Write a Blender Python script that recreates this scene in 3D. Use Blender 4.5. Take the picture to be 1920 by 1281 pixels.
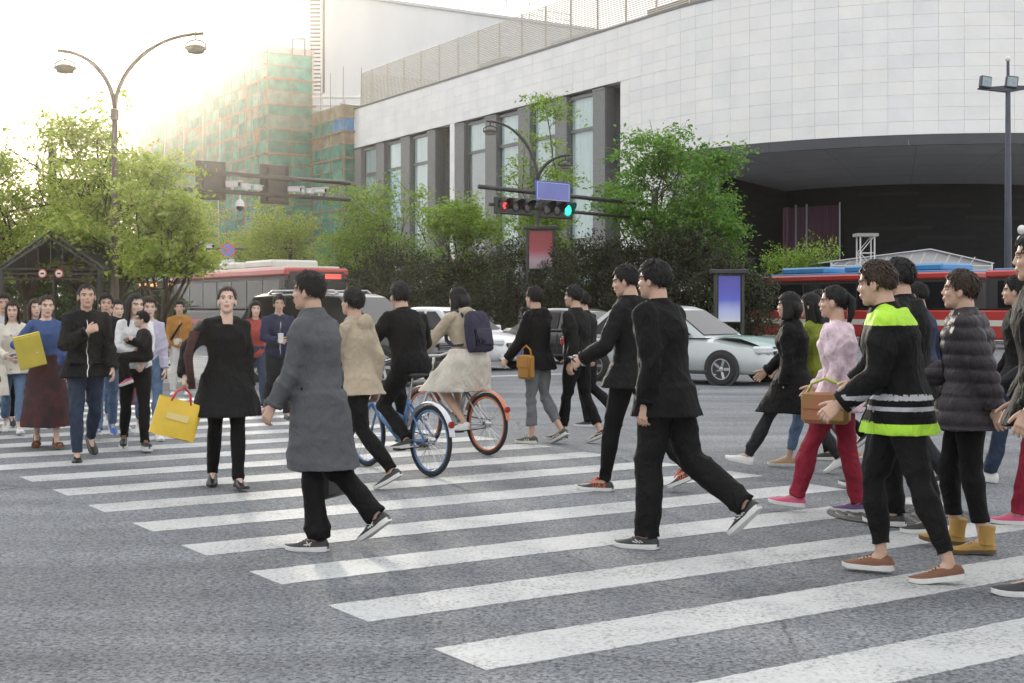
import bpy, math, random
import numpy as np
from mathutils import Vector, Matrix, Quaternion
from math import sin, cos, pi, radians, sqrt, atan2
random.seed(7); RNG = np.random.default_rng(7)
for o in list(bpy.data.objects): bpy.data.objects.remove(o, do_unlink=True)
scene = bpy.context.scene
COL = scene.collection

# ------------------------------------------------------------------ camera
F, CX, HY, CAMH = 2580.0, 960.0, 580.0, 1.47        # focal length and horizon of the photograph, eye height in metres
cam = bpy.data.objects.new('camera', bpy.data.cameras.new('camera'))
COL.objects.link(cam); scene.camera = cam
cam.data.sensor_width = 36.0; cam.data.lens = F / 1920 * 36.0
cam.data.shift_y = -(640.5 - HY) / 1920
cam.data.clip_start = 0.1; cam.data.clip_end = 2000
cam.location = (0, 0, CAMH); cam.rotation_euler = (radians(90), 0, 0)

# ------------------------------------------------------------------ sky, sun, exposure
SUN_AZ = atan2(270 - CX, F); SUN_EL = radians(10.2)
sun_dir = Vector((sin(SUN_AZ) * cos(SUN_EL), cos(SUN_AZ) * cos(SUN_EL), sin(SUN_EL)))
world = bpy.data.worlds.new('World'); scene.world = world; world.use_nodes = True
wn, wl = world.node_tree.nodes, world.node_tree.links
for n in list(wn): wn.remove(n)
sky = wn.new('ShaderNodeTexSky'); sky.sky_type = 'NISHITA'; sky.sun_disc = False
sky.sun_elevation = SUN_EL; sky.sun_rotation = SUN_AZ
sky.air_density = 1.0; sky.dust_density = 4.0; sky.ozone_density = 1.0
tc = wn.new('ShaderNodeTexCoord'); cn = wn.new('ShaderNodeTexNoise')
cn.inputs['Scale'].default_value = 1.6; cn.inputs['Detail'].default_value = 5
wl.new(tc.outputs['Generated'], cn.inputs['Vector'])
cr = wn.new('ShaderNodeValToRGB')
cr.color_ramp.elements[0].position = 0.3; cr.color_ramp.elements[0].color = (8.2, 8.35, 8.6, 1)
cr.color_ramp.elements[1].position = 0.7; cr.color_ramp.elements[1].color = (9.6, 9.6, 9.7, 1)
wl.new(cn.outputs['Fac'], cr.inputs['Fac'])
mx = wn.new('ShaderNodeMixRGB'); mx.inputs['Fac'].default_value = 0.9       # thin even cloud over the clear sky
wl.new(sky.outputs['Color'], mx.inputs['Color1']); wl.new(cr.outputs['Color'], mx.inputs['Color2'])
bg = wn.new('ShaderNodeBackground'); bg.inputs['Strength'].default_value = 0.1
wl.new(mx.outputs['Color'], bg.inputs['Color'])
wo = wn.new('ShaderNodeOutputWorld'); wl.new(bg.outputs['Background'], wo.inputs['Surface'])
sl = bpy.data.lights.new('sun', 'SUN'); sun = bpy.data.objects.new('sun', sl); COL.objects.link(sun)
sl.energy = 2.0; sl.angle = radians(5); sl.color = (1.0, 0.92, 0.80)
sun.rotation_euler = (-sun_dir).to_track_quat('-Z', 'Y').to_euler()
HAZE_DENSITY, HAZE_G = 0.00034, 0.90
scene.view_settings.view_transform = 'Standard'; scene.view_settings.look = 'None'
scene.view_settings.gamma = 1.0; scene.view_settings.use_curve_mapping = False
scene.view_settings.exposure = 0.95
scene.render.engine = 'CYCLES'
cy = scene.cycles
cy.max_bounces = 6; cy.diffuse_bounces = 3; cy.glossy_bounces = 3; cy.transmission_bounces = 4
cy.transparent_max_bounces = 12; cy.volume_bounces = 0; cy.use_denoising = True
cy.sample_clamp_indirect = 6.0; cy.caustics_reflective = False; cy.caustics_refractive = False

# ------------------------------------------------------------------ placing helpers (photo pixel + real distance -> point)
def P(px, py, Y): return Vector(((px - CX) / F * Y, Y, CAMH - (py - HY) / F * Y))
def G(px, py, z=0.0):
    Y = F * (CAMH - z) / (py - HY); return Vector(((px - CX) / F * Y, Y, z))
def Xat(px, Y): return (px - CX) / F * Y
def Zat(py, Y): return CAMH - (py - HY) / F * Y
E = Vector((-1705, 2580, 0)).normalized()      # along the crosswalk, away from us
S = Vector((2580, 1705, 0)).normalized()       # along the stripes
UP = Vector((0, 0, 1))

# ------------------------------------------------------------------ materials
MATS = {}
def _principled(name):
    m = bpy.data.materials.new(name); m.use_nodes = True
    return m, m.node_tree, m.node_tree.nodes['Principled BSDF']
def mat(name, col, rough=0.6, metal=0.0, var=0.12, vscale=3.0, bump=0.0, bscale=40.0, spec=0.5, emit=None, estr=0.0,
        trans=0.0, coat=0.0, streak=None, col2=None, sheen=0.0, alpha=1.0):
    """plain procedural surface: base colour broken up by noise, optional fine bump"""
    if name in MATS: return MATS[name]
    m, nt, b = _principled(name); N, L = nt.nodes, nt.links
    c = (*col, 1)
    b.inputs['Roughness'].default_value = rough; b.inputs['Metallic'].default_value = metal
    b.inputs['Specular IOR Level'].default_value = spec
    b.inputs['Coat Weight'].default_value = coat
    b.inputs['Sheen Weight'].default_value = sheen
    b.inputs['Alpha'].default_value = alpha
    if trans: b.inputs['Transmission Weight'].default_value = trans
    t = N.new('ShaderNodeTexCoord')
    if var > 0 or col2:
        n = N.new('ShaderNodeTexNoise'); n.inputs['Scale'].default_value = vscale; n.inputs['Detail'].default_value = 6; n.inputs['Roughness'].default_value = 0.6
        src = t.outputs['Object']
        if streak:
            mp = N.new('ShaderNodeMapping'); mp.inputs['Scale'].default_value = streak
            L.new(src, mp.inputs['Vector']); src = mp.outputs['Vector']
        L.new(src, n.inputs['Vector'])
        r = N.new('ShaderNodeValToRGB'); r.color_ramp.elements[0].position = 0.3; r.color_ramp.elements[1].position = 0.7
        d = col2 if col2 else tuple(min(1, x * (1 + var)) for x in col)
        r.color_ramp.elements[0].color = (*(tuple(x * (1 - var) for x in col)), 1); r.color_ramp.elements[1].color = (*d, 1)
        L.new(n.outputs['Fac'], r.inputs['Fac']); L.new(r.outputs['Color'], b.inputs['Base Color'])
    else: b.inputs['Base Color'].default_value = c
    if bump > 0:
        n2 = N.new('ShaderNodeTexNoise'); n2.inputs['Scale'].default_value = bscale; n2.inputs['Detail'].default_value = 4
        L.new(t.outputs['Object'], n2.inputs['Vector'])
        bp = N.new('ShaderNodeBump'); bp.inputs['Strength'].default_value = bump; bp.inputs['Distance'].default_value = 0.01
        L.new(n2.outputs['Fac'], bp.inputs['Height']); L.new(bp.outputs['Normal'], b.inputs['Normal'])
    if emit:
        b.inputs['Emission Color'].default_value = (*emit, 1); b.inputs['Emission Strength'].default_value = estr
    MATS[name] = m; return m

def leaf_mat(name, c1, c2, c3=None):
    m, nt, b = _principled(name); N, L = nt.nodes, nt.links
    g = N.new('ShaderNodeNewGeometry'); r = N.new('ShaderNodeValToRGB')
    r.color_ramp.elements[0].color = (*c1, 1); r.color_ramp.elements[1].color = (*c2, 1)
    if c3: e = r.color_ramp.elements.new(0.93); e.color = (*c3, 1)
    L.new(g.outputs['Random Per Island'], r.inputs['Fac']); L.new(r.outputs['Color'], b.inputs['Base Color'])
    b.inputs['Roughness'].default_value = 0.55
    tr = N.new('ShaderNodeBsdfTranslucent'); mixs = N.new('ShaderNodeMixShader'); mixs.inputs['Fac'].default_value = 0.42
    hs = N.new('ShaderNodeHueSaturation'); hs.inputs['Value'].default_value = 1.5; hs.inputs['Saturation'].default_value = 1.1
    L.new(r.outputs['Color'], hs.inputs['Color']); L.new(hs.outputs['Color'], tr.inputs['Color'])
    L.new(b.outputs['BSDF'], mixs.inputs[1]); L.new(tr.outputs['BSDF'], mixs.inputs[2])
    L.new(mixs.outputs['Shader'], N['Material Output'].inputs['Surface'])
    MATS[name] = m; return m

# ------------------------------------------------------------------ mesh building
class MB:
    """collects shapes and links them as ONE mesh object"""
    def __init__(s): s.v = []; s.f = []; s.m = []; s.cur = 0
    def use(s, i): s.cur = i; return s
    def add(s, vs, fs):
        k = len(s.v); s.v += [tuple(p) for p in vs]
        for f in fs: s.f.append(tuple(i + k for i in f)); s.m.append(s.cur)
        return s
    def quad(s, a, b, c, d): return s.add((a, b, c, d), ((0, 1, 2, 3),))
    def box(s, c, size, rot=None, bev=0.0):
        """box about centre c; rot a 3x3 Matrix or an angle about z; bev chamfers every edge"""
        R = Matrix.Rotation(rot, 3, 'Z') if isinstance(rot, (int, float)) else (rot or Matrix.Identity(3))
        c = Vector(c); h = [x / 2 for x in size]
        if bev <= 0:
            vs = [c + R @ Vector((x * h[0], y * h[1], z * h[2])) for z in (-1, 1) for y in (-1, 1) for x in (-1, 1)]
            return s.add(vs, ((0, 2, 3, 1), (4, 5, 7, 6), (0, 1, 5, 4), (2, 6, 7, 3), (0, 4, 6, 2), (1, 3, 7, 5)))
        b = min(bev, *(x * 0.49 for x in h)); vs = []; idx = {}
        for sx in (-1, 1):
            for sy in (-1, 1):
                for sz in (-1, 1):
                    for ax in range(3):
                        q = [sx * (h[0] - b), sy * (h[1] - b), sz * (h[2] - b)]; q[ax] = (sx, sy, sz)[ax] * h[ax]
                        idx[sx, sy, sz, ax] = len(vs); vs.append(c + R @ Vector(q))
        fs = []
        for ax in range(3):
            o = [i for i in range(3) if i != ax]
            for sg in (-1, 1):
                f = []
                for a_, b_ in ((-1, -1), (1, -1), (1, 1), (-1, 1)):
                    k = [0, 0, 0]; k[ax] = sg; k[o[0]] = a_; k[o[1]] = b_; f.append(idx[k[0], k[1], k[2], ax])
                if (sg > 0) == (ax == 1): f.reverse()
                fs.append(f)
        for ax in range(3):
            o = [i for i in range(3) if i != ax]
            for a_ in (-1, 1):
                for b_ in (-1, 1):
                    k0 = [0, 0, 0]; k0[o[0]] = a_; k0[o[1]] = b_; k1 = list(k0); k0[ax] = -1; k1[ax] = 1
                    fs.append((idx[(*k0, o[0])], idx[(*k1, o[0])], idx[(*k1, o[1])], idx[(*k0, o[1])]))
        for sx in (-1, 1):
            for sy in (-1, 1):
                for sz in (-1, 1): fs.append(tuple(idx[sx, sy, sz, a] for a in range(3)))
        return s.add(vs, fs)
    def bar(s, p, q, w, h=None, up=UP):
        """rectangular bar from p to q"""
        p, q = Vector(p), Vector(q); d = (q - p); L_ = d.length; d.normalize()
        u = Vector(up)
        if abs(d.dot(u)) > 0.98: u = Vector((1, 0, 0))
        x = d.cross(u).normalized(); z = x.cross(d)
        return s.box((p + q) / 2, (w, L_, h or w), Matrix((x, d, z)).transposed())
    def ring(s, c, u, v, n, ru, rv=None):
        rv = ru if rv is None else rv
        return [c + u * (ru * cos(2 * pi * i / n)) + v * (rv * sin(2 * pi * i / n)) for i in range(n)]
    def loft(s, rings, caps=True, closed=True):
        n = len(rings[0]); vs = [p for r in rings for p in r]; fs = []
        for k in range(len(rings) - 1):
            for i in range(n if closed else n - 1):
                j = (i + 1) % n; fs.append((k * n + i, k * n + j, (k + 1) * n + j, (k + 1) * n + i))
        if caps: fs.append(tuple(range(n - 1, -1, -1))); fs.append(tuple((len(rings) - 1) * n + i for i in range(n)))
        return s.add(vs, fs)
    def tube(s, pts, rad, n=8, caps=True, flat=1.0, up=None):
        """tube through pts; rad a number or one per point; parallel-transported frame; flat squashes the second axis"""
        pts = [Vector(p) for p in pts]; rad = rad if hasattr(rad, '__len__') else [rad] * len(pts)
        t = (pts[1] - pts[0]).normalized(); a = Vector(up) if up else Vector((0, 0, 1))
        if abs(t.dot(a)) > 0.95: a = Vector((1, 0, 0))
        u = (a - t * a.dot(t)).normalized(); rings = []
        for i, p in enumerate(pts):
            t = (pts[min(i + 1, len(pts) - 1)] - pts[max(i - 1, 0)])
            t = t.normalized() if t.length > 1e-9 else Vector((0, 0, 1))
            u = (u - t * u.dot(t)).normalized(); v = t.cross(u)
            rings.append(s.ring(p, u, v, n, rad[i], rad[i] * flat))
        return s.loft(rings, caps)
    def capsule(s, p, q, r1, r2, n=12, k=3, flat=1.0, up=None):
        """tapered limb segment with round ends"""
        p, q = Vector(p), Vector(q); d = (q - p).normalized(); pts = []; rad = []
        for i in range(k): a = pi / 2 * (1 - i / k); pts.append(p - d * (r1 * sin(a))); rad.append(max(r1 * cos(a), r1 * 0.06))
        pts += [p, q]; rad += [r1, r2]
        for i in range(1, k + 1): a = pi / 2 * i / k; pts.append(q + d * (r2 * sin(a))); rad.append(max(r2 * cos(a), r2 * 0.06))
        return s.tube(pts, rad, n, True, flat, up)
    def ell(s, c, r, n=16, m=10, rot=None):
        c = Vector(c); R = rot or Matrix.Identity(3); rings = []
        for j in range(m + 1):
            a = -pi / 2 + pi * j / m; cz = max(cos(a), 0.03)
            rings.append([c + R @ Vector((r[0] * cz * cos(2 * pi * i / n), r[1] * cz * sin(2 * pi * i / n), r[2] * sin(a))) for i in range(n)])
        return s.loft(rings)
    def lathe(s, prof, c, axis=UP, n=24, caps=True):
        """prof: list of (radius, height along axis)"""
        c, ax = Vector(c), Vector(axis).normalized(); a = Vector((1, 0, 0)) if abs(ax.x) < 0.9 else Vector((0, 1, 0))
        u = (a - ax * a.dot(ax)).normalized(); v = ax.cross(u)
        return s.loft([s.ring(c + ax * h, u, v, n, max(r, 1e-4)) for r, h in prof], caps)
    def prism(s, poly, a, b, frame):
        """polygon poly [(u,v)] extruded from a to b along frame's third axis; frame(u,v,w)->point"""
        n = len(poly); vs = [frame(u, v, a) for u, v in poly] + [frame(u, v, b) for u, v in poly]
        fs = [(i, (i + 1) % n, n + (i + 1) % n, n + i) for i in range(n)] + [tuple(range(n - 1, -1, -1)), tuple(range(n, 2 * n))]
        return s.add(vs, fs)
    def mesh(s, name, mats, smooth=False):
        me = bpy.data.meshes.new(name); me.from_pydata(s.v, [], s.f)
        for m in (mats if isinstance(mats, (list, tuple)) else [mats]): me.materials.append(m)
        if any(s.m): me.polygons.foreach_set('material_index', s.m)
        if smooth:
            me.polygons.foreach_set('use_smooth', [True] * len(me.polygons))
            if not isinstance(smooth, bool): me.set_sharp_from_angle(angle=radians(smooth))
        me.update(); return me
    def build(s, name, mats, parent=None, smooth=False):
        return put(name, s.mesh(name, mats, smooth), parent)

def put(name, me, parent=None, loc=None):
    o = bpy.data.objects.new(name, me); COL.objects.link(o)
    if parent is not None: o.parent = parent
    if loc is not None: o.location = loc
    return o
def tag(o, label=None, cat=None, group=None, kind=None):
    if label: o['label'] = label
    if cat: o['category'] = cat
    if group: o['group'] = group
    if kind: o['kind'] = kind
    return o
def thing(name, label, cat, loc=(0, 0, 0), rz=0.0, group=None):
    o = bpy.data.objects.new(name, None); COL.objects.link(o); o.location = loc; o.rotation_euler = (0, 0, rz)
    o.empty_display_size = 0.2
    return tag(o, label, cat, group)
def copy_tree(o, parent=None):
    c = o.copy(); COL.objects.link(c); c.parent = parent
    for ch in list(o.children): copy_tree(ch, c)
    return c
def heading(v): return atan2(v[1], v[0]) - pi / 2       # rotation that turns local +Y to v
# ================================================================== ground
def asphalt_mat():
    m, nt, b = _principled('asphalt'); N, L = nt.nodes, nt.links
    t = N.new('ShaderNodeTexCoord')
    def noise(sc, det=3, rg=0.6):
        n = N.new('ShaderNodeTexNoise'); n.inputs['Scale'].default_value = sc; n.inputs['Detail'].default_value = det; n.inputs['Roughness'].default_value = rg
        L.new(t.outputs['Object'], n.inputs['Vector']); return n
    def ramp(src, *els):
        r = N.new('ShaderNodeValToRGB'); e = r.color_ramp.elements
        e[0].position, e[0].color = els[0][0], (*els[0][1], 1); e[1].position, e[1].color = els[-1][0], (*els[-1][1], 1)
        for p, c in els[1:-1]: k = e.new(p); k.color = (*c, 1)
        L.new(src, r.inputs['Fac']); return r
    big = ramp(noise(0.35, 5).outputs['Fac'], (0.3, (0.158, 0.168, 0.181)), (0.5, (0.200, 0.211, 0.225)), (0.72, (0.240, 0.250, 0.262)))
    v = N.new('ShaderNodeTexVoronoi'); v.inputs['Scale'].default_value = 64
    L.new(t.outputs['Object'], v.inputs['Vector'])
    stone = ramp(v.outputs['Color'], (0.12, (0.52, 0.52, 0.53)), (0.42, (0.96, 0.96, 0.96)), (0.6, (1.03, 1.03, 1.03)), (0.92, (1.38, 1.37, 1.34)))
    mul = N.new('ShaderNodeMixRGB'); mul.blend_type = 'MULTIPLY'; mul.inputs['Fac'].default_value = 0.95
    L.new(big.outputs['Color'], mul.inputs['Color1']); L.new(stone.outputs['Color'], mul.inputs['Color2'])
    pit = ramp(noise(40, 6, 0.75).outputs['Fac'], (0.37, (0.26, 0.26, 0.27)), (0.48, (1, 1, 1)))
    mul2 = N.new('ShaderNodeMixRGB'); mul2.blend_type = 'MULTIPLY'; mul2.inputs['Fac'].default_value = 0.9
    L.new(mul.outputs['Color'], mul2.inputs['Color1']); L.new(pit.outputs['Color'], mul2.inputs['Color2'])
    # oil stains and tyre-darkened lanes
    st = ramp(noise(0.9, 6, 0.65).outputs['Fac'], (0.30, (0.78, 0.77, 0.76)), (0.45, (1, 1, 1)))
    mul3 = N.new('ShaderNodeMixRGB'); mul3.blend_type = 'MULTIPLY'; mul3.inputs['Fac'].default_value = 1
    L.new(mul2.outputs['Color'], mul3.inputs['Color1']); L.new(st.outputs['Color'], mul3.inputs['Color2'])
    # fine cracks in a few stretches, and faint seams between paving runs
    vc = N.new('ShaderNodeTexVoronoi'); vc.feature = 'DISTANCE_TO_EDGE'; vc.inputs['Scale'].default_value = 0.75
    wv = N.new('ShaderNodeMixRGB'); wv.inputs['Fac'].default_value = 0.12; nw = noise(2.2, 4)
    L.new(t.outputs['Object'], wv.inputs['Color1']); L.new(nw.outputs['Color'], wv.inputs['Color2']); L.new(wv.outputs['Color'], vc.inputs['Vector'])
    ck = ramp(vc.outputs['Distance'], (0.0, (0.25, 0.25, 0.26)), (0.012, (1, 1, 1)))
    mk = ramp(noise(0.22, 3).outputs['Fac'], (0.52, (0, 0, 0)), (0.60, (1, 1, 1)))
    mul4 = N.new('ShaderNodeMixRGB'); mul4.blend_type = 'MULTIPLY'; L.new(mk.outputs['Color'], mul4.inputs['Fac'])
    L.new(mul3.outputs['Color'], mul4.inputs['Color1']); L.new(ck.outputs['Color'], mul4.inputs['Color2'])
    wave = N.new('ShaderNodeMapping'); wave.inputs['Rotation'].default_value = (0, 0, -atan2(S.y, S.x)); wave.inputs['Scale'].default_value = (0.12, 1.1, 1)
    L.new(t.outputs['Object'], wave.inputs['Vector']); nt2 = N.new('ShaderNodeTexNoise'); nt2.inputs['Scale'].default_value = 1.0; nt2.inputs['Detail'].default_value = 4
    L.new(wave.outputs['Vector'], nt2.inputs['Vector']); ty = ramp(nt2.outputs['Fac'], (0.36, (0.72, 0.72, 0.73)), (0.64, (1.08, 1.08, 1.08)))
    mul5 = N.new('ShaderNodeMixRGB'); mul5.blend_type = 'MULTIPLY'; mul5.inputs['Fac'].default_value = 1
    L.new(mul4.outputs['Color'], mul5.inputs['Color1']); L.new(ty.outputs['Color'], mul5.inputs['Color2'])
    L.new(mul5.outputs['Color'], b.inputs['Base Color'])
    b.inputs['Roughness'].default_value = 0.8; b.inputs['Specular IOR Level'].default_value = 0.22
    bp = N.new('ShaderNodeBump'); bp.inputs['Strength'].default_value = 0.9; bp.inputs['Distance'].default_value = 0.006
    mh = N.new('ShaderNodeMixRGB'); mh.inputs['Fac'].default_value = 0.5
    L.new(v.outputs['Distance'], mh.inputs['Color1']); L.new(pit.outputs['Color'], mh.inputs['Color2'])
    L.new(mh.outputs['Color'], bp.inputs['Height']); L.new(bp.outputs['Normal'], b.inputs['Normal'])
    return m
def paint_mat():
    """worn road paint: chipped to asphalt in specks and scuffs"""
    m, nt, b = _principled('road_paint'); N, L = nt.nodes, nt.links
    t = N.new('ShaderNodeTexCoord')
    def noise(sc, det, rg):
        n = N.new('ShaderNodeTexNoise'); n.inputs['Scale'].default_value = sc; n.inputs['Detail'].default_value = det; n.inputs['Roughness'].default_value = rg
        L.new(t.outputs['Object'], n.inputs['Vector']); return n
    n1 = noise(42, 6, 0.75); n2 = noise(1.6, 7, 0.68)
    add = N.new('ShaderNodeMath'); add.operation = 'MULTIPLY_ADD'; add.inputs[1].default_value = 0.5
    L.new(n2.outputs['Fac'], add.inputs[0]); L.new(n1.outputs['Fac'], add.inputs[2])
    r = N.new('ShaderNodeValToRGB'); e = r.color_ramp.elements
    e[0].position = 0.62; e[0].color = (0.17, 0.174, 0.182, 1); e[1].position = 0.72; e[1].color = (0.40, 0.41, 0.405, 1)
    k = e.new(.9); k.color = (0.48, 0.49, 0.485, 1)
    L.new(add.outputs[0], r.inputs['Fac']); L.new(r.outputs['Color'], b.inputs['Base Color'])
    b.inputs['Roughness'].default_value = 0.6
    bp = N.new('ShaderNodeBump'); bp.inputs['Strength'].default_value = 0.5; bp.inputs['Distance'].default_value = 0.004
    L.new(n1.outputs['Fac'], bp.inputs['Height']); L.new(bp.outputs['Normal'], b.inputs['Normal'])
    return m
M_asph, M_paint = asphalt_mat(), paint_mat()
road = MB().quad((-450, -60, 0), (450, -60, 0), (450, 900, 0), (-450, 900, 0)).build('road', M_asph)
tag(road, kind='structure')
# crosswalk: stripes of 0.45 m every 1.05 m along E, from the left edge line to the right edge line
p820 = G(820, 1216); p33 = G(33, 895)
s_left = (p820.dot(S) + p33.dot(S)) / 2; s_right = s_left + 5.45
per = (p33 - p820).dot(E) / 7
e0 = p820.dot(E)
def stripe(e_start, w, sl_, sr_):
    b = MB(); n = 150; rng = random.Random(int(e_start * 1000)); L1, L2 = [], []
    for i in range(n + 1):
        s_ = sl_ + (sr_ - sl_) * i / n
        L1.append(S * s_ + E * (e_start + rng.uniform(-.006, .005)) + UP * .004)
        L2.append(S * s_ + E * (e_start + w + rng.uniform(-.007, .007)) + UP * .004)
    vs = L1 + L2; b.add(vs, [(i, i + 1, n + 2 + i, n + 1 + i) for i in range(n)])
    lo = lambda q: [Vector((p.x, p.y, .0005)) for p in q]
    b.loft([lo(L1), L1], caps=False, closed=False); b.loft([L2, lo(L2)], caps=False, closed=False); b.quad(L1[0], L2[0], lo(L2)[0], lo(L1)[0]); b.quad(L1[-1], lo(L1)[-1], lo(L2)[-1], L2[-1])
    return b.build('crosswalk_stripe', M_paint, road)
SW = 0.43
for k in range(-4, 17):
    e_ = e0 + k * per
    if e_ + SW > 23.2: break
    stripe(e_ - SW, SW, s_left + random.uniform(-.03, .03), s_right + random.uniform(-.05, .05))
# manhole cover
mh = G(1690, 966)
M_iron = mat('cast_iron', (0.075, 0.073, 0.072), 0.62, 0.3, 0.25, 9, 0.4, 60)
o = thing('manhole_cover', 'round dark cast iron manhole cover set in the crosswalk by the pink trousers', 'manhole cover', mh)
MB().lathe([(0.0, .0045), (0.52, .0045), (0.52, .010), (0.47, .010), (0.47, .006), (0.0, .006)], (0, 0, 0), n=48).build('frame', M_iron, o, 40)
b = MB()
for r in (0.10, 0.19, 0.28, 0.37, 0.44): b.lathe([(r - .02, .006), (r - .014, .014), (r + .014, .014), (r + .02, .006)], (0, 0, 0), n=40, caps=False)
for i in range(12):
    a = i * pi / 6; b.bar((.1 * cos(a), .1 * sin(a), .009), (.44 * cos(a), .44 * sin(a), .009), .03, .008)
b.build('rib_pattern', M_iron, o)
# stop line and lane lines of the side street
for s_ in (15.5, 18.8, 22.2, 25.6, 29.0):
    for k in range(4):
        b = MB(); e1 = 27 + k * 10
        b.add([S * s_ + E * e1 + UP * .004, S * (s_ + .15) + E * e1 + UP * .004, S * (s_ + .15) + E * (e1 + 4) + UP * .004, S * s_ + E * (e1 + 4) + UP * .004], [(0, 1, 2, 3)])
        b.build('lane_line', M_paint, road)
b = MB(); b.add([S * a_ + E * c_ + UP * .004 for a_, c_ in ((13.2, 25.2), (32, 25.2), (32, 25.6), (13.2, 25.6))], [(0, 1, 2, 3)]); b.build('stop_line', M_paint, road)
# pavements with kerbs
M_pave = mat('paving', (0.24, 0.235, 0.225), 0.75, 0, 0.15, 2.0, 0.2, 30)
M_kerb = mat('kerb_stone', (0.27, 0.265, 0.255), 0.7, 0, 0.15, 4.0, 0.2, 30)
def slab(name, poly, h=.13):
    n = len(poly); vs = [Vector((*p.xy, -.02)) for p in poly] + [Vector((*p.xy, h)) for p in poly]
    o = MB().add(vs, [tuple(range(n, 2 * n))] + [(i, (i + 1) % n, n + (i + 1) % n, n + i) for i in range(n)]).build(name, M_pave); tag(o, kind='structure')
    for i in range(n):
        a, c = poly[i], poly[(i + 1) % n]; L_ = (c - a).length
        if L_ > 70 or a.length > 140: continue
        d = (c - a).normalized(); k = max(1, int(L_ / 2.0))
        for j in range(k):
            p, q = a + d * (L_ * j / k + .01), a + d * (L_ * (j + 1) / k - .01)
            MB().bar(Vector((*p.xy, h / 2 + .006)), Vector((*q.xy, h / 2 + .006)), .16, h + .012).build('kerb_stone', M_kerb, o)
    return o
def SE(s_, e_): return S * s_ + E * e_
slab('pavement', [SE(-60, 23.8), SE(7.4, 23.8), SE(8.8, 24.3), SE(9.5, 25.6), SE(9.7, 60), SE(9.9, 140), SE(-60, 140)])
slab('median', [SE(34.6, 36), SE(36.8, 34.6), SE(39.0, 36), SE(39.4, 90), SE(39.4, 139), SE(34.2, 139), SE(34.2, 90)])
slab('pavement_by_building', [SE(48.6, 20), SE(48.8, 60), SE(48.8, 139), SE(48.8, 170), SE(120, 170), SE(120, 20)])
# ================================================================== white building with the rounded corner
FD = Vector((-0.5004, 0.8658, 0)); FN = Vector((-0.8658, -0.5004, 0))     # along the facade (away), and out of it
FA0 = Vector((9.41, 83.7, 0))                                              # where the straight facade turns into the curve
def fac(t, out=0.0, z=0.0): return FA0 + FD * t + FN * out + UP * z
def fac_t(px):
    k = (px - CX) / F; Y = (FA0.x + 0.578 * FA0.y) / (k + 0.578); return (Y - FA0.y) / FD.y
ZTOP, ZWH, ZMU, ZTR, ZSOF = 19.55, 16.05, 13.5, 6.15, 10.66
FEND = fac_t(640)
CR = 20.1; CC = FA0 - FN * CR                                              # centre of the rounded corner
def curve(a, out=0.0, z=0.0):
    """a: metres round the curve from FA0 towards the right"""
    th = atan2(FN.y, FN.x) + a / CR
    return CC + Vector((cos(th), sin(th), 0)) * (CR + out) + UP * z
M_panel = mat('white_panel', (0.72, 0.715, 0.705), 0.55, 0, 0.05, 0.5, 0.05, 12)
M_panel2 = mat('white_panel_grey', (0.69, 0.69, 0.685), 0.55, 0, 0.06, 0.5, 0.05, 12)
M_panel3 = mat('white_panel_cream', (0.73, 0.72, 0.70), 0.55, 0, 0.05, 0.5, 0.05, 12)
M_joint = mat('panel_joint', (0.72, 0.72, 0.715), 0.8, 0, 0.1)
M_brick = mat('grey_brick', (0.15, 0.15, 0.153), 0.85, 0, 0.35, 9.0, 0.5, 20, streak=(1, 1, 5), col2=(0.30, 0.30, 0.30))
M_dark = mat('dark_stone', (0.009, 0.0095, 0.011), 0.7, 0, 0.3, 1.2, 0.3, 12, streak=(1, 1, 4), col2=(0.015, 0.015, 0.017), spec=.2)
M_soffit = mat('soffit_metal', (0.30, 0.312, 0.345), 0.45, 0.1, 0.1, 0.4, 0.1, 6)
M_fascia = mat('fascia_metal', (0.05, 0.053, 0.062), 0.4, 0.3, 0.1, 0.4, 0.1, 6)
M_mull = mat('mullion_grey', (0.15, 0.155, 0.16), 0.5, 0.3, 0.08)
M_blind = mat('window_blind', (0.62, 0.66, 0.65), 0.7, 0, 0.16, 1.2, streak=(5, 5, 0.15))
def glass_mat(name, tint=(0.9, 0.95, 0.95), refl=1.0):
    m, nt, b = _principled(name); N, L = nt.nodes, nt.links
    fr = N.new('ShaderNodeLayerWeight'); pw = N.new('ShaderNodeMath'); pw.operation = 'POWER'; pw.inputs[1].default_value = 4.0; ma = N.new('ShaderNodeMath'); ma.operation = 'MULTIPLY_ADD'; ma.inputs[1].default_value = .9; ma.inputs[2].default_value = .05 * refl
    L.new(fr.outputs['Facing'], pw.inputs[0]); L.new(pw.outputs[0], ma.inputs[0])
    tr = N.new('ShaderNodeBsdfTransparent'); tr.inputs['Color'].default_value = (*tint, 1)
    gl = N.new('ShaderNodeBsdfGlossy'); gl.inputs['Roughness'].default_value = 0.03
    mx_ = N.new('ShaderNodeMixShader'); L.new(ma.outputs[0], mx_.inputs['Fac'])
    L.new(tr.outputs['BSDF'], mx_.inputs[1]); L.new(gl.outputs['BSDF'], mx_.inputs[2]); L.new(mx_.outputs['Shader'], N['Material Output'].inputs['Surface'])
    MATS[name] = m; return m
M_glass = glass_mat('window_glass')
M_postr = mat('window_poster_mauve', (0.34, 0.30, 0.31), 0.5, 0, 0.15, 0.6)
M_postb = mat('window_poster_blue', (0.19, 0.40, 0.58), 0.5, 0, 0.25, 0.7)
wb = thing('shopping_building', 'large white panelled building with a rounded overhanging corner and tall window bays', 'building', FA0)
WL = Matrix.Translation(-FA0)
def wput(b, name, mats, parent=wb, smooth=False):
    b.v = [tuple(Vector(p) - FA0) for p in b.v]; return b.build(name, mats, parent, smooth)
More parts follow.
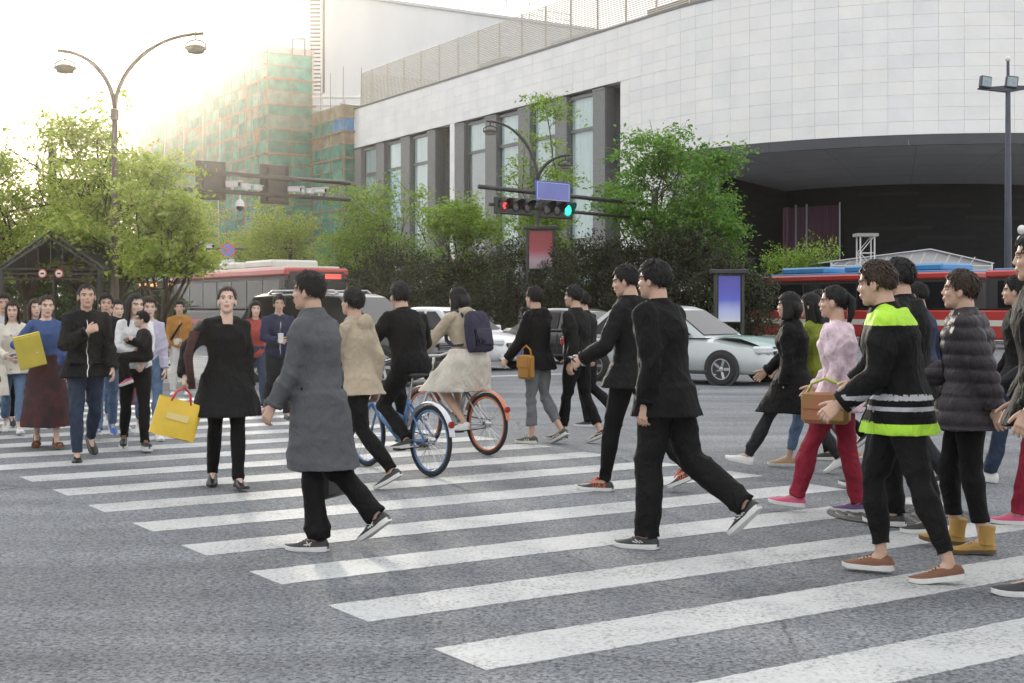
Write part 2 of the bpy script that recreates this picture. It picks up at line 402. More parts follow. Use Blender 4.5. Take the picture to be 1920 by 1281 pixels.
def sheet(b, f, u0, u1, v0, v1, th):
    """slab on the facade: f(u,out,z)"""
    vs = [f(u, o_, v) for o_ in (-th, 0) for v in (v0, v1) for u in (u0, u1)]
    return b.add(vs, ((0, 1, 3, 2), (4, 6, 7, 5), (0, 4, 5, 1), (2, 3, 7, 6), (0, 2, 6, 4), (1, 5, 7, 3)))
# core behind the panels (straight part over the windows, curve over the soffit) and the return inside
T0 = fac_t(1163); T1 = fac_t(843); T2 = fac_t(852)
b = MB(); TH = 0.6
sheet(b, lambda u, o_, z: fac(u, o_ - .02, z), 0, FEND, ZWH, ZTOP - .02, TH)                    # band over the windows
sheet(b, lambda u, o_, z: fac(u, o_ - .02, z), 0, T0, 0, ZWH - .001, 4.0)                       # white wall right of the bays
sheet(b, lambda u, o_, z: fac(u, o_ - .02, z), T2, T1, 0, ZWH - .001, 4.0)                      # strip between the bays
sheet(b, lambda u, o_, z: fac(u, o_, z), 0, FEND, .1, ZTOP - .4, .0) if 0 else None
wput(b, 'wall_core', M_joint)
b = MB()
for k in range(44):
    a0_, a1_ = k * 1.0, k * 1.0 + 1.0
    sheet(b, lambda u, o_, z: curve(u, o_ - .025, z), a0_, a1_, ZSOF + .25, ZTOP - .02, TH)
wput(b, 'curved_wall_core', M_joint)
b = MB(); b.add([fac(0, -.3, ZTOP - .1), fac(FEND, -.3, ZTOP - .1), fac(FEND, -40, ZTOP - .1), curve(44, -.3, ZTOP - .1) + Vector((0, 60, 0)), ] + [curve(a_, -.3, ZTOP - .1) for a_ in range(44, 0, -2)], [tuple(range(26))])
wput(b, 'roof', M_mull)
# panels
PW, PH = 1.32, 0.7425; rows = int(round((ZTOP - ZSOF - .25) / PH))
PH = (ZTOP - ZSOF - .25) / rows; g = 0.008; npan = 0
rest = MB(); rp = random.Random(3)
def panel(f, u0, u1, z0, z1, single):
    global npan
    o_ = rp.uniform(-.004, .004); mm = rp.choice([0, 0, 0, 1, 1, 2])
    b = MB() if single else rest
    b.use(0 if single else mm)
    sheet(b, lambda u, q, z: f(u, q + o_, z), u0 + g, u1 - g, z0 + g, z1 - g, .03)
    if single: wput(b, 'panel', [M_panel, M_panel2, M_panel3][mm]); npan += 1
na = 16
for r in range(rows):
    z0 = ZSOF + .25 + r * PH
    for k in range(na + 4):
        panel(curve, k * PW, (k + 1) * PW, z0, z0 + PH, k < na and npan < 210)
nt_ = int(FEND / PW); pwt = FEND / nt_
for r in range(rows):
    z0 = ZTOP - (r + 1) * PH; z1 = z0 + PH
    for k in range(nt_):
        u0, u1 = k * pwt, (k + 1) * pwt
        if z1 > ZWH + .2:
            panel(fac, u0, u1, max(z0, ZWH), z1, npan < 298 and k < 22)
        elif u1 <= T0 + .01: panel(fac, u0, u1, z0, z1, npan < 298)
for zz in np.arange(0, ZSOF, PH):
    for k in range(int(T0 / pwt)): panel(fac, k * pwt, (k + 1) * pwt, zz, zz + PH, False)
for zz in np.arange(.0, ZWH - PH, PH): panel(fac, T2 + .02, T1 - .02, zz, zz + PH, False)
# part of a bay between T0 and the last whole panel
kx = int(T0 / pwt)
for zz in np.arange(0, ZWH - .3, PH): panel(fac, kx * pwt, T0, zz, min(zz + PH, ZWH), False)
tag(wput(rest, 'far_panels', [M_panel, M_panel2, M_panel3]), kind='stuff')
# coping and roof screen of thin slats
b = MB(); sheet(b, lambda u, o_, z: fac(u, o_ + .05, z), 0, FEND, ZTOP, ZTOP + .14, .5); wput(b, 'coping', M_mull)
b = MB()
for k in range(44): sheet(b, lambda u, o_, z: curve(u, o_ + .05, z), k, k + 1, ZTOP, ZTOP + .14, .5)
wput(b, 'coping', M_mull)
M_slat = mat('louvre_cream', (0.52, 0.48, 0.41), 0.5, 0.1, 0.06)
TS0, TS1 = -1.5, fac_t(668)
for k in range(23):
    z = ZTOP + .22 + k * .135
    b = MB(); sheet(b, lambda u, o_, zz: fac(u, o_ - .45, zz), TS0, TS1, z, z + .055, .06); wput(b, 'louvre_slat', M_slat)
    b = MB(); sheet(b, lambda u, o_, zz: fac(TS1 + o_, -.45 - u, zz), 0, 9, z, z + .055, .06); wput(b, 'louvre_slat', M_slat)
t = TS0
while t < TS1:
    b = MB(); sheet(b, lambda u, o_, zz: fac(u, o_ - .53, zz), t, t + .1, ZTOP, ZTOP + 3.35, .1); wput(b, 'louvre_post', M_slat); t += 3.3
M_plant = mat('plant_metal', (0.42, 0.41, 0.38), 0.5, 0.2, 0.15, 1.5); M_plantd = mat('plant_brown', (0.30, 0.25, 0.20), 0.6, 0.1, 0.15, 1.5)
for tt, w, h, d_, oo in ((4, 5, 2.3, 3, -5), (11, 6, 1.6, 3, -4), (19, 5, 2.8, 3, -6.5), (27, 4, 2.0, 3, -4), (36, 3, 1.4, 2, -3.5), (8, 9, 2.9, 2, -9)):
    pu = MB(); sheet(pu, lambda u, o_, z: fac(u, o_ + oo, z), tt, tt + w, ZTOP, ZTOP + h, d_)
    po = wput(pu, 'rooftop_unit', M_plant if tt % 2 else M_plantd)
    pf = MB()
    for q in range(3): sheet(pf, lambda u, o_, z: fac(u, o_ + oo + .03, z), tt + .3 + q * w / 3, tt - .2 + (q + 1) * w / 3, ZTOP + .4, ZTOP + h - .3, .05)
    wput(pf, 'vent_grille', M_mull, wb)
# ---- window bays
def bay(t_right, t_left, pxs):
    """pxs: list of ('w' or 'p', px_right, px_left) read at the window head"""
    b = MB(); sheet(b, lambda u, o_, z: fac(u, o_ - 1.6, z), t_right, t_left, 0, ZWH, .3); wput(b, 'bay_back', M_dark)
    for kind, pr, pl in pxs:
        u0, u1 = fac_t(pr), fac_t(pl)
        if kind == 'p':
            pb = MB(); sheet(pb, lambda u, o_, z: fac(u, o_ + .02, z), u0, u1, 0, ZWH - .25, 1.55 if u1 - u0 < 2.6 else 3.6)
            p_ = wput(pb, 'brick_pier', M_brick)
            cb = MB(); sheet(cb, lambda u, o_, z: fac(u, o_ + .06, z), u0 - .04, u1 + .04, ZWH - .25, ZWH - .12, 1.6); wput(cb, 'pier_cap', M_mull, p_)
            eb = MB(); sheet(eb, lambda u, o_, z: fac(u, o_ + .05, z), u0 - .10, u0 - .002, 0, ZWH - .26, .9); wput(eb, 'edge_trim', M_mull, p_)
        else:
            wn_ = MB()
            for z0, z1 in ((ZWH - .42, ZWH - .2), (ZMU - .11, ZMU + .11), (ZTR - .11, ZTR + .11), (3.0, 3.2)):
                sheet(wn_, lambda u, o_, z: fac(u, o_ - .24, z), u0, u1, z0, z1, .15)
            for uu in (u0, u1 - .12): sheet(wn_, lambda u, o_, z: fac(u, o_ - .245, z), uu, uu + .12, 0, ZWH - .42, .13)
            w_ = wput(wn_, 'window', M_mull)
            poster = {(907, 872): 'm', (750, 722): 'b', (662, 640): 'b'}.get((pr, pl))
            for q, (z0, z1) in enumerate(((ZMU + .11, ZWH - .42), (ZTR + .11, ZMU - .11), (3.2, ZTR - .11))):
                gb = MB(); sheet(gb, lambda u, o_, z: fac(u, o_ - .30, z), u0 + .12, u1 - .12, z0, z1, .03); wput(gb, 'pane', M_glass, w_)
                cb = MB(); n = 40; m_ = M_blind
                if poster == 'm' and q >= 1: m_ = M_postr
                elif poster == 'b' and q == 1: m_ = M_postb
                if m_ is not M_blind: sheet(cb, lambda u, o_, z: fac(u, o_ - .38, z), u0 + .14, u1 - .14, z0, z1, .03); wput(cb, 'window_poster', m_, w_)
                else:
                    r1 = []
                    for z in (z0 - .05, z1 + .1): r1.append([fac(u0 + (u1 - u0) * i / n, -.46 + .05 * sin(i * 2.2) + .02 * sin(i * 5.1 + u0), z) for i in range(n + 1)])
                    cb.loft(r1, caps=False, closed=False); wput(cb, 'blind', m_, w_, True)
bay(T0, T2, [('p', 1134, 1112), ('w', 1112, 1062), ('p', 1062, 1041), ('w', 1041, 993), ('p', 993, 972), ('w', 972, 930), ('p', 930, 910), ('w', 907, 872), ('p', 870, 853)])
bay(T1, FEND, [('p', 816, 802), ('w', 802, 768), ('p', 768, 752), ('w', 750, 722), ('p', 720, 706), ('w', 705, 678), ('p', 677, 663), ('w', 662, 640)])
u0 = fac_t(663); b = MB(); sheet(b, lambda u, o_, z: fac(u, o_ + .04, z), u0, fac_t(653), 16.5, 18.9, .05)
vg = wput(b, 'vent_grille', M_mull)
for k in range(14):
    b = MB(); sheet(b, lambda u, o_, z: fac(u, o_ + .08, z), u0 + .1, fac_t(653) - .1, 16.65 + k * .155, 16.72 + k * .155, .05); wput(b, 'grille_slat', M_plantd, vg)
# ---- far end wall
b = MB(); b.quad(fac(FEND, -.06, 0), fac(FEND, -.06, ZTOP), fac(FEND, -30, ZTOP), fac(FEND, -30, 0)); wput(b, 'end_wall', M_panel)
# ---- dark fascia, soffit and the wall set back under the rounded corner
for k in range(17):
    a0_, a1_ = k * 2.6 + .003, (k + 1) * 2.6 - .003
    b = MB()
    for j in range(2):
        c0, c1 = a0_ + (a1_ - a0_) * j / 2, a0_ + (a1_ - a0_) * (j + 1) / 2
        sheet(b, lambda u, o_, z: curve(u, o_ - .02, z), c0, c1, ZSOF - .32, ZSOF + .24, .25)
    wput(b, 'fascia_panel', M_fascia)
inner = []; outer = []
for k in range(0, 45):
    outer.append(curve(k, -.2, ZSOF - .3)); inner.append(curve(k, -9.5, ZSOF - 1.6))
b = MB(); b.loft([outer, inner], caps=False, closed=False)
wput(b, 'soffit', M_soffit)
b = MB()
for r in range(1, 4):
    f_ = r / 4
    for k in range(0, 44): b.quad(*[outer[j].lerp(inner[j], ff) + UP * -.006 for j, ff in ((k, f_), (k + 1, f_), (k + 1, f_ + .006), (k, f_ + .006))])
for k in range(1, 44, 5):
    for f_ in (0.0,):
        b.quad(outer[k] - UP * .012, outer[k].lerp(outer[k + 1], .04) - UP * .012, inner[k].lerp(inner[k + 1], .04) - UP * .012, inner[k] - UP * .012)
wput(b, 'soffit_joint', M_mull)
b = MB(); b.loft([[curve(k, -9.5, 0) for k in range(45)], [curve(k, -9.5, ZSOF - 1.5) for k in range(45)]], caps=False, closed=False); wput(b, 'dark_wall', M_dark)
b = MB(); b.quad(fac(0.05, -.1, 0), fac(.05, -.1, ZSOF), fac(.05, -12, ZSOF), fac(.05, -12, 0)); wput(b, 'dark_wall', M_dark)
for (px0, px1, py) in ((1608, 1725, 363), (1718, 1822, 385), (1608, 1748, 428), (1808, 1910, 408), (1718, 1830, 445), (1880, 1990, 370)):
    Yw = 84; b = MB(); q0, q1 = [], []
    a_ = [k for k in np.linspace(5, 40, 200) if px0 <= CX + F * curve(k, -9.5).x / curve(k, -9.5).y <= px1]
    if not a_: continue
    z = Zat(py, curve((a_[0] + a_[-1]) / 2, -9.4).y)
    for j in range(6):
        c0, c1 = a_[0] + (a_[-1] - a_[0]) * j / 6, a_[0] + (a_[-1] - a_[0]) * (j + 1) / 6
        sheet(b, lambda u, o_, zz: curve(u, o_ - 9.42, zz), c0, c1, z - .1, z + .1, .04)
    wput(b, 'wall_slot', M_joint if 0 else mat('slot_black', (0.008, 0.008, 0.009), 0.8, 0, 0))
# curtained window in the dark wall
M_curt = mat('plum_curtain', (0.085, 0.036, 0.060), 0.8, 0, 0.3, 2.0, streak=(6, 6, .2))
M_pink = mat('pink_frame', (0.22, 0.13, 0.17), 0.5, 0, 0.1)
ak = [k for k in np.linspace(0, 40, 400) if 1426 <= CX + F * curve(k, -9.4).x / curve(k, -9.4).y <= 1578]
if ak:
    aa, ab = ak[0], ak[-1]; zt = Zat(383, curve((aa + ab) / 2, -9.4).y)
    fr = MB()
    for u in (aa, aa + .55): sheet(fr, lambda q, o_, z: curve(q, o_ - 9.2, z), u, u + .22, 0, zt - .1, .2)
    w_ = wput(fr, 'curtained_window', M_pink)
    cb = MB(); n = 110; cb.loft([[curve(aa + .9 + (ab - aa - 1.0) * i / n, -9.32 + .06 * sin(i * 1.3) + .03 * sin(i * .41), z) for i in range(n + 1)] for z in (0, zt - .15)], caps=False, closed=False)
    wput(cb, 'curtain', M_curt, w_, True)
    for u in (aa + 2.1, aa + 3.7, ab - .1):
        fb = MB(); sheet(fb, lambda q, o_, z: curve(q, o_ - 9.15, z), u, u + .14, 0, zt, .1); wput(fb, 'mullion', M_soffit, w_)
# ================================================================== tall blank building behind
tb0 = Vector((-22, 160, 0)); tb = thing('tall_building', 'tall pale blank-walled tower block rising behind the white building', 'building', tb0)
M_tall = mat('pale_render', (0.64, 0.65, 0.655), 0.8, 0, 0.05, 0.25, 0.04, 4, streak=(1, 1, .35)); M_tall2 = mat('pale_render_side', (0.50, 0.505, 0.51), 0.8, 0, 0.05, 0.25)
H_T = 38.2
b = MB(); a_, b_, c_, d_ = Vector((0, 0, 0)), S * 42, S * 42 + E * 13.7, E * 13.7
b.loft([[a_, b_, c_, d_], [p + UP * H_T for p in (a_, b_, c_, d_)]]); b.build('wall', M_tall, tb)
b = MB(); b.loft([[p + UP * H_T for p in (a_ - S * .2 - E * .2, b_ - E * .2, c_, d_ - S * .2)], [p + UP * (H_T + .35) for p in (a_ - S * .2 - E * .2, b_ - E * .2, c_, d_ - S * .2)]]); b.build('parapet', M_tall2, tb)
M_steel = mat('grey_steel', (0.16, 0.165, 0.17), 0.45, 0.6, 0.1)
for k in range(9):
    p = S * (1 + k * 3.5) + UP * (H_T + .3)
    b = MB(); b.tube([p, p + UP * 3], .05, 6)
    if k in (4, 5, 6, 7, 8): 
        b.tube([p + UP * 1.9, p + UP * 3.2 - E * 2 + S * 2.2], .05, 6); b.box(p + UP * 3.25 - E * 2.1 + S * 2.5, (.9, .6, .3), heading(S), .05)
    b.build('roof_floodlight', M_steel, tb)
for z in (.9, 1.7): MB().tube([S * 1 + UP * (H_T + z), S * 36 + UP * (H_T + z)], .03, 5).build('roof_rail', M_steel, tb)
# louvred shaft at its corner
ls0 = P(578, 160, 156); ls1 = P(604, 160, 156)
ls = thing('louvre_shaft', 'tall narrow white louvred shaft standing against the blank tower', 'shaft', (ls0.x, ls0.y, 0))
M_wht = mat('white_paint', (0.62, 0.62, 0.60), 0.5, 0, 0.05)
w = ls1.x - ls0.x
b = MB(); b.box((w / 2, .5, 35.3), (w, .7, 18.6), None); b.build('shaft_back', mat('shaft_dark', (.12, .11, .10), .8), ls)
MB().box((w / 2, .4, 13), (w - .2, .6, 26)).build('shaft_base', M_tall2, ls)
for x in (.08, w - .08): MB().box((x, .05, 35.32), (.2, .3, 18.66)).build('post', M_wht, ls)
z = 26.1
while z < 44.3:
    MB().box((w / 2, .02, z), (w - .36, .18, .26)).build('louvre_slat', M_wht, ls); z += .46
MB().box((w + .2, .1, 35), (.16, .3, 18)).build('shaft_pipe', mat('pipe_dark', (.08, .075, .07), .6), ls)
# ================================================================== building under bamboo scaffold and green netting
SC = P(502, 580, 128); SC.z = 0
sc = thing('scaffolded_building', 'building wrapped in green netting on bamboo scaffolding', 'building', SC)
Lft = FD.normalized(); Rgt = S.copy()
b_len, c_len, d_len = 6.4, 0, 0
M_conc = mat('scaffold_concrete', (0.42, 0.41, 0.39), 0.85, 0, 0.15, 0.4)
SZ = 25.4
def scp(a, o_, z): return Lft * a + Vector((Lft.y, -Lft.x, 0)) * o_ * -1 + UP * z
# plan corners relative to the corner pole
A1 = Lft * 45; B1 = Rgt * 4.6 + Lft * .2; C1 = B1 - Lft * 7.6; D1 = C1 + Rgt * 1.6
ins = Rgt * 1.2 + Lft * .6
b = MB(); pl = [A1 + Rgt * 1.3, ins, B1 + Lft * 1.2 - Rgt * .3, B1 + Lft * 8 - Rgt * .3, A1 + Rgt * 12]
b.loft([pl, [p + UP * (SZ - .8) for p in pl]]); b.build('wall', M_conc, sc)
pl2 = [B1 + Rgt * 1.0 + Lft * .9, C1 + Rgt * 1.0 + Lft * .8, C1 + Rgt * 20 + Lft * .8, B1 + Rgt * 20 + Lft * .9]
b = MB(); b.loft([pl2, [p + UP * (19.2) for p in pl2]]); b.build('wall', M_conc, sc)
b = MB(); b.loft([[Lft * 8 + Rgt * 2 + q + UP * 0 for q in (Vector((0, 0, 0)), Lft * 7, Lft * 7 + Rgt * 6, Rgt * 6)], [Lft * 8 + Rgt * 2 + q + UP * 27.7 for q in (Vector((0, 0, 0)), Lft * 7, Lft * 7 + Rgt * 6, Rgt * 6)]]); b.build('roof_hut', mat('hut_pink', (.45, .40, .36), .8), sc)
M_bam = mat('bamboo', (0.27, 0.215, 0.15), 0.6, 0, 0.25, 3.0); M_bamw = mat('bamboo_pale', (0.52, 0.48, 0.40), 0.6, 0, 0.15, 3)
def net_mat(name, c, fac_=0.35):
    m, nt, b = _principled(name); N, L = nt.nodes, nt.links
    t = N.new('ShaderNodeTexCoord'); n = N.new('ShaderNodeTexNoise'); n.inputs['Scale'].default_value = 1.1; n.inputs['Detail'].default_value = 5
    L.new(t.outputs['Object'], n.inputs['Vector']); r = N.new('ShaderNodeValToRGB')
    r.color_ramp.elements[0].position = .3; r.color_ramp.elements[1].position = .7
    r.color_ramp.elements[0].color = (*[x * .7 for x in c], 1); r.color_ramp.elements[1].color = (*[min(1, x * 1.25) for x in c], 1)
    L.new(n.outputs['Fac'], r.inputs['Fac']); L.new(r.outputs['Color'], b.inputs['Base Color']); b.inputs['Roughness'].default_value = .7
    tr = N.new('ShaderNodeBsdfTranslucent'); L.new(r.outputs['Color'], tr.inputs['Color'])
    mx_ = N.new('ShaderNodeMixShader'); mx_.inputs['Fac'].default_value = fac_
    L.new(b.outputs['BSDF'], mx_.inputs[1]); L.new(tr.outputs['BSDF'], mx_.inputs[2]); L.new(mx_.outputs['Shader'], N['Material Output'].inputs['Surface'])
    MATS[name] = m; return m
M_net = [net_mat('net_green', (0.11, 0.35, 0.28)), net_mat('net_green_dark', (0.085, 0.27, 0.22)), net_mat('net_green_light', (0.17, 0.43, 0.35))]
M_matw = net_mat('bamboo_mat', (0.32, 0.27, 0.19), .2); M_tarp = net_mat('blue_tarp', (0.11, 0.30, 0.55), .2); M_greymat = net_mat('net_grey', (.21, .30, .25), .3)
rs = random.Random(11); LIFT = 1.165
def jit(p, a=.06): return p + Vector((rs.uniform(-a, a), rs.uniform(-a, a), rs.uniform(-a, a)))
def net_face(p0, d, length, out, ztop, bay_w, matsel, kmax=999):
    """netting cells, ledgers and uprights on one face; p0 corner, d along, out outward"""
    nb = max(1, int(round(length / bay_w))); bw = length / nb; nr = int(ztop / LIFT)
    for i in range(nb):
        for r in range(nr):
            z1 = ztop - r * LIFT; z0 = z1 - LIFT
            if z0 < 3.5: break
            mm = matsel(i, r)
            if mm is None: continue
            n = 3; vs = []; bl = rs.uniform(-.10, .12)
            for v in range(n + 1):
                for u in range(n + 1):
                    x, y = u / n, v / n
                    vs.append(p0 + d * ((i + x) * bw) + out * (bl * sin(pi * x) * sin(pi * y) + rs.uniform(-.03, .03) * (0 < u < n)) + UP * (z0 + (z1 - z0) * y + .02))
            MB().add(vs, [(v * (n + 1) + u, v * (n + 1) + u + 1, (v + 1) * (n + 1) + u + 1, (v + 1) * (n + 1) + u) for v in range(n) for u in range(n)]).build('net_panel', mm, sc)
    for i in range(nb + 1):
        p = p0 + d * (i * bw) + out * .14
        ext = rs.uniform(-.2, 1.8) if rs.random() < .8 else 3.4
        MB().tube([jit(p + UP * 0), jit(p + UP * (ztop * .5)), jit(p + UP * (ztop + ext), .12)], [.05, .045, .03], 6).build('bamboo_pole', M_bam, sc)
    for r in range(nr + 1):
        z = ztop - r * LIFT
        if z < 3.5: break
        k = max(2, nb // 2); q = [jit(p0 + d * (length * j / k) + out * .2 + UP * z, .05) for j in range(k + 1)]
        q[0] = q[0] - d * .5; q[-1] = q[-1] + d * .3
        MB().tube(q, .04, 6).build('bamboo_ledger', M_bam, sc)
        if r % 2 == 0 and r > 0:
            MB().tube([p + UP * -.1 for p in q], [rs.uniform(.05, .09) for _ in q], 6).build('bamboo_ledger', M_bam, sc)
outA = Vector((-Lft.y, Lft.x, 0)); outA = outA if outA.dot(Vector((0, -1, 0))) > 0 or outA.x < 0 else -outA
outA = FN.copy(); outB = -Lft
def selA(i, r):
    if rs.random() < .10: return M_greymat
    if r in (4, 6) and rs.random() < .35: return M_matw if rs.random() < .1 else M_greymat
    return rs.choice(M_net)
net_face(Vector((0, 0, 0)), Lft, 45, outA, SZ, 2.05, selA)
def selB(i, r): return (M_greymat if r in (3, 5) else rs.choice(M_net[:2]) if r > 1 else M_net[0])
net_face(Vector((0, 0, 0)), B1.normalized(), B1.length, outB, SZ, 2.3, selB)
def selC(i, r):
    if r in (0, 2): return M_matw
    if r == 1: return M_tarp if i > 1 else M_net[1]
    return M_greymat if r == 6 else rs.choice(M_net)
net_face(B1, -Lft, 7.6, outA, 19.9, 2.5, selC)
net_face(C1, Rgt, 1.6, outB, 19.9, 1.6, lambda i, r: M_matw if r in (0, 2) else M_tarp if r == 1 else M_net[1])
# long raking props in front of the net
for i, t_ in enumerate((3.5, 11.5, 17, 24, 31)):
    top = Lft * (t_ + 1.5) + outA * .3 + UP * (SZ - 1.5 - (i % 2) * 3.0); bot = Lft * (t_ - 5.0) + outA * 2.6 + UP * 3
    MB().tube([top, (top + bot) / 2 + outA * .1, bot], [.05, .07, .08], 6).build('raking_prop', M_bamw if i != 0 else M_bam, sc)
    MB().tube([Lft * (t_ - 4.5) + outA * .4 + UP * (SZ - 4 - i % 2 * 2), Lft * (t_ + 1.2) + outA * 1.6 + UP * 6], [.04, .06], 6).build('raking_prop', M_bam, sc)
# rooftop frame and pipe bits at the junction with the white building
b = MB(); q = P(548, 580, 131) - SC; q.z = 0
for dx in (0, 1.2): b.tube([q + Vector((dx, 0, 25)), q + Vector((dx, 0, 27.2))], .06, 6)
b.tube([q + UP * 27.2, q + Vector((1.2, 0, 27.2))], .06, 6); b.build('roof_frame', M_steel, sc)
M_jwall = mat('junction_wall', (.36, .36, .35), .8, 0, .1)
jb = thing('link_block', 'narrow grey service block between the netted building and the white building', 'building', (P(640, 580, 135).x, 135, 0))
MB().box((-1.0, 3, 10.5), (5.0, 5, 21)).build('wall', M_jwall, jb)
for x, z, w_, h_ in ((-2.3, 19, .7, 3.2), (-.6, 18.6, 1.1, 4.0), (-2.3, 14.6, .8, 3.0)): MB().box((x, .48, z), (w_, .12, h_)).build('window', mat('link_glass', (.16, .20, .25), .2), jb)
for z in (21.5, 22.3): MB().tube([(-3.4, .2, z), (2, .2, z)], .14, 8).build('pipe', M_wht, jb)
# ================================================================== trees and shrubs
M_bark = mat('bark', (0.075, 0.058, 0.042), 0.9, 0, 0.3, 6, 0.6, 30)
L_spring = leaf_mat('leaf_spring', (0.085, 0.18, 0.022), (0.21, 0.34, 0.045), (0.28, 0.38, 0.07))
L_gold = leaf_mat('leaf_gold', (0.12, 0.20, 0.022), (0.28, 0.37, 0.05), (0.36, 0.41, 0.09))
L_green = leaf_mat('leaf_green', (0.045, 0.135, 0.024), (0.125, 0.27, 0.045), (0.20, 0.33, 0.065))
L_red = leaf_mat('leaf_dark_red', (0.020, 0.014, 0.013), (0.052, 0.032, 0.026), (0.05, 0.07, 0.025))
L_dark = leaf_mat('leaf_dark_green', (0.022, 0.045, 0.014), (0.06, 0.10, 0.03))
def leaves_mesh(name, centers, size, rng, m, droop=0.25, spread=None, flat=0.45):
    """one folded leaf (two triangles off a midrib) per centre"""
    n = len(centers); az = rng.uniform(0, 2 * pi, n); el = rng.normal(-droop, flat, n)
    d = np.stack([np.cos(az) * np.cos(el), np.sin(az) * np.cos(el), np.sin(el)], 1)
    r = rng.normal(size=(n, 3)) * .55 + np.array([0, 0, 1.0]); side = np.cross(d, r); side /= np.linalg.norm(side, axis=1, keepdims=True) + 1e-9
    nor = np.cross(side, d)
    sz = (size * rng.uniform(.6, 1.25, n))[:, None]
    a = centers - d * sz * .5; c = centers + d * sz * .5; w = sz * .27
    b = centers - side * w + nor * w * .35 - d * sz * .06; e = centers + side * w + nor * w * .35 - d * sz * .06
    v = np.stack([a, b, c, e], 1).reshape(-1, 3)
    me = bpy.data.meshes.new(name); me.vertices.add(n * 4); me.vertices.foreach_set('co', v.astype(np.float32).ravel())
    idx = np.arange(n)[:, None] * 4 + np.array([0, 1, 2, 0, 2, 3])[None]
    me.loops.add(n * 6); me.loops.foreach_set('vertex_index', idx.ravel().astype(np.int32))
    me.polygons.add(n * 2); me.polygons.foreach_set('loop_start', np.arange(0, n * 6, 3).astype(np.int32))
    me.materials.append(m); me.update(calc_edges=True); me.validate(); return me
def tree(label, base, height, radius, seed, m, trunk_h=None, n_limb=9, n_leaf=9000, leaf=.15, stems=1, lean=(0, 0), group='trees along the street', gap=.22, rz=None, name='street_tree', cat='tree', low=.3, spray=.11, cut=0.0):
    rng = np.random.default_rng(seed); rr = random.Random(seed)
    o = thing(name, label, cat, base, 0, group); th = trunk_h or height * .3
    wood = MB(); tips = []; cz = height * (.5 + low / 2); rzr = height * (1 - low) / 2 * 1.02 if rz is None else rz
    lumps = [(Vector((rr.gauss(0, 1), rr.gauss(0, 1), rr.gauss(0, .8))).normalized(), rr.uniform(.25, .55)) for _ in range(7)]
    def inside(p):
        q = Vector((p.x / radius, p.y / radius, (p.z - cz) / rzr)); L_ = q.length
        if L_ < 1e-6: return True
        qn = q / L_; k = .62
        for dv, am in lumps: k += am * max(0, qn.dot(dv)) ** 3
        return L_ < min(k, 1.12)
    def branch(p, d, L_, r, depth):
        pts = [p]; n = 4; q = p.copy(); dd = d.copy()
        for i in range(n):
            dd = (dd + Vector((rr.gauss(0, .16), rr.gauss(0, .16), rr.gauss(0.05, .10)))).normalized()
            q = q + dd * (L_ / n); pts.append(q.copy())
            if depth >= 1 and not inside(q): break
        k = len(pts); wood.tube(pts, [r * (1 - .6 * i / (k - 1)) for i in range(k)], 6 if depth < 2 else 4)
        if depth >= 3 or r < .006: tips.append(pts[-1]); tips.append(pts[len(pts) // 2]); return
        for j in range(rr.choice((3, 4)) if depth > 0 else n_limb):
            i = rr.randint(1 if depth else max(1, k - 3), k - 1); a = pts[i]
            nd = (dd * .55 + Vector((rr.gauss(0, .75), rr.gauss(0, .75), rr.gauss(.12, .4)))).normalized()
            if inside(a + nd * L_ * .3) or depth == 0: branch(a, nd, L_ * rr.uniform(.5, .78), r * .52, depth + 1)
        tips.append(pts[-1])
    for s_ in range(stems):
        a = rr.uniform(0, 6.28); off = Vector((cos(a), sin(a), 0)) * (.12 * (stems > 1))
        d0 = Vector((lean[0] + cos(a) * .28 * (stems > 1), lean[1] + sin(a) * .28 * (stems > 1), 1)).normalized()
        r0 = height * .016 / (1 if stems == 1 else 1.4); top = off + d0 * th
        wood.tube([off - UP * .05, off + d0 * th * .5, top], [r0 * 1.35, r0, r0 * .85], 8)
        for j in range(max(3, n_limb // stems)):
            b_ = rr.uniform(0, 6.28); tilt = rr.uniform(.25, 1.0)
            nd = Vector((cos(b_) * tilt, sin(b_) * tilt, 1)).normalized()
            branch(off + d0 * th * rr.uniform(.72, 1), nd, (height - th) * rr.uniform(.5, .75), r0 * .55, 1)
    T = np.array([tuple(t) for t in tips])
    zz = np.percentile(T[:, 2], 99.5); kz = (height - th * .9 - radius * .06) / max(zz - th * .9, .1); kr = radius * .97 / max(np.percentile(np.hypot(T[:, 0], T[:, 1]), 96), .1)
    W = np.array(wood.v)
    for A in (W, T):
        up_ = np.clip((A[:, 2] - th * .5) / (th * .5 + 1e-6), 0, 1); A[:, 2] = np.where(A[:, 2] > th * .9, th * .9 + (A[:, 2] - th * .9) * kz, A[:, 2])
        A[:, 0] *= 1 + (kr - 1) * up_; A[:, 1] *= 1 + (kr - 1) * up_
    wood.v = [tuple(p) for p in W]
    wood.build('trunk', M_bark, o, True)
    if len(T) < 40: T = np.concatenate([T] * 3)
    if gap > 0:        # leave holes in the crown where sky and branches show
        fq = 2.4 / radius; ph_ = rng.uniform(0, 6.28, 6)
        nz = np.sin(T[:, 0] * fq * 1.7 + ph_[0] + np.sin(T[:, 2] * fq * 2 + ph_[1])) + np.sin(T[:, 1] * fq * 1.9 + ph_[2] + np.sin(T[:, 0] * fq * 2.3 + ph_[3])) + np.sin(T[:, 2] * fq * 2.6 + ph_[4] + np.sin(T[:, 1] * fq * 2 + ph_[5]))
        T = T[nz > np.quantile(nz, gap)]
    # sprays: a few leaf-bearing twigs per tip, flat and layered
    ns = max(1, int(n_leaf / len(T) / 9)); C = []
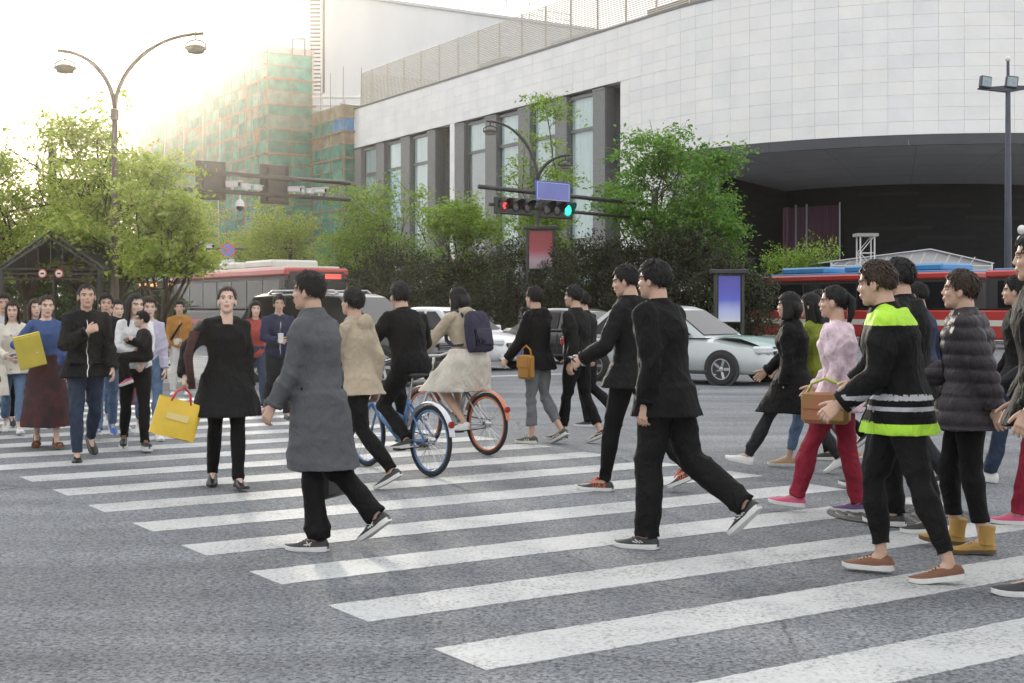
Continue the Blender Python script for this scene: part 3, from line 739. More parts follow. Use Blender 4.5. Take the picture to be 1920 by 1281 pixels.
    for k in range(ns):
        ctr = T + rng.normal(size=T.shape) * np.array([1, 1, .6]) * radius * spray
        az = rng.uniform(0, 2 * pi, len(T)); dv = np.stack([np.cos(az), np.sin(az), rng.normal(-.12, .3, len(T))], 1)
        for j in range(9):
            C.append(ctr + dv * (leaf * .55 * j) + rng.normal(size=T.shape) * leaf * .38)
    C = np.concatenate(C); C = C[C[:, 2] > max(height * low * .55, cut)]
    put('crown', leaves_mesh('crown', C, leaf, rng, m), o); return o
def shrub(label, base, h, r, seed, m, n_leaf=3500, leaf=.11, group='dark red hedge shrubs on the median', name='hedge_shrub', cat='shrub'):
    rng = np.random.default_rng(seed); o = thing(name, label, cat, base, 0, group)
    u = rng.normal(size=(n_leaf, 3)); u /= np.linalg.norm(u, axis=1, keepdims=True); rad = rng.uniform(.25, 1, n_leaf) ** .4
    lump = 1 + .22 * np.sin(u[:, 0] * 4 + seed) * np.cos(u[:, 1] * 5 + seed * 2) + .15 * np.sin(u[:, 2] * 7 + seed) + .10 * np.sin(u[:, 0] * 13 + u[:, 1] * 11)
    C = u * (rad * lump)[:, None] * np.array([r, r, h * .52]) + np.array([0, 0, h * .52]); C = C[C[:, 2] > .03]
    st = MB(); rr = random.Random(seed)
    for k in range(14):
        q = C[rr.randrange(len(C))]; st.tube([(rr.uniform(-.2, .2) * r, rr.uniform(-.2, .2) * r, 0), (q[0] * .5, q[1] * .5, q[2] * .6), tuple(q * 1.06)], [.03, .02, .008], 5)
    for k in range(9):     # loose shoots that break the outline
        a = rr.uniform(0, 6.28); p = Vector((cos(a) * r * .6, sin(a) * r * .6, h * .8)); q = p + Vector((cos(a) * .25, sin(a) * .25, rr.uniform(.25, .6) * h * .3))
        st.tube([p, q], [.012, .005], 4); t = rng.uniform(0, 1, (40, 1)); C = np.concatenate([C, np.array(p) * (1 - t) + np.array(q) * t + rng.normal(size=(40, 3)) * .07])
    st.build('stem', M_bark, o); put('foliage', leaves_mesh('foliage', C, leaf, rng, m, flat=.7), o); return o
def Ms(px, s_=36.5):
    """point on the street line s_ at that photo column"""
    k = (px - CX) / F; Y = s_ / (S.x * k + S.y); return Vector((k * Y, Y, .13))
def zt(py, Y): return Zat(py, Y) - .13
def hb(p, top): return zt(top, p.y)
# trees by the far left corner
for (px, Y, top, r, sd, lb) in ((-45, 33, 300, 2.0, 5, 'broad yellow-green street tree at the left edge beyond the gabled canopy'),
                        (50, 32.5, 215, 1.75, 21, 'yellow-green street tree over the gabled canopy at the corner'),
                        (150, 31, 168, 1.55, 32, 'tallest yellow-green street tree, left of the double-arm lamp'),
                        (215, 29.3, 285, 1.55, 43, 'yellow-green street tree growing round the double-arm lamp post'),
                        (305, 26.6, 300, 1.05, 54, 'slim yellow-green tree right of the double-arm lamp, over the crowd')):
    p = P(px, 580, Y); p.z = .13
    tree(lb, p, hb(p, top), r, sd, L_gold, n_leaf=13500, leaf=.115, low=.24, group='trees at the far left corner', n_limb=11, gap=.42, spray=.085, cut=1.95)
# trees on the median, from near to far
p = Ms(1235); tree('large dense green tree on the median in front of the white rounded corner', p, hb(p, 218), 3.0, 62, L_green, n_leaf=21000, leaf=.19, stems=3, n_limb=12, low=.24, gap=.42, spray=.08, group='trees on the median')
p = Ms(1330, 37.4); tree('low leaning green tree beside the large one, under the dark soffit', p, hb(p, 330), 1.5, 63, L_green, n_leaf=9000, leaf=.16, stems=2, n_limb=9, low=.15, lean=(.25, 0), group='trees on the median')
p = Ms(1015, 37.2); tree('slender green tree rising behind the blue road sign', p, hb(p, 190), 1.45, 74, L_spring, n_leaf=12500, leaf=.18, n_limb=13, low=.30, spray=.2, gap=.1, group='trees on the median')
for (px, s_, top, r, sd, m, lb) in ((870, 36.3, 352, 2.5, 85, L_spring, 'small pale green multi-stem tree before the second window bay'),
        (735, 36.6, 325, 2.7, 96, L_spring, 'pale green multi-stem tree in front of the brick pier windows'),
        (655, 36.0, 330, 2.5, 97, L_spring, 'pale green tree at the corner of the white building'),
        (560, 36.5, 372, 3.1, 107, L_gold, 'yellow-green tree before the netted building, behind the signal gantry'),
        (470, 36.8, 372, 3.3, 118, L_gold, 'yellow-green tree behind the round no-stopping sign'),
        (385, 36.2, 400, 3.3, 119, L_gold, 'yellow-green tree before the lower left part of the netted building'),
        (300, 36.6, 420, 3.6, 120, L_gold, 'distant yellow-green tree above the far bus'),
        (190, 36.6, 420, 4.0, 121, L_gold, 'distant tree behind the double-arm lamp post'), (70, 36.6, 430, 4.4, 122, L_gold, 'distant tree behind the gabled canopy'), (-40, 36.6, 430, 4.6, 123, L_gold, 'distant tree at the far left edge')):
    p = Ms(px, s_); tree(lb, p, hb(p, top), r, sd, m, n_leaf=11500, leaf=.19 if px > 600 else .21, stems=3, n_limb=9, low=.20, gap=.36, spray=.085, group='trees on the median')
# dark red hedge on the median
k = 0
for px, top in ((1385, 500), (1355, 470), (1310, 450), (1262, 430), (1205, 452), (1160, 448), (1120, 440), (1078, 455), (1035, 478), (968, 462), (925, 470), (880, 478), (838, 482), (795, 478), (750, 470), (705, 465), (660, 500)):
    p = Ms(px, 35.3 + (k % 3) * .25)
    names = ['at the near tip of the median', 'second from the near tip of the median', 'third from the near tip of the median']
    lb = ('dark red-leaved hedge shrub ' + (names[k] if k < 3 else ['under the large green tree', 'below the signal pole', 'right of the red poster box', 'just right of the red poster box', 'behind the couple in black', 'beside the red poster box', 'just left of the red poster box', 'second left of the red poster box', 'third left of the red poster box', 'below the second window bay', 'behind the cyclists', 'below the brick piers', 'left end of the dark hedge but one', 'at the left end of the dark hedge'][k - 3]))
    shrub(lb, p, hb(p, top), 1.45, 200 + k, L_red, n_leaf=5200, leaf=.15); k += 1
k = 0
for px, Y, top in ((-30, 36, 505), (45, 35.5, 498), (120, 34, 505), (190, 33, 515), (260, 31, 560)):
    p = P(px, 580, Y); p.z = .13
    shrub('dark green bush behind the crowd, ' + ['at the left edge', 'under the gabled canopy', 'right of the canopy ridge', 'below the double-arm lamp', 'nearest the far bus'][k], p, hb(p, top), 1.3, 300 + k, L_dark, n_leaf=5000, leaf=.11, group='dark bushes behind the crowd', name='bush'); k += 1
for px, top, lb in ((1470, 468, 'bright green shrub behind the bus, left of the pair'), (1532, 462, 'bright green shrub behind the bus, right of the pair')):
    p = P(px, 580, 70); p.z = .13; shrub(lb, p, hb(p, top), 1.35, 330 + px, L_spring, n_leaf=4200, leaf=.15, group='green shrubs behind the bus')
# ================================================================== street furniture
M_pole = mat('pole_dark', (0.045, 0.043, 0.045), 0.45, 0.4, 0.15); M_poleb = mat('pole_blue_grey', (0.055, 0.06, 0.08), 0.45, 0.4, 0.15)
M_black = mat('black_plastic', (0.018, 0.018, 0.019), 0.5, 0, 0.1); M_camw = mat('camera_white', (0.62, 0.62, 0.60), 0.4, 0, 0.05)
M_lens = mat('lens_dark', (0.02, 0.02, 0.022), 0.15, 0, 0); M_bronze = mat('lamp_bronze', (0.11, 0.085, 0.065), 0.5, 0.4, 0.15)
M_glow = mat('lamp_glass', (0.20, 0.18, 0.15), 0.25, 0, 0.05)
def arc(p, q, top, n=14):
    """lamp arm: leaves p upward and comes out level at q"""
    p, q = Vector(p), Vector(q); pts = []
    for i in range(n + 1):
        a = pi / 2 * i / n; pts.append(Vector((p.x + (q.x - p.x) * (1 - cos(a)), p.y + (q.y - p.y) * (1 - cos(a)), p.z + (q.z - p.z) * sin(a))))
    return pts
def lamp_head(o, c, r, m):
    h = thing_part('lamp_head', o)
    MB().lathe([(r * .98, 0), (r * 1.0, -.06 * r), (r * .92, -.16 * r), (r * .80, -.5 * r), (r * .3, -.6 * r), (.01, -.62 * r)], c, n=20).build('lamp_glass', M_glow, h, 40)
    MB().lathe([(.03, .34 * r), (r * .55, .30 * r), (r * .95, .12 * r), (r * 1.14, -.04 * r), (r * 1.14, -.12 * r), (r * .98, -.14 * r)], c, n=20).build('lamp_shade', m, h, 40)
    b = MB()
    for sg in (-1, 1): b.tube([c + Vector((sg * r * 1.02, 0, -.02)), c + Vector((sg * r * .98, 0, .42 * r)), c + Vector((sg * r * .5, 0, .72 * r)), c + Vector((0, 0, .8 * r))], .045 * r * 2, 6)
    b.tube([c + UP * .75 * r, c + UP * 1.7 * r], .09 * r, 8); b.build('lamp_yoke', m, h, True)
def thing_part(name, parent):
    o = bpy.data.objects.new(name, None); COL.objects.link(o); o.parent = parent; o.empty_display_size = .1; return o
def lamp_post(label, px, Y, base_z, joint_py, heads, r, m):
    b0 = P(px, 580, Y); b0.z = base_z; o = thing('street_lamp', label, 'street lamp', b0, 0, 'double-arm street lamps')
    j = Vector((0, 0, Zat(joint_py, Y) - base_z))
    k = Y / 27.0
    MB().lathe([(.16 * k ** .5, 0), (.16 * k ** .5, .5), (.10 * k ** .5, .6), (.065 * k ** .6, j.z * .6), (.055 * k ** .6, j.z)], (0, 0, 0), n=12).build('post', m, o, 40)
    MB().lathe([(.05 * k, -.12), (.085 * k, -.1), (.085 * k, .1), (.05 * k, .12)], j, n=12).build('collar', m, o, 40)
    for (hx, hy, ax, ay) in heads:
        tip = P(ax, ay, Y) - b0
        MB().tube(arc(j + UP * .05, tip, 1), [.045 * k ** .6] * 9 + [.035 * k ** .6] * 6, 8).build('arm', m, o, True)
        lamp_head(o, P(hx, hy, Y) - b0, r, m)
    return o
lamp_post('bronze double-arm street lamp arching over the left trees', 215, 28.2, .13, 215, [(122, 127, 108, 95), (367, 90, 382, 63)], .205, M_bronze)
lamp_post('dark double-arm street lamp among the leaves of the slender median tree', 1008, 63.5, .13, 345, [(919, 246, 912, 227), (1060, 310, 1070, 291)], .30, M_pole)
# ---- signal gantry seen from behind, with cameras
def camera_box(o, c, d, k=1.0):
    """white bullet camera pointing along d"""
    d = Vector(d).normalized(); h = heading(d); u = thing_part('camera', o)
    MB().box(c, (.17 * k, .48 * k, .16 * k), h, .03).build('housing', M_camw, u)
    MB().box(c + d * .06 * k + UP * .10 * k, (.21 * k, .58 * k, .03 * k), h, .01).build('sun_hood', M_camw, u)
    MB().lathe([(.07 * k, 0), (.07 * k, .03), (.05 * k, .03)], c + d * .235 * k, d, 12).build('lens', M_lens, u)
    MB().tube([c - UP * .05 * k, c - UP * .26 * k], .035 * k, 6).build('bracket', M_camw, u)
def gantry(label, tubes, pole_px, pole_Y, pole_r, base_z):
    b0 = P(pole_px, 580, pole_Y); b0.z = base_z; o = thing('signal_gantry', label, 'signal gantry', b0); top = 0
    ends = []
    for (x0, y0, Ya, x1, y1, Yb, r) in tubes:
        a, c = P(x0, y0, Ya) - b0, P(x1, y1, Yb) - b0
        MB().tube([a, (a + c) / 2, c], [r * 1.0, r, r * .9], 10).build('arm_tube', M_pole, o, True); top = max(top, a.z, c.z); ends.append((a, c))
    MB().lathe([(pole_r * 1.9, 0), (pole_r * 1.9, .04), (pole_r * 1.1, .06), (pole_r, top * .6), (pole_r * .85, top + .5), (.02, top + .55)], (0, 0, 0), n=16).build('pole', M_pole, o, 40)
    return o, b0, ends
g1, gb, en = gantry('dark signal gantry over the street carrying cameras and two signal backs', [(100, 300, 43.4, 656, 344, 49.5, .085), (100, 338, 43.4, 656, 375, 49.5, .085)], 98, 43.3, .15, .13)
sdir = (P(656, 344, 49.5) - P(100, 300, 43.4)); sdir.z = 0; sdir.normalize(); hs = heading(sdir.cross(UP) * -1)
def at_px(px, py, A, Bp, dz=0):
    """point on the line A-B (world) at photo column px, height from photo row py"""
    lo, hi = 0.0, 1.0
    for _ in range(40):
        mid = (lo + hi) / 2; q = A.lerp(Bp, mid)
        if CX + F * q.x / q.y < px: lo = mid
        else: hi = mid
    q = A.lerp(Bp, lo); return Vector((q.x, q.y, Zat(py, q.y)))
Aw, Bw = P(100, 338, 43.4), P(656, 375, 49.5); back = sdir.cross(UP); back = back if back.y > 0 else -back
for px0, px1, y0, y1 in ((375, 423, 302, 374), (495, 543, 308, 383)):
    c = at_px((px0 + px1) / 2, (y0 + y1) / 2, Aw, Bw) + back * .18 - gb
    w = (px1 - px0) / F * 47 / max(.6, abs(sdir.x)); h_ = (y1 - y0) / F * 47
    u = thing_part('signal_head', g1)
    MB().box(c, (w, .10, h_), hs, .02).build('backboard', M_black, u)
    MB().box(c - back * .09, (w * .62, .10, h_ * .9), hs, .02).build('signal_case', M_black, u)
    for q in (-.3, 0, .3):
        MB().box(c - back * .145 + UP * q * h_, (w * .5, .02, h_ * .22), hs, .008).build('case_door', M_pole, u)
        MB().lathe([(.12, .05), (.14, .25), (.12, .25)], c + UP * q * h_, back, 14).build('visor', M_black, u, 40)
for px, py, dx in ((436, 346, (.9, .5)), (462, 351, (.2, 1)), (484, 353, (.2, 1)), (552, 356, (.9, .4)), (567, 359, (.2, 1)), (582, 360, (.2, 1)), (598, 358, (.9, .4))):
    camera_box(g1, at_px(px, py, Aw, Bw) - gb, (dx[0] * .9, -dx[1] * .45 if dx[0] > .5 else dx[1], 0), 1.0)
d0 = at_px(450, 384, Aw, Bw) - gb
dm = thing_part('dome_camera', g1)
MB().lathe([(.03, .42), (.03, .2), (.12, .12), (.15, .02), (.15, -.06)], d0, n=16).build('housing', M_camw, dm, 40)
MB().lathe([(.13, -.06), (.125, -.12), (.08, -.19), (.01, -.22)], d0, n=16).build('dome', M_lens, dm, True)
for px in (330, 390, 455, 520, 585, 640): 
    q1, q0 = at_px(px, 0, P(100, 300, 43.4), P(656, 344, 49.5)), 0
q = at_px(608, 347, P(100, 300, 43.4), P(656, 344, 49.5)) - gb; MB().tube([q - UP * .08, Vector((q.x, q.y, (at_px(608, 372, Aw, Bw) - gb).z))], .05, 8).build('brace', M_pole, g1)
# ---- signal gantry facing us, with the blue road sign
g2, gb2, en = gantry('dark signal gantry facing us with two horizontal traffic lights and a blue road sign', [(898, 350, 50.2, 1228, 385, 57.2, .085), (918, 383, 50.6, 1228, 412, 57.2, .07)], 1228, 57.2, .16, .13)
A2, B2 = P(918, 383, 50.6), P(1228, 412, 57.2); d2 = (B2 - A2); d2.z = 0; d2.normalize(); n2 = Vector((d2.y, -d2.x, 0)); n2 = n2 if n2.y < 0 else -n2; h2 = atan2(d2.y, d2.x)
M_red = mat('signal_red', (.5, .02, .02), .4, 0, 0, emit=(1.0, .04, .05), estr=1.6); M_grn = mat('signal_green', (.02, .4, .3), .4, 0, 0, emit=(.03, .85, .55), estr=1.2)
M_redd = mat('lens_red_off', (.12, .02, .02), .3, 0, 0); M_off = mat('lens_off', (.035, .035, .04), .25, 0, 0); M_grd = mat('lens_green_dim', (.02, .14, .11), .3, 0, 0, emit=(.02, .45, .32), estr=.35)
for px0, px1, y0, y1, lit in ((923, 991, 371, 404, 0), (1004, 1066, 376, 411, 2)):
    c = at_px((px0 + px1) / 2, (y0 + y1) / 2, A2, B2) + n2 * .17 - gb2; Yc = (c + gb2).y
    w, h_ = (px1 - px0) / F * Yc / d2.x, (y1 - y0) / F * Yc * .96
    u = thing_part('traffic_light', g2)
    MB().box(c, (w, .22, h_), h2, .03).build('signal_case', M_black, u)
    for q in range(3):
        cc = c + d2 * ((q - 1) * w * .32) + n2 * .115; R = h_ * .40
        lens = M_off if q != lit else (M_redd if lit == 0 else M_grd)
        MB().lathe([(0.001, .012), (R * .6, .010), (R * .9, 0), (R * .92, -.01)], cc, n2, 20).build('lens', lens, u, True)
        vb = MB(); nn = 16; r0, r1 = [], []
        for i in range(nn + 1):
            a = radians(-25) + radians(230) * i / nn
            off = d2 * cos(a) * R + UP * sin(a) * R
            r0.append(cc + off * 1.02); r1.append(cc + off * 1.02 + n2 * (.12 + .26 * max(0, sin(a))))
        vb.loft([r0, r1], caps=False, closed=False); vb.loft([[p * 1 for p in r1], [p - (p - cc - n2 * (p - cc).dot(n2)) * .05 for p in r0]], caps=False, closed=False)
        vb.build('visor', M_black, u, True)
        if q == lit:
            sb = MB()
            if lit == 0:
                for (ex, ez, sx, sz) in ((.12, .28, .5, .22), (-.1, -.05, .32, .26), (.02, -.35, .22, .25)): sb.box(cc + d2 * ex * R + UP * ez * R + n2 * .02, (sx * R, .012, sz * R), h2)
                sb.build('lit_figure', M_red, u)
            else:
                sb.lathe([(.001, .022), (R * .5, .018), (R * .74, .008)], cc, n2, 16); sb.build('lit_lens', M_grn, u, True)
c = at_px(1031, 360, P(898, 350, 50.2), P(1228, 385, 57.2)) + n2 * .16 - gb2; Yc = (c + gb2).y
w, h_ = 65 / F * Yc / d2.x, 36 / F * Yc
sg = thing_part('road_sign', g2)
MB().box(c, (w, .05, h_), h2, .015).build('sign_face', mat('sign_blue', (.17, .20, .50), .4, 0, .12, .8), sg)
b = MB()
for sx, sz, ww, hh in ((0, .44, .94, .02), (0, -.44, .94, .02), (-.47, 0, .012, .88), (.47, 0, .012, .88)): b.box(c + n2 * .03 + d2 * sx * w + UP * sz * h_, (ww * w, .012, hh * h_), h2)
b.build('sign_border', mat('sign_white', (.6, .62, .7), .4, 0, 0), sg)
b = MB()
for sx, sz, ww, hh in ((0, .5, 1.01, .05), (0, -.5, 1.01, .05), (-.5, 0, .02, 1.0), (.5, 0, .02, 1.0)): b.box(c + n2 * .006 + d2 * sx * w + UP * sz * h_, (ww * w, .06, hh * h_), h2)
b.build('sign_rim', mat('sign_rim_blue', (.05, .10, .42), .4, 0, 0), sg)
# ---- distant camera bar
p0 = Ms(545, 35.5); o = thing('camera_mast', 'thin dark mast with small white cameras before the netted building', 'camera mast', p0)
a, c = P(362, 467, 93) - p0, P(545, 476, 93) - p0; c.x = 0; c.y = 0
MB().lathe([(.12, 0), (.09, c.z), (.09, c.z + .4)], (0, 0, 0), n=10).build('pole', M_pole, o, 40); MB().tube([a, c], .07, 8).build('arm_tube', M_pole, o)
for px, py in ((393, 462), (482, 468), (495, 468)): camera_box(o, P(px, py, 93) - p0, (.8, -.6, 0) if px < 400 else (.1, 1, 0), 1.5)
# ---- round no-stopping sign
ps = P(427, 580, 85); ps.z = 0; o = thing('no_stopping_sign', 'round blue no-stopping sign with red ring and red cross', 'road sign', Vector((ps.x, ps.y, .13)))
z = Zat(470, 85) - .13; R = 14.2 / F * 85; fr = lambda u, v, w_: Vector((u, -w_, z + v))
MB().tube([(0, .1, 0), (0, .1, z + R)], .06, 8).build('pole', M_pole, o)
MB().lathe([(R, 0), (R, .05), (.001, .05)], (0, .03, z), (0, -1, 0), 32).build('ring', mat('sign_red', (.62, .09, .07), .45, 0, .05), o, 40)
MB().lathe([(R * .82, .03), (R * .82, .062), (.001, .062)], (0, .03, z), (0, -1, 0), 32).build('disc', mat('sign_blue2', (.07, .22, .62), .45, 0, .05), o, 40)
for a in (45, -45): MB().box((0, -.04, z), (R * 1.68, .02, R * .17), Matrix.Rotation(radians(a), 3, 'Y')).build('cross_bar', MATS['sign_red'], o)
MB().box((0, 0, z - R * 1.42), (R * 1.75, .05, R * .55)).build('plate', MATS['sign_white'], o)
MB().box((0, 0, z - R * 2.5), (R * 3, .2, R * 1.1)).build('display_case', M_black, o)
b = MB()
for i in range(5): b.box((-R * 1.1 + i * R * .55, -.11, z - R * 2.5), (R * .42, .02, R * .6))
b.build('display_digits', mat('led_red_dim', (.4, .02, .02), .4, 0, 0, emit=(.9, .05, .04), estr=.45), o)
# ---- red poster light box and blue poster board
def poster_box(label, px, Y, x0, x1, y0, y1, stops, base_z, dark=True):
    p = P(px, 580, Y); p.z = base_z; o = thing('poster_box', label, 'poster box', p); w = (x1 - x0) / F * Y; z0, z1 = Zat(y1, Y) - base_z, Zat(y0, Y) - base_z
    for sx in (-1, 1): MB().box((sx * (w / 2 + .06), 0, z1 / 2), (.10, .2, z1)).build('post', M_pole, o)
    MB().box((0, 0, z1 + .12), (w + .5, .42, .16), None, .03).build('canopy', M_pole, o); MB().box((0, .03, (z0 + z1) / 2), (w, .12, z1 - z0)).build('case', M_pole, o)
    m, nt, b = _principled('poster_' + str(px)); N, L = nt.nodes, nt.links; tcn = N.new('ShaderNodeTexCoord'); sx_ = N.new('ShaderNodeSeparateXYZ'); L.new(tcn.outputs['Generated'], sx_.inputs['Vector'])
    nz = N.new('ShaderNodeTexNoise'); nz.inputs['Scale'].default_value = .5; L.new(tcn.outputs['Object'], nz.inputs['Vector'])
    ad = N.new('ShaderNodeMath'); ad.operation = 'MULTIPLY_ADD'; ad.inputs[1].default_value = .5; L.new(nz.outputs['Fac'], ad.inputs[0]); L.new(sx_.outputs['Z'], ad.inputs[2])
    r = N.new('ShaderNodeValToRGB'); e = r.color_ramp.elements; e[0].color = (*stops[0], 1); e[1].color = (*stops[-1], 1); e[0].position = .2; e[1].position = 1.1 if 0 else 1.0
    for i, s_ in enumerate(stops[1:-1]): k = e.new(.2 + .8 * (i + 1) / (len(stops) - 1)); k.color = (*s_, 1)
    L.new(ad.outputs[0], r.inputs['Fac']); L.new(r.outputs['Color'], b.inputs['Base Color']); b.inputs['Roughness'].default_value = .35
    MB().box((0, -.05, (z0 + z1) / 2), (w - .06, .04, z1 - z0 - .06)).build('poster', m, o); return o
poster_box('dark-framed poster box with a red and pink poster in the hedge', 1014, 61.5, 991, 1037, 432, 505, [(.30, .24, .27), (.42, .30, .36), (.36, .07, .09), (.30, .05, .06)], .13)
poster_box('poster board with a deep blue and white poster at the tip of the median', 1367, 47.5, 1346, 1390, 516, 605, [(.62, .60, .62), (.40, .45, .70), (.10, .12, .50), (.09, .09, .40)], .13)
# ---- floodlight pole on the right
p = P(1890, 580, 57); p.z = .13; o = thing('floodlight_pole', 'tall dark pole with two floodlights and a white ball finial', 'floodlight pole', p)
zt_ = Zat(115, 57) - .13; za = Zat(168, 57) - .13
MB().lathe([(.16, 0), (.15, zt_ * .3), (.10, za), (.07, za + .1), (.06, zt_)], (0, 0, 0), n=14).build('pole', M_poleb, o, 40); MB().ell((0, 0, zt_ + .1), (.11, .11, .13)).build('finial', M_camw, o, True)
MB().add([(-1.25, -.06, za), (0, -.12, za - .12), (1.0, -.06, za + .05), (1.0, .06, za + .05), (0, .12, za - .12), (-1.25, .06, za), (-1.25, -.06, za + .06), (0, -.12, za + .16), (1.0, -.06, za + .14), (1.0, .06, za + .14), (0, .12, za + .16), (-1.25, .06, za + .06)],
         [(0, 1, 2, 3, 4, 5), (6, 11, 10, 9, 8, 7), (0, 6, 7, 1), (1, 7, 8, 2), (2, 8, 9, 3), (3, 9, 10, 4), (4, 10, 11, 5), (5, 11, 6, 0)]).build('cross_arm', M_poleb, o)
for px, ry in ((1846, .22), (1895, -.08)):
    c = P(px, 155, 57) - p; c.y = -.1; u = thing_part('floodlight', o); R_ = Matrix.Rotation(ry, 3, 'Z') @ Matrix.Rotation(.12, 3, 'Y')
    MB().box(c, (.5, .22, .50), R_, .04).build('lamp_case', M_poleb, u); MB().box(c + R_ @ Vector((0, -.115, 0)), (.40, .02, .38), R_).build('lamp_glass', mat('flood_glass', (.25, .31, .33), .15, 0, .2, 6), u); MB().tube([c - UP * .22, Vector((c.x * .95, 0, za + .1))], .04, 6).build('bracket', M_poleb, u)
# ---- globe lamp at the right edge
p = P(1922, 580, 49); p.z = 0; o = thing('globe_lamp', 'cluster of white globe lamps on a dark post at the right edge', 'street lamp', p)
MB().lathe([(.12, 0), (.06, .5), (.05, 4.1)], (0, 0, 0), n=12).build('post', M_pole, o, 40)
for dx, py in ((-.12, 431), (-.14, 450), (.15, 440)): MB().ell((dx, 0, Zat(py, 49)), (.15, .15, .17)).build('globe', M_camw, o, True)
# ---- marquee tent and truss tower under the rounded corner
p = P(1700, 580, 66); p.z = .13; o = thing('marquee_tent', 'low white gabled marquee tent behind the bus', 'tent', p)
M_tent = mat('tent_white', (.55, .56, .58), .6, 0, .06); zr, ze = Zat(466, 66) - .13, Zat(489, 66) - .13; hw = 3.6
rx = P(1745, 580, 66).x - p.x
vs = [(-hw, 0, ze), (rx, 0, zr), (hw + .6, 0, ze - .1), (-hw, 6, ze), (rx, 6, zr), (hw + .6, 6, ze - .1)]
vs += [(x, y, z - .05) for x, y, z in vs]
MB().add(vs, [(0, 1, 4, 3), (1, 2, 5, 4), (6, 9, 10, 7), (7, 10, 11, 8), (0, 6, 7, 1), (1, 7, 8, 2), (3, 4, 10, 9), (4, 5, 11, 10), (0, 3, 9, 6), (2, 8, 11, 5)]).build('roof', M_tent, o)
for x in (-hw, -1.2, 1.6, hw + .5):
    for y in (.05, 5.9): MB().tube([(x, y, 0), (x, y, ze - .08)], .05, 6).build('post', M_camw, o)
vg_ = [(-hw, 0.3, ze - .1), (rx, 0.3, zr - .08), (hw + .55, 0.3, ze - .2), (hw + .55, .3, ze - .9), (-hw, .3, ze - .9)]
MB().add(vg_ + [(x, y + .03, z) for x, y, z in vg_], [(0, 1, 2, 3, 4), (9, 8, 7, 6, 5), (0, 5, 6, 1), (1, 6, 7, 2)]).build('gable_sheet', M_tent, o)
for i in range(12):
    x0 = -hw + i * (2 * hw) / 12; f_ = lambda x: ze - .08 + (zr - ze) * (1 - abs(x - rx) / (hw + abs(rx))) * .9
    MB().tube([(x0, .04, ze - .25), (x0 + .3, .04, f_(x0 + .3) - .03)], .025, 5).build('web_bar', M_camw, o)
MB().tube([(-hw, .04, ze - .25), (hw + .5, .04, ze - .25)], .035, 6).build('tie_beam', M_camw, o)
p = P(1623, 580, 64); p.z = .13; o = thing('truss_tower', 'small square aluminium truss tower beside the marquee', 'truss tower', p)
h_ = Zat(443, 64) - .13; w_ = .33
for sx in (-1, 1):
    for sy in (-1, 1): MB().tube([(sx * w_, sy * w_, 0), (sx * w_, sy * w_, h_)], .035, 6).build('leg', M_camw, o)
for i in range(6):
    z0, z1 = h_ * i / 6, h_ * (i + 1) / 6
    for sy in (-1, 1): MB().tube([(-w_, sy * w_, z0), (w_, sy * w_, z1)] if i % 2 else [(w_, sy * w_, z0), (-w_, sy * w_, z1)], .022, 5).build('web_bar', M_camw, o); MB().tube([(-w_, sy * w_, z1), (w_, sy * w_, z1)], .022, 5).build('cross_bar', M_camw, o)
MB().box((0, 0, h_ + .05), (1.0, .85, .14)).build('head_plate', mat('plate_grey', (.3, .3, .29), .5), o)
# ---- gabled steel canopy on the left with two round signs
Yc = 27.5; p = P(95, 580, Yc); p.z = .13; o = thing('gabled_canopy', 'dark steel gabled canopy frame with two round signs on its beam', 'canopy', p)
zr, ze = Zat(434, Yc) - .13, Zat(505, Yc) - .13; hw = 92 / F * Yc; M_fr = mat('frame_dark', (.05, .045, .04), .5, .4, .1)
for y in (0, 3.2):
    for dz in (0, -.13):
        for sx in (-1, 1): MB().tube([(0, y, zr + dz), (sx * (hw + .1) * (1 if dz == 0 else .94), y, ze + dz * .3)], .026, 6).build('rafter', M_fr, o)
    for dz in (0, -.09, -.2): MB().tube([(-hw - .1, y, ze + dz), (hw + .1, y, ze + dz)], .02, 6).build('tie_beam', M_fr, o)
    for sx in (-1, 1): MB().tube([(sx * hw, y, 0), (sx * hw, y, ze)], .045, 8).build('post', M_fr, o)
    for k in range(-3, 4): MB().tube([(k * hw / 4, y, ze), (k * hw / 4, y, zr - abs(k) * (zr - ze) / 4 - .1)], .013, 5).build('web_bar', M_fr, o)
MB().tube([(0, 0, zr), (0, 3.2, zr)], .03, 6).build('ridge', M_fr, o)
M_rf = mat('canopy_roof', (.035, .036, .034), .7, 0, .2)
for sx in (-1, 1): MB().add([(0, .12, zr - .02), (sx * (hw + .1), .12, ze + .0), (sx * (hw + .1), 3.2, ze + .0), (0, 3.2, zr - .02), (0, .12, zr - .05), (sx * (hw + .1), .12, ze - .03), (sx * (hw + .1), 3.2, ze - .03), (0, 3.2, zr - .05)], [(0, 1, 2, 3), (4, 7, 6, 5), (0, 4, 5, 1), (2, 6, 7, 3), (1, 5, 6, 2), (0, 3, 7, 4)]).build('roof_panel', M_rf, o)
for px in (80, 111):
    q = P(px, 513, Yc - .05) - p; r = 8.0 / F * Yc; u = thing_part('round_sign', o)
    MB().lathe([(r, 0), (r, .02), (.001, .02)], q, (0, -1, 0), 24).build('ring', MATS['sign_red'], u, 40); MB().lathe([(r * .74, .02), (r * .74, .026), (.001, .026)], q, (0, -1, 0), 24).build('face', M_camw, u, 40)
    MB().box(q + Vector((0, -.03, 0)), (r * .8, .008, r * .4)).build('symbol', M_black, u)

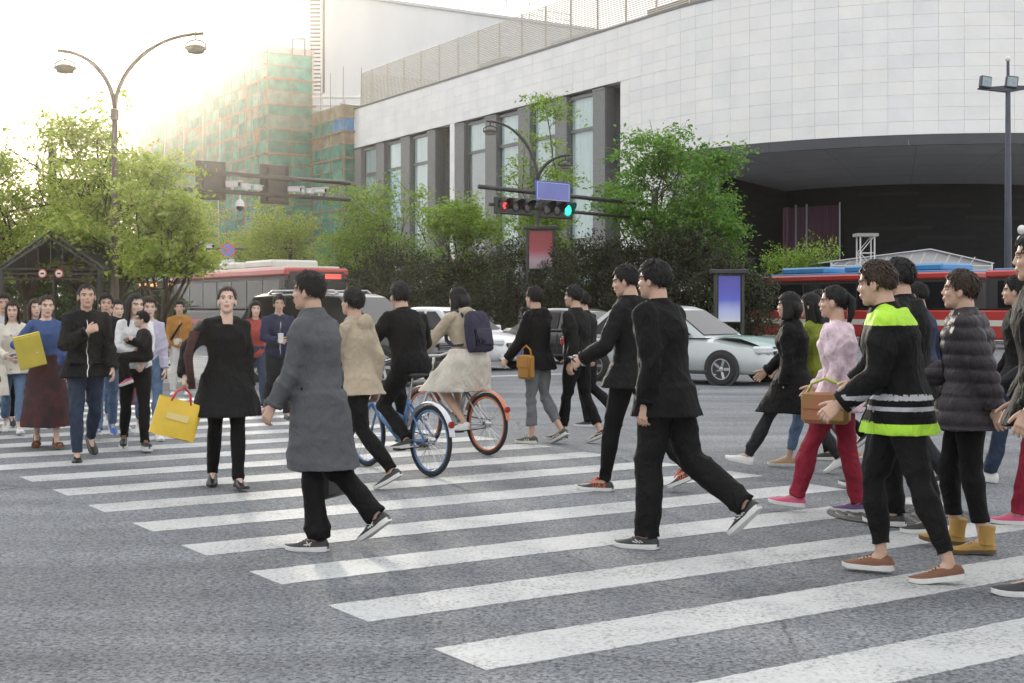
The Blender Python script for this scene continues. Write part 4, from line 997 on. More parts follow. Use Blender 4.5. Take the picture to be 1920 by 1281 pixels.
# ================================================================== vehicles
M_tyre = mat('tyre', (.015, .015, .016), .8, 0, .1); M_rim = mat('rim', (.42, .42, .43), .3, .8, .05); M_chrome = mat('chrome', (.5, .5, .5), .2, .9, 0)
M_cgl = mat('car_glass', (.010, .011, .013), .08, 0, 0, spec=.28); M_hl = mat('headlight', (.55, .57, .58), .1, 0, .1, 20); M_plate = mat('plate_blue', (.03, .09, .38), .4, 0, 0); M_tail = mat('taillight', (.3, .02, .02), .2, 0, 0)
M_trim = mat('car_trim', (.02, .02, .021), .5, 0, 0)
def wheel(o, c, r, w, side, spokes=5):
    u = thing_part('wheel', o); ax = Vector((side, 0, 0)); c = Vector(c)
    MB().lathe([(r * .62, -w / 2), (r * .9, -w / 2), (r, -w * .36), (r, w * .36), (r * .9, w / 2), (r * .64, w / 2 * .96)], c, ax, 28, False).build('tyre', M_tyre, u, 40)
    MB().lathe([(r * .64, w / 2 * .96), (r * .62, w * .34), (r * .56, w * .15), (.001, w * .10)], c, ax, 28, False).build('rim', mat('rim_dark', (.06, .06, .062), .4, .7, 0), u, True)
    b = MB()
    for k in range(spokes):
        a = 2 * pi * k / spokes; d = Vector((0, cos(a), sin(a))); b.bar(c + ax * w * .3, c + ax * w * .36 + d * r * .6, r * .16, .03, ax)
    b.lathe([(r * .16, w * .2), (r * .16, w * .4), (.001, w * .42)], c, ax, 12); b.lathe([(r * .58, w * .30), (r * .58, w * .46), (r * .64, w * .46), (r * .64, w * .30)], c, ax, 28, False); b.build('spoke_face', M_rim, u)
def body_loft(b, st, nseg=18):
    """st: stations (y, half width, z bottom, z shoulder, z top, roundness) -> closed rounded loft"""
    rings = []
    for (y, hw, zb, zs, zt2) in st:
        R = [];  pts = [(hw * .90, zb), (hw * .985, zb + .07), (hw, zb + (zs - zb) * .45), (hw * .985, zs - .08), (hw * .955, zs), (hw * .80, zs + (zt2 - zs) * .62), (hw * .45, zt2 - (zt2 - zs) * .08), (0, zt2)]
        R = [Vector((x, y, z)) for x, z in pts] + [Vector((-x, y, z)) for x, z in reversed(pts[:-1])]
        rings.append(R)
    b.loft(rings); return rings
def car(label, loc, head, paint, style='sedan', L_=4.7, W=1.82, H_=1.47, group='cars waiting at the crossing', hood=None, sign=False, name='car', cat='car'):
    o = thing(name, label, cat, loc, heading(head), group); hw = W / 2; hl = L_ / 2
    suv = style == 'suv'; zb = .22 if not suv else .30; zs = .86 if not suv else 1.02; zt2 = .93 if not suv else 1.10; r = .32 if not suv else .37
    b = MB(); st = [(-hl, hw * .80, zb + .15, zs - .08, zs - .02), (-hl + .08, hw * .90, zb + .05, zs + .02, zt2 + .04), (-hl + .5, hw * .97, zb, zs + .03, zt2 + .06), (-hl * .3, hw, zb, zs, zt2), (hl * .30, hw, zb, zs, zt2), (hl * .55, hw * .985, zb, zs - .04, zt2 - .01), (hl - .35, hw * .95, zb, zs - .14, zt2 - .14), (hl - .10, hw * .86, zb + .03, zs - .22, zt2 - .24), (hl, hw * .72, zb + .12, zs - .32, zt2 - .36)]
    body_loft(b, st); body = b.build('body', paint, o, 50)
    if hood:
        hb_ = MB(); rr_ = []
        for y, k, z in ((hl * .50, .80, zt2 + .012), (hl * .75, .78, zt2 - .02), (hl - .30, .74, zt2 - .115), (hl - .12, .68, zt2 - .20)):
            rr_.append([Vector((hw * k * x, y, z + .018 * (1 - x * x))) for x in (-1, -.6, 0, .6, 1)])
        hb_.loft(rr_, caps=False, closed=False); hb_.build('bonnet', hood, o, True)
    # greenhouse
    y0, y1, y2, y3 = ((-hl + .35, -hl * .52, hl * .10, hl * .46) if not suv else (-hl + .12, -hl + .45, hl * .16, hl * .52))
    zb2 = zt2 - .02; g = MB(); rings = []
    for z, f_, ya, yb in ((zb2, .93, y0, y3), (zb2 + (H_ - zb2) * .45, .835, y0 + (y1 - y0) * .5, y3 + (y2 - y3) * .5), (H_ - .06, .74, y1, y2), (H_, .62, y1 + .15, y2 - .15)):
        n = 5; ring = []
        for sx in (1, -1):
            ys = [ya + (yb - ya) * i / n for i in range(n + 1)]
            for y in (ys if sx == 1 else reversed(ys)):
                e_ = abs((y - (ya + yb) / 2) / ((yb - ya) / 2)); ring.append(Vector((sx * hw * f_ * (1 - .07 * e_ ** 4), y, z + .03 * (1 - e_ ** 2) * (z > zb2 + .3))))
        rings.append(ring)
    g.loft(rings); g.build('cabin', paint, o, 40)
    def gl(nm, pts): 
        nrm = (Vector(pts[1]) - Vector(pts[0])).cross(Vector(pts[-1]) - Vector(pts[0])).normalized(); cc = sum((Vector(p) for p in pts), Vector()) / len(pts)
        if nrm.dot(cc - Vector((0, 0, 1))) < 0: nrm = -nrm
        MB().add([Vector(p) + nrm * .022 for p in pts], [tuple(range(len(pts)))]).build(nm, M_cgl, o)
    zm = H_ - .09
    def gx(z): return hw * (.93 - (.93 - .74) * (z - zb2) / (H_ - .06 - zb2))
    def yf(z): return y3 + (y2 - y3) * (z - zb2) / (H_ - .06 - zb2)
    def yr(z): return y0 + (y1 - y0) * (z - zb2) / (H_ - .06 - zb2)
    za = zb2 + .05
    gl('windscreen', [(-gx(za) * .90, yf(za), za), (gx(za) * .90, yf(za), za), (gx(zm) * .86, yf(zm), zm), (-gx(zm) * .86, yf(zm), zm)])
    gl('rear_window', [(-gx(za) * .88, yr(za), za), (gx(za) * .88, yr(za), za), (gx(zm) * .84, yr(zm), zm), (-gx(zm) * .84, yr(zm), zm)])
    for sx in (-1, 1):
        ym = (y0 + y3) / 2 * .5
        gl('side_window', [(sx * gx(za), ym + .06, za), (sx * gx(za), yf(za) - .22, za), (sx * gx(zm), yf(zm) - .12, zm), (sx * gx(zm), ym + .06, zm)])
        gl('side_window', [(sx * gx(za), yr(za) + .30, za), (sx * gx(za), ym - .04, za), (sx * gx(zm), ym - .04, zm), (sx * gx(zm), yr(zm) + .16, zm)])
        for k, wy in enumerate((hl - .88, -hl + .92)):
            MB().lathe([(r * 1.16, -.02), (r * 1.16, .012), (r * .4, .012)], (sx * (hw * .985 - .0), wy, r), (sx, 0, 0), 28).build('wheel_arch', M_trim, o, 40)
            wheel(o, (sx * (hw - .09), wy, r), r, .23, sx)
        MB().box((sx * (hw * .70), hl - .13, zs - .17), (hw * .42, .22, .15), Matrix.Rotation(-sx * .42, 3, 'Z'), .04).build('headlight', M_hl, o)
        MB().box((sx * (hw * .72), -hl + .05, zs - .06), (hw * .38, .12, .16), None, .03).build('tail_light', M_tail, o)
        MB().box((sx * (hw + .09), yf(za) - .35, za + .05), (.2, .12, .13), None, .035).build('mirror', paint, o)
        for y in (ym + .25, ym - .75): MB().box((sx * (hw * .995), y, zs - .12), (.035, .16, .03), None, .01).build('door_handle', M_chrome, o)
        for y in (ym, yf(za) - .55, ym - .95): MB().box((sx * (hw * .975), y, (zb + zs) / 2 + .03), (.055, .012, zs - zb - .16)).build('door_seam', M_trim, o)
        MB().box((sx * hw * .96, 0, zb + .03), (.10, L_ * .62, .07), None, .02).build('sill', M_trim, o)
        if suv: MB().tube([(sx * hw * .58, y1 + .3, H_ + .0), (sx * hw * .58, y1 + .4, H_ + .06), (sx * hw * .58, y2 - .35, H_ + .06), (sx * hw * .58, y2 - .25, H_ + .0)], .02, 6).build('roof_rail', M_chrome, o)
    MB().box((0, hl - .02, zs - .26), (hw * .82, .08, .14), None, .02).build('grille', M_trim, o)
    for k in range(3): MB().box((0, hl + .022, zs - .31 + k * .045), (hw * .8, .012, .012)).build('grille_bar', M_chrome, o)
    MB().box((0, hl - .06, zb + .12), (hw * 1.35, .16, .16), None, .04).build('bumper', M_trim if suv else paint, o)
    MB().box((0, hl + .045, zb + .20), (.44, .02, .14), None, .004).build('number_plate', M_plate, o)
    if sign:
        MB().box((0, (y1 + y2) / 2 + .1, H_ + .09), (.55, .2, .13), None, .04).build('roof_sign', M_camw, o); MB().box((0, (y1 + y2) / 2 + .205, H_ + .09), (.2, .01, .07)).build('roof_sign_lamp', mat('taxi_red', (.4, .05, .05), .4, 0, 0), o)
    return o
M_blk = mat('paint_black', (.012, .012, .014), .25, 0, .1, 2, coat=.6); M_wpt = mat('paint_white', (.58, .58, .59), .3, 0, .03, 2, coat=.5); M_silv = mat('paint_pale_grey', (.42, .45, .45), .3, .2, .04, 2, coat=.5); M_teal = mat('paint_teal', (.02, .15, .125), .3, 0, .06, 2, coat=.5)
p = P(735, 580, 27.0); car('black sport utility car behind the grey-coated man', Vector((p.x - .9, p.y + .6, 0)), (.87, -.5, 0), M_blk, 'suv', 4.75, 1.92, 1.78)
p = P(890, 580, 33.5); car('white saloon car behind the cyclist with the backpack', Vector((p.x - .6, p.y + 1, 0)), (.72, -.69, 0), M_wpt, 'sedan', 4.6, 1.8, 1.5)
p = P(1345, 580, 27.0); car('pale taxi with a teal bonnet and roof sign behind the men in black', Vector((p.x - .65, p.y + 1.0, 0)), (.80, -.60, 0), M_silv, 'sedan', 4.7, 1.82, 1.52, hood=M_teal, sign=True, name='taxi', cat='taxi')
p = P(1120, 580, 36.5); car('black saloon car partly hidden behind the couple in black', Vector((p.x - .3, p.y + .6, 0)), (.75, -.66, 0), M_blk, 'sedan', 4.7, 1.82, 1.47)
def bus(label, loc, head, band, roofc, low, side, L_=11.5, H_=2.95, roof_h=.3, led=None, group='city buses'):
    o = thing('city_bus', label, 'bus', loc, heading(head), group); W = 2.5; hw = W / 2; hl = L_ / 2
    MB().box((0, 0, .34 + .55), (W, L_, 1.1), None, .06).build('lower_body', low, o); MB().box((0, 0, (1.44 + H_ - .28) / 2), (W - .06, L_ - .06, H_ - .28 - 1.44), None, .05).build('window_band', M_trim, o)
    MB().box((0, 0, H_ - .14), (W + .02, L_ + .02, .28), None, .09).build('roof_band', band, o); MB().box((0, 0, H_ + .02), (W - .5, L_ - .4, .10), None, .04).build('roof', roofc, o)
    for y, l_ in ((hl * .45, 2.6), (-hl * .1, 1.6), (-hl * .6, 2.8)): MB().box((0, y, H_ + .05 + roof_h / 2), (1.9, l_, roof_h), None, .12).build('roof_unit', roofc, o)
    for sx in (-1, 1):
        n = 7
        for k in range(n):
            y = -hl + .5 + (k + .5) * (L_ - 1.0) / n; MB().box((sx * (hw - .028), y, 2.02), (.02, (L_ - 1.0) / n - .09, 1.02), None, .006).build('side_window', M_cgl, o)
        for wy in (hl - 2.6, -hl + 3.2):
            MB().lathe([(.56, 0), (.56, .012), (.2, .012)], (sx * hw, wy, .48), (sx, 0, 0), 24).build('wheel_arch', M_trim, o, 40); wheel(o, (sx * (hw - .12), wy, .48), .48, .28, sx, 8)
        MB().box((sx * (hw + .003), 0, .95), (.012, L_ - .3, .22)).build('side_stripe', side, o)
        MB().tube([(sx * (hw - .1), hl, 2.55), (sx * (hw + .15), hl + .25, 2.5), (sx * (hw + .2), hl + .28, 2.2)], .03, 6).build('mirror_arm', M_trim, o); MB().box((sx * (hw + .2), hl + .28, 2.05), (.2, .12, .42), None, .04).build('mirror', M_trim, o)
        MB().box((sx * .92, hl + .01, .72), (.42, .06, .2), None, .03).build('headlight', M_hl, o)
    MB().box((0, hl - .01, 1.93), (W - .2, .04, 1.15), None, .015).build('windscreen', M_cgl, o); MB().box((0, hl + .005, H_ - .30), (W - .35, .05, .34), None, .02).build('sign_case', M_trim, o)
    MB().box((0, hl + .01, .42), (W - .1, .06, .2), None, .03).build('bumper', M_trim, o); MB().box((0, hl + .05, .62), (.5, .02, .15)).build('number_plate', M_plate, o)
    if led:
        for x, w_ in led[0]: MB().box((x, hl + .04, H_ - .30), (w_, .012, .17)).build('sign_light', led[1], o)
    return o
M_bred = mat('bus_red', (.38, .035, .03), .35, 0, .08, 1, coat=.3); M_bwht = mat('bus_cream', (.55, .53, .48), .4, 0, .06, 1); M_bblue = mat('bus_blue', (.045, .21, .44), .35, 0, .08, 1, coat=.3); M_bgrey = mat('bus_grey', (.33, .38, .36), .4, 0, .08, 1); M_bdk = mat('bus_dark', (.03, .03, .032), .35, 0, .1, 1, coat=.3)
LR = mat('led_red', (.3, .02, .02), .4, 0, 0, emit=(1, .06, .04), estr=1.1); LO = mat('led_orange', (.3, .12, .02), .4, 0, 0, emit=(1, .42, .12), estr=.9)
q = P(604, 580, 49.5); bus('city bus with red roof edge, cream roof and red destination lights', Vector((q.x, q.y, 0)) + E * 5.75 - S * .2, -E, M_bred, M_bwht, M_bdk, M_bred, led=(((-.62, .62), (-.12, .1), (.02, .1), (.15, .08), (.72, .1)), LR))
q = P(288, 580, 66); bus('farther city bus with pale blue roof unit and orange destination lights', Vector((q.x, q.y, 0)) + E * 5.75, -E, M_bgrey, mat('bus_pale_blue', (.28, .38, .47), .4), M_bgrey, M_bred, led=(((-.72, .5), (.3, .9)), LO))
q0 = SE(44.2, 46.5); bus('city bus with blue roof units and red roof edge behind the right-hand crowd', q0 - E * 6.4, E, M_bred, M_bblue, M_bred, M_bwht, H_=2.92)
bus('second blue-roofed city bus at the right edge, following the first', q0 - E * 19.2, E, M_bred, M_bblue, M_bred, M_bwht, H_=2.92)
# ================================================================== people: one continuous body each, clothes and hair as children
TMP = bpy.data.scenes.new('tmp')
def remesh(mb, voxel, smooth=2, fac=.5):
    """fuse overlapping shells into one smooth skin; returns (verts, polys) arrays"""
    me = mb.mesh('tmp', []); o = bpy.data.objects.new('tmp', me); TMP.collection.objects.link(o)
    r = o.modifiers.new('r', 'REMESH'); r.mode = 'VOXEL'; r.voxel_size = voxel
    if smooth: s_ = o.modifiers.new('s', 'SMOOTH'); s_.iterations = smooth; s_.factor = fac
    vl = TMP.view_layers[0]; vl.update(); ev = o.evaluated_get(vl.depsgraph); m2 = bpy.data.meshes.new_from_object(ev)
    bpy.data.objects.remove(o, do_unlink=True); bpy.data.meshes.remove(me); return m2
def coords(me):
    a = np.empty(len(me.vertices) * 3, np.float32); me.vertices.foreach_get('co', a); return a.reshape(-1, 3)
def normals(me):
    a = np.empty(len(me.vertices) * 3, np.float32); me.vertices.foreach_get('normal', a); return a.reshape(-1, 3)
def setco(me, c): me.vertices.foreach_set('co', c.astype(np.float32).ravel()); me.update()
def folds(me, amp, seed, fr=1.0, vert=.35, ctr=(), low=None):
    """cloth creases: warped ridges pushed along the normals, deeper round the joints ctr"""
    c, n = coords(me).astype(float), normals(me); wt = np.full(len(c), .75)
    for p in ctr: wt += 1.1 * np.exp(-((c - np.array(p)) ** 2).sum(1) / .11 ** 2)
    wt = np.minimum(wt, 1.9)
    if low is not None: wt *= np.clip((low - c[:, 2]) / .12, .12, 1)
    rg = np.random.default_rng(seed); d = np.zeros(len(c))
    w = np.stack([np.sin(c[:, (i + 1) % 3] * 9 + rg.uniform(0, 6)) + .6 * np.sin(c[:, (i + 2) % 3] * 17 + rg.uniform(0, 6)) for i in range(3)], 1) * .045
    q = c + w
    for k in range(5):
        v = rg.normal(size=3); v[2] = v[2] * (1.6 - vert * 2); v /= np.linalg.norm(v); f_ = fr * (16, 26, 38, 55, 24)[k]
        d += (1 - np.abs(np.sin(q @ v * f_ * .5 + rg.uniform(0, 6)))) ** 2.2 * (1, .8, .5, .35, .8)[k] - .24
    setco(me, c + n * (d * wt * amp)[:, None])
def smoothme(me):
    me.polygons.foreach_set('use_smooth', [True] * len(me.polygons)); me.update()
def paint_faces(me, fn):
    """material index per face from fn(centres array) -> ints"""
    c = np.empty(len(me.polygons) * 3, np.float32); me.polygons.foreach_get('center', c)
    me.polygons.foreach_set('material_index', np.asarray(fn(c.reshape(-1, 3)), np.int32)); me.update()
def ik(a, t, l1, l2, pole):
    a, t = Vector(a), Vector(t); d = t - a; L_ = min(max(d.length, .02), (l1 + l2) * .995); dn = d.normalized(); t = a + dn * L_
    x = (l1 * l1 - l2 * l2 + L_ * L_) / (2 * L_); y = sqrt(max(l1 * l1 - x * x, 1e-8)); p = Vector(pole); p = (p - dn * p.dot(dn))
    p = p.normalized() if p.length > 1e-4 else Vector((0, 1, 0)); return a + dn * x + p * y, t
def cloth(name, col, rough=.72, var=.18, sc=5.0, bump=.25, bs=180, **kw):
    new = 'cloth_' + name not in MATS
    m = mat('cloth_' + name, col, rough, 0, var, sc, bump, bs, spec=.14, **kw)
    if new:          # crumple: a second, broader relief under the weave
        N, L = m.node_tree.nodes, m.node_tree.links; fine = [n for n in N if n.type == 'BUMP'][0]
        t = N.new('ShaderNodeTexCoord'); mp = N.new('ShaderNodeMapping'); mp.inputs['Scale'].default_value = (1, 1, .55); mp.inputs['Rotation'].default_value = (.4, .3, 0)
        n1 = N.new('ShaderNodeTexNoise'); n1.inputs['Scale'].default_value = 13; n1.inputs['Detail'].default_value = 3; n1.inputs['Distortion'].default_value = 1.6
        L.new(t.outputs['Object'], mp.inputs['Vector']); L.new(mp.outputs['Vector'], n1.inputs['Vector'])
        b2 = N.new('ShaderNodeBump'); b2.inputs['Strength'].default_value = .7; b2.inputs['Distance'].default_value = .03
        L.new(n1.outputs['Fac'], b2.inputs['Height']); L.new(b2.outputs['Normal'], fine.inputs['Normal'])
    return m
SKIN = mat('skin', (.47, .30, .22), .5, 0, .08, 14, .05, 120, spec=.35); SKINP = mat('skin_pale', (.55, .38, .30), .5, 0, .07, 14, .05, 120, spec=.35); LIPS = mat('lips', (.38, .14, .12), .4, 0, .1, 20)
HAIR = mat('hair_black', (.008, .007, .0065), .55, 0, .4, 30, .6, 90, streak=(6, 6, 1), spec=.25); HAIRB = mat('hair_brown', (.030, .018, .011), .55, 0, .4, 30, .6, 90, streak=(6, 6, 1), spec=.25)
EYEW = mat('eye_white', (.42, .38, .35), .3, 0, 0); IRIS = mat('iris', (.015, .01, .008), .2, 0, 0)
BLACK = cloth('black', (.006, .006, .0066)); BLACK2 = cloth('black_soft', (.009, .009, .0095)); CHAR = cloth('charcoal', (.022, .023, .026)); GREYC = cloth('grey_wool', (.082, .085, .092), var=.05, sc=30, bump=.3, bs=140)
BEIGE = cloth('beige', (.36, .30, .22)); CREAM = cloth('cream', (.55, .51, .44)); WHITEC = cloth('white', (.62, .62, .62)); PINK = cloth('pink', (.56, .27, .29)); MUST = cloth('mustard', (.33, .155, .04)); NAVY = cloth('navy', (.025, .03, .06)); BLUEC = cloth('blue', (.05, .085, .20))
JEANS = cloth('denim', (.10, .155, .24), var=.3, sc=7); JEANSD = cloth('denim_dark', (.03, .042, .07), var=.25, sc=7); GREYT = cloth('grey_trouser', (.15, .155, .165)); REDT = cloth('crimson', (.22, .018, .035)); OLIVE = cloth('olive_lime', (.16, .19, .025)); PUFF = cloth('puffer', (.036, .031, .035), .5); LIME = cloth('lime', (.36, .62, .05), .6); REFL = cloth('reflective_grey', (.35, .35, .37), .5); REDJ = cloth('red_jacket', (.30, .06, .05)); PLAID = cloth('plaid_navy', (.035, .033, .055)); PINKW = cloth('pink_white', (.60, .47, .52), var=.3, sc=16)
SH_BLK = mat('shoe_black', (.02, .02, .022), .5, 0, .2, 20, .2, 90); SH_WHT = mat('shoe_white', (.62, .62, .60), .5, 0, .06, 20); SH_SOLE = mat('sole_white', (.60, .60, .58), .55, 0, .08, 30); SH_DSOLE = mat('sole_dark', (.025, .024, .023), .7, 0, .1); SH_TAN = mat('shoe_tan', (.36, .23, .12), .6, 0, .2, 12, .3, 60); SH_BRN = mat('shoe_brown', (.155, .062, .026), .55, 0, .2, 12, .3, 60); SH_YEL = mat('boot_yellow', (.34, .20, .045), .65, 0, .2, 10, .35, 60); SH_PINK = mat('shoe_pink', (.50, .07, .16), .5, 0, .1); SH_PUR = mat('shoe_purple', (.10, .045, .16), .5, 0, .1); SH_ORG = mat('lace_orange', (.70, .12, .03), .5, 0, .05); SH_OLV = mat('shoe_olive', (.06, .065, .04), .6, 0, .2); SH_BLUE = mat('shoe_blue', (.04, .11, .35), .5, 0, .1); LEATH = mat('leather_black', (.016, .015, .015), .35, 0, .2, 8, .2, 60); SH_RED = mat('shoe_red', (.45, .03, .03), .5, 0, .1)

def hand_shell(mb, wrist, d, t, side, curl=.35, k=1.0):
    """palm and five fingers; d towards the fingers, t towards the thumb side, side +1 right / -1 left"""
    d = d.normalized(); t = (t - d * t.dot(d)).normalized(); n = d.cross(t) * (-1 if side > 0 else 1)
    rings = []
    for y, w, h in ((-.02, .026, .020), (.015, .030, .019), (.05, .039, .016), (.088, .041, .013)):
        rings.append(mb.ring(wrist + d * y * k, t, n, 10, w * k, h * k))
    mb.loft(rings)
    for i, (off, L_) in enumerate(((.030, .068), (.010, .078), (-.010, .072), (-.029, .056))):
        p = wrist + (d * .082 + t * off) * k; a = 0; pts = [p - d * .015 * k]; q = p
        pts.append(q)
        for j, f_ in enumerate((.45, .32, .25)):
            a += curl * (1.0, 1.25, .9)[j] * (1 + .12 * i); q = q + (d * cos(a) + n * sin(a) + t * (.10 * off / .03) * (1 - curl)) * L_ * f_ * k; pts.append(q)
        mb.tube(pts, [.0095 * k, .0095 * k, .0088 * k, .0080 * k, .0062 * k], 8)
    p = wrist + (d * .018 + t * .024) * k; dd = (d * .72 + t * .62 + n * .25 * (.5 + curl)).normalized(); q = p + dd * .042 * k; q2 = q + (dd + n * curl * .8 + d * .35).normalized() * .032 * k; q3 = q2 + (dd + n * curl * 1.2 + d * .6).normalized() * .022 * k
    mb.tube([p, q, q2, q3], [.0145 * k, .0115 * k, .0100 * k, .0070 * k], 8)

def head_mesh(hc, Rm, k, hair_m, skin, seed=0):
    b = MB(); hr = random.Random(seed * 13 + 5); fx, fz, fy = hr.uniform(.93, 1.05), hr.uniform(.96, 1.05), hr.uniform(.97, 1.04)
    b.ell((0, -.012, .030), (.0745, .093, .088), 20, 14); b.ell((0, .020, -.028), (.060, .070, .086), 18, 12); b.ell((0, .058, -.092), (.027, .024, .020)); b.ell((0, .045, -.075), (.045, .035, .032))
    b.capsule((0, .083, .010), (0, .0945, -.022), .008, .0115, 10); b.ell((0, .087, -.026), (.0165, .010, .0085)); b.ell((0, .074, .024), (.050, .017, .011))
    for sx in (-1, 1): b.ell((sx * .034, .056, -.022), (.026, .026, .026)); b.ell((sx * .077, -.004, -.012), (.009, .021, .032), 10, 8, Matrix.Rotation(sx * .3, 3, 'Z'))
    b.ell((0, .087, -.054), (.023, .010, .0065)); b.ell((0, .084, -.064), (.020, .010, .0075)); b.capsule((0, -.022, -.05), (0, -.045, -.20), .050, .055, 14)
    me = remesh(b, .0058, 3, .5); c = coords(me).astype(float)
    for sx in (-1, 1):
        g = np.exp(-(((c[:, 0] - sx * .032) / .015) ** 2 + ((c[:, 2] - .006) / .010) ** 2)) * (c[:, 1] > .04); c[:, 1] -= g * .009
    g = np.exp(-((c[:, 0] / .022) ** 2 + ((c[:, 2] + .0595) / .0022) ** 2)) * (c[:, 1] > .06); c[:, 1] -= g * .004
    setco(me, c)
    def sel(f):
        r = np.zeros(len(f), int); x, y, z = f[:, 0], f[:, 1], f[:, 2]
        r[(y > .075) & (np.abs(x) < .024) & (np.abs(z + .0595) < .0105 * (1 - (np.abs(x) / .03) ** 2))] = 1
        r[(y > .05) & (np.abs(np.abs(x) - .033) < .021) & (np.abs(z - .0265 + .12 * (np.abs(np.abs(x) - .030))) < .0032)] = 2
        return r
    paint_faces(me, sel); vs = c; fs = [tuple(p.vertices) for p in me.polygons]; mi = [p.material_index for p in me.polygons]
    mb = MB(); mb.v = [tuple(p) for p in vs]; mb.f = fs; mb.m = mi; bpy.data.meshes.remove(me)
    for sx in (-1, 1):
        mb.use(3).ell((sx * .032, .0715, .006), (.0125, .012, .0055), 10, 6); mb.use(4).ell((sx * .032, .0800, .006), (.0062, .0045, .0054), 8, 6)
    mb.v = [tuple(hc + Rm @ (Vector((p[0] * fx, p[1] * fy, p[2] * fz)) * k)) for p in mb.v]; return mb
def hair_mesh(style, hc, Rm, k, seed):
    rg = random.Random(seed); b = MB(); n, m_ = 72, 40; rings = []; ph = [rg.uniform(0, 6.28) for _ in range(8)]
    vol = {'short': 1.075, 'crop': 1.035, 'long': 1.085, 'bob': 1.11, 'bun': 1.055, 'tail': 1.055}[style]
    for j in range(m_ + 1):
        el = -pi / 2 + pi * j / m_; ring = []
        for i in range(n):
            az = 2 * pi * i / n; fa = abs((az + pi) % (2 * pi) - pi) * 180 / pi          # 0 = front
            fr_ = {'short': 24, 'crop': 33, 'long': 26, 'bob': 16, 'bun': 33, 'tail': 31}[style]
            lim = fr_ if fa < 38 else fr_ - (fr_ + 8) * min(1, (fa - 38) / 26) if fa < 78 else -8 - 34 * min(1, (fa - 78) / 45)
            if style in ('short', 'crop') and 62 < fa < 84: lim -= 12
            lim += 4 * sin(az * 17 + ph[0]) + 3 * sin(az * 31 + ph[1])
            ed = max(0, min(1, (el * 180 / pi - lim) / 8 + .5)); rr_ = .88 + (vol - .88) * ed
            rr_ += ed * (.022 * sin(az * 5 + ph[2] + 3 * el) * sin(el * 5 + ph[3]) + .016 * sin(az * 19 + ph[4] + 5 * sin(el * 3)) + .014 * abs(sin(az * 29 + ph[5] - el * 7)) + .012 * sin(el * 21 + ph[6] + 3 * sin(az * 6))) * (1.5 if style == 'short' else .8)
            if style in ('short',) and fa < 75 and 18 < el * 180 / pi < 80: rr_ += .05 * ed * (1 + .6 * sin(az * 14 + ph[7]))
            x, y, z = sin(az) * cos(el) * .0765 * rr_, cos(az) * cos(el) * .096 * rr_, sin(el) * .094 * rr_
            ring.append(Vector((x, y - .013, z + .030)))
        rings.append(ring)
    b.loft(rings)
    if style in ('long', 'bob'):
        low = -.30 if style == 'long' else -.13
        for x0, y0, rx, ry in ((0, -.075, .080, .040), (-.070, -.025, .024, .045), (.070, -.025, .024, .045)) + (((-.072, .025, .018, .022), (.072, .025, .018, .022)) if style == 'long' else ((-.074, .015, .016, .03), (.074, .015, .016, .03))):
            rr2 = []
            for q in range(9):
                f_ = q / 8; z = .05 + (low - .05) * f_; sp = 1 + .12 * sin(f_ * 5 + x0 * 40)
                c_ = Vector((x0 * (1 + .18 * f_), y0 - .02 * sin(f_ * 3), z)); rr2.append([c_ + Vector((rx * sp * (1 - .45 * f_ ** 3) * cos(a) * (1 + .08 * sin(a * 9 + seed)), ry * sp * (1 - .4 * f_ ** 3) * sin(a) * (1 + .08 * sin(a * 7)), 0)) for a in [2 * pi * i / 20 for i in range(20)]])
            b.loft(rr2)
    if style == 'bun': b.ell((0, -.105, .075), (.042, .038, .040), 14, 10)
    if style == 'tail': b.tube([(0, -.095, .06), (0, -.135, .02), (0, -.135, -.08), (0, -.115, -.18)], [.026, .032, .028, .008], 10, flat=.7)
    # loose tufts that break the moulded surface
    for q in range(420 if style in ('short', 'crop') else 300):
        az = rg.uniform(0, 6.283); el = math.asin(rg.uniform(-.55, 1)); fa = abs((az + pi) % (2 * pi) - pi) * 180 / pi; fr_ = 20 if fa < 50 else -4 if fa < 85 else -34
        if el * 180 / pi < fr_ + 6: continue
        nrm = Vector((sin(az) * cos(el), cos(az) * cos(el), sin(el))); p = Vector((nrm.x * .0765, nrm.y * .096 - .013, nrm.z * .094 + .030)) * 1.0; p = Vector((p.x * (vol - .01), (p.y + .013) * (vol - .01) - .013, (p.z - .03) * (vol - .01) + .03))
        dn = Vector((0, -.35, -1)) if el < 1.1 else Vector((rg.gauss(0, .6), .8, 0)); dn = (dn + Vector((rg.gauss(0, .45), rg.gauss(0, .45), rg.gauss(0, .3)))); dn = (dn - nrm * dn.dot(nrm)).normalized()
        L_ = rg.uniform(.022, .045) * (1.2 if style == 'short' else .8); sd_ = nrm.cross(dn) * rg.uniform(.0035, .007); m1 = p + dn * L_ * .55 + nrm * rg.uniform(.003, .009)
        b.add([p - sd_, p + sd_, m1 + sd_ * .7, m1 - sd_ * .7, p + dn * L_ + nrm * rg.uniform(-.002, .010)], [(0, 1, 2, 3), (3, 2, 4)])
    b.v = [tuple(hc + Rm @ (Vector(p) * k)) for p in b.v]; return b

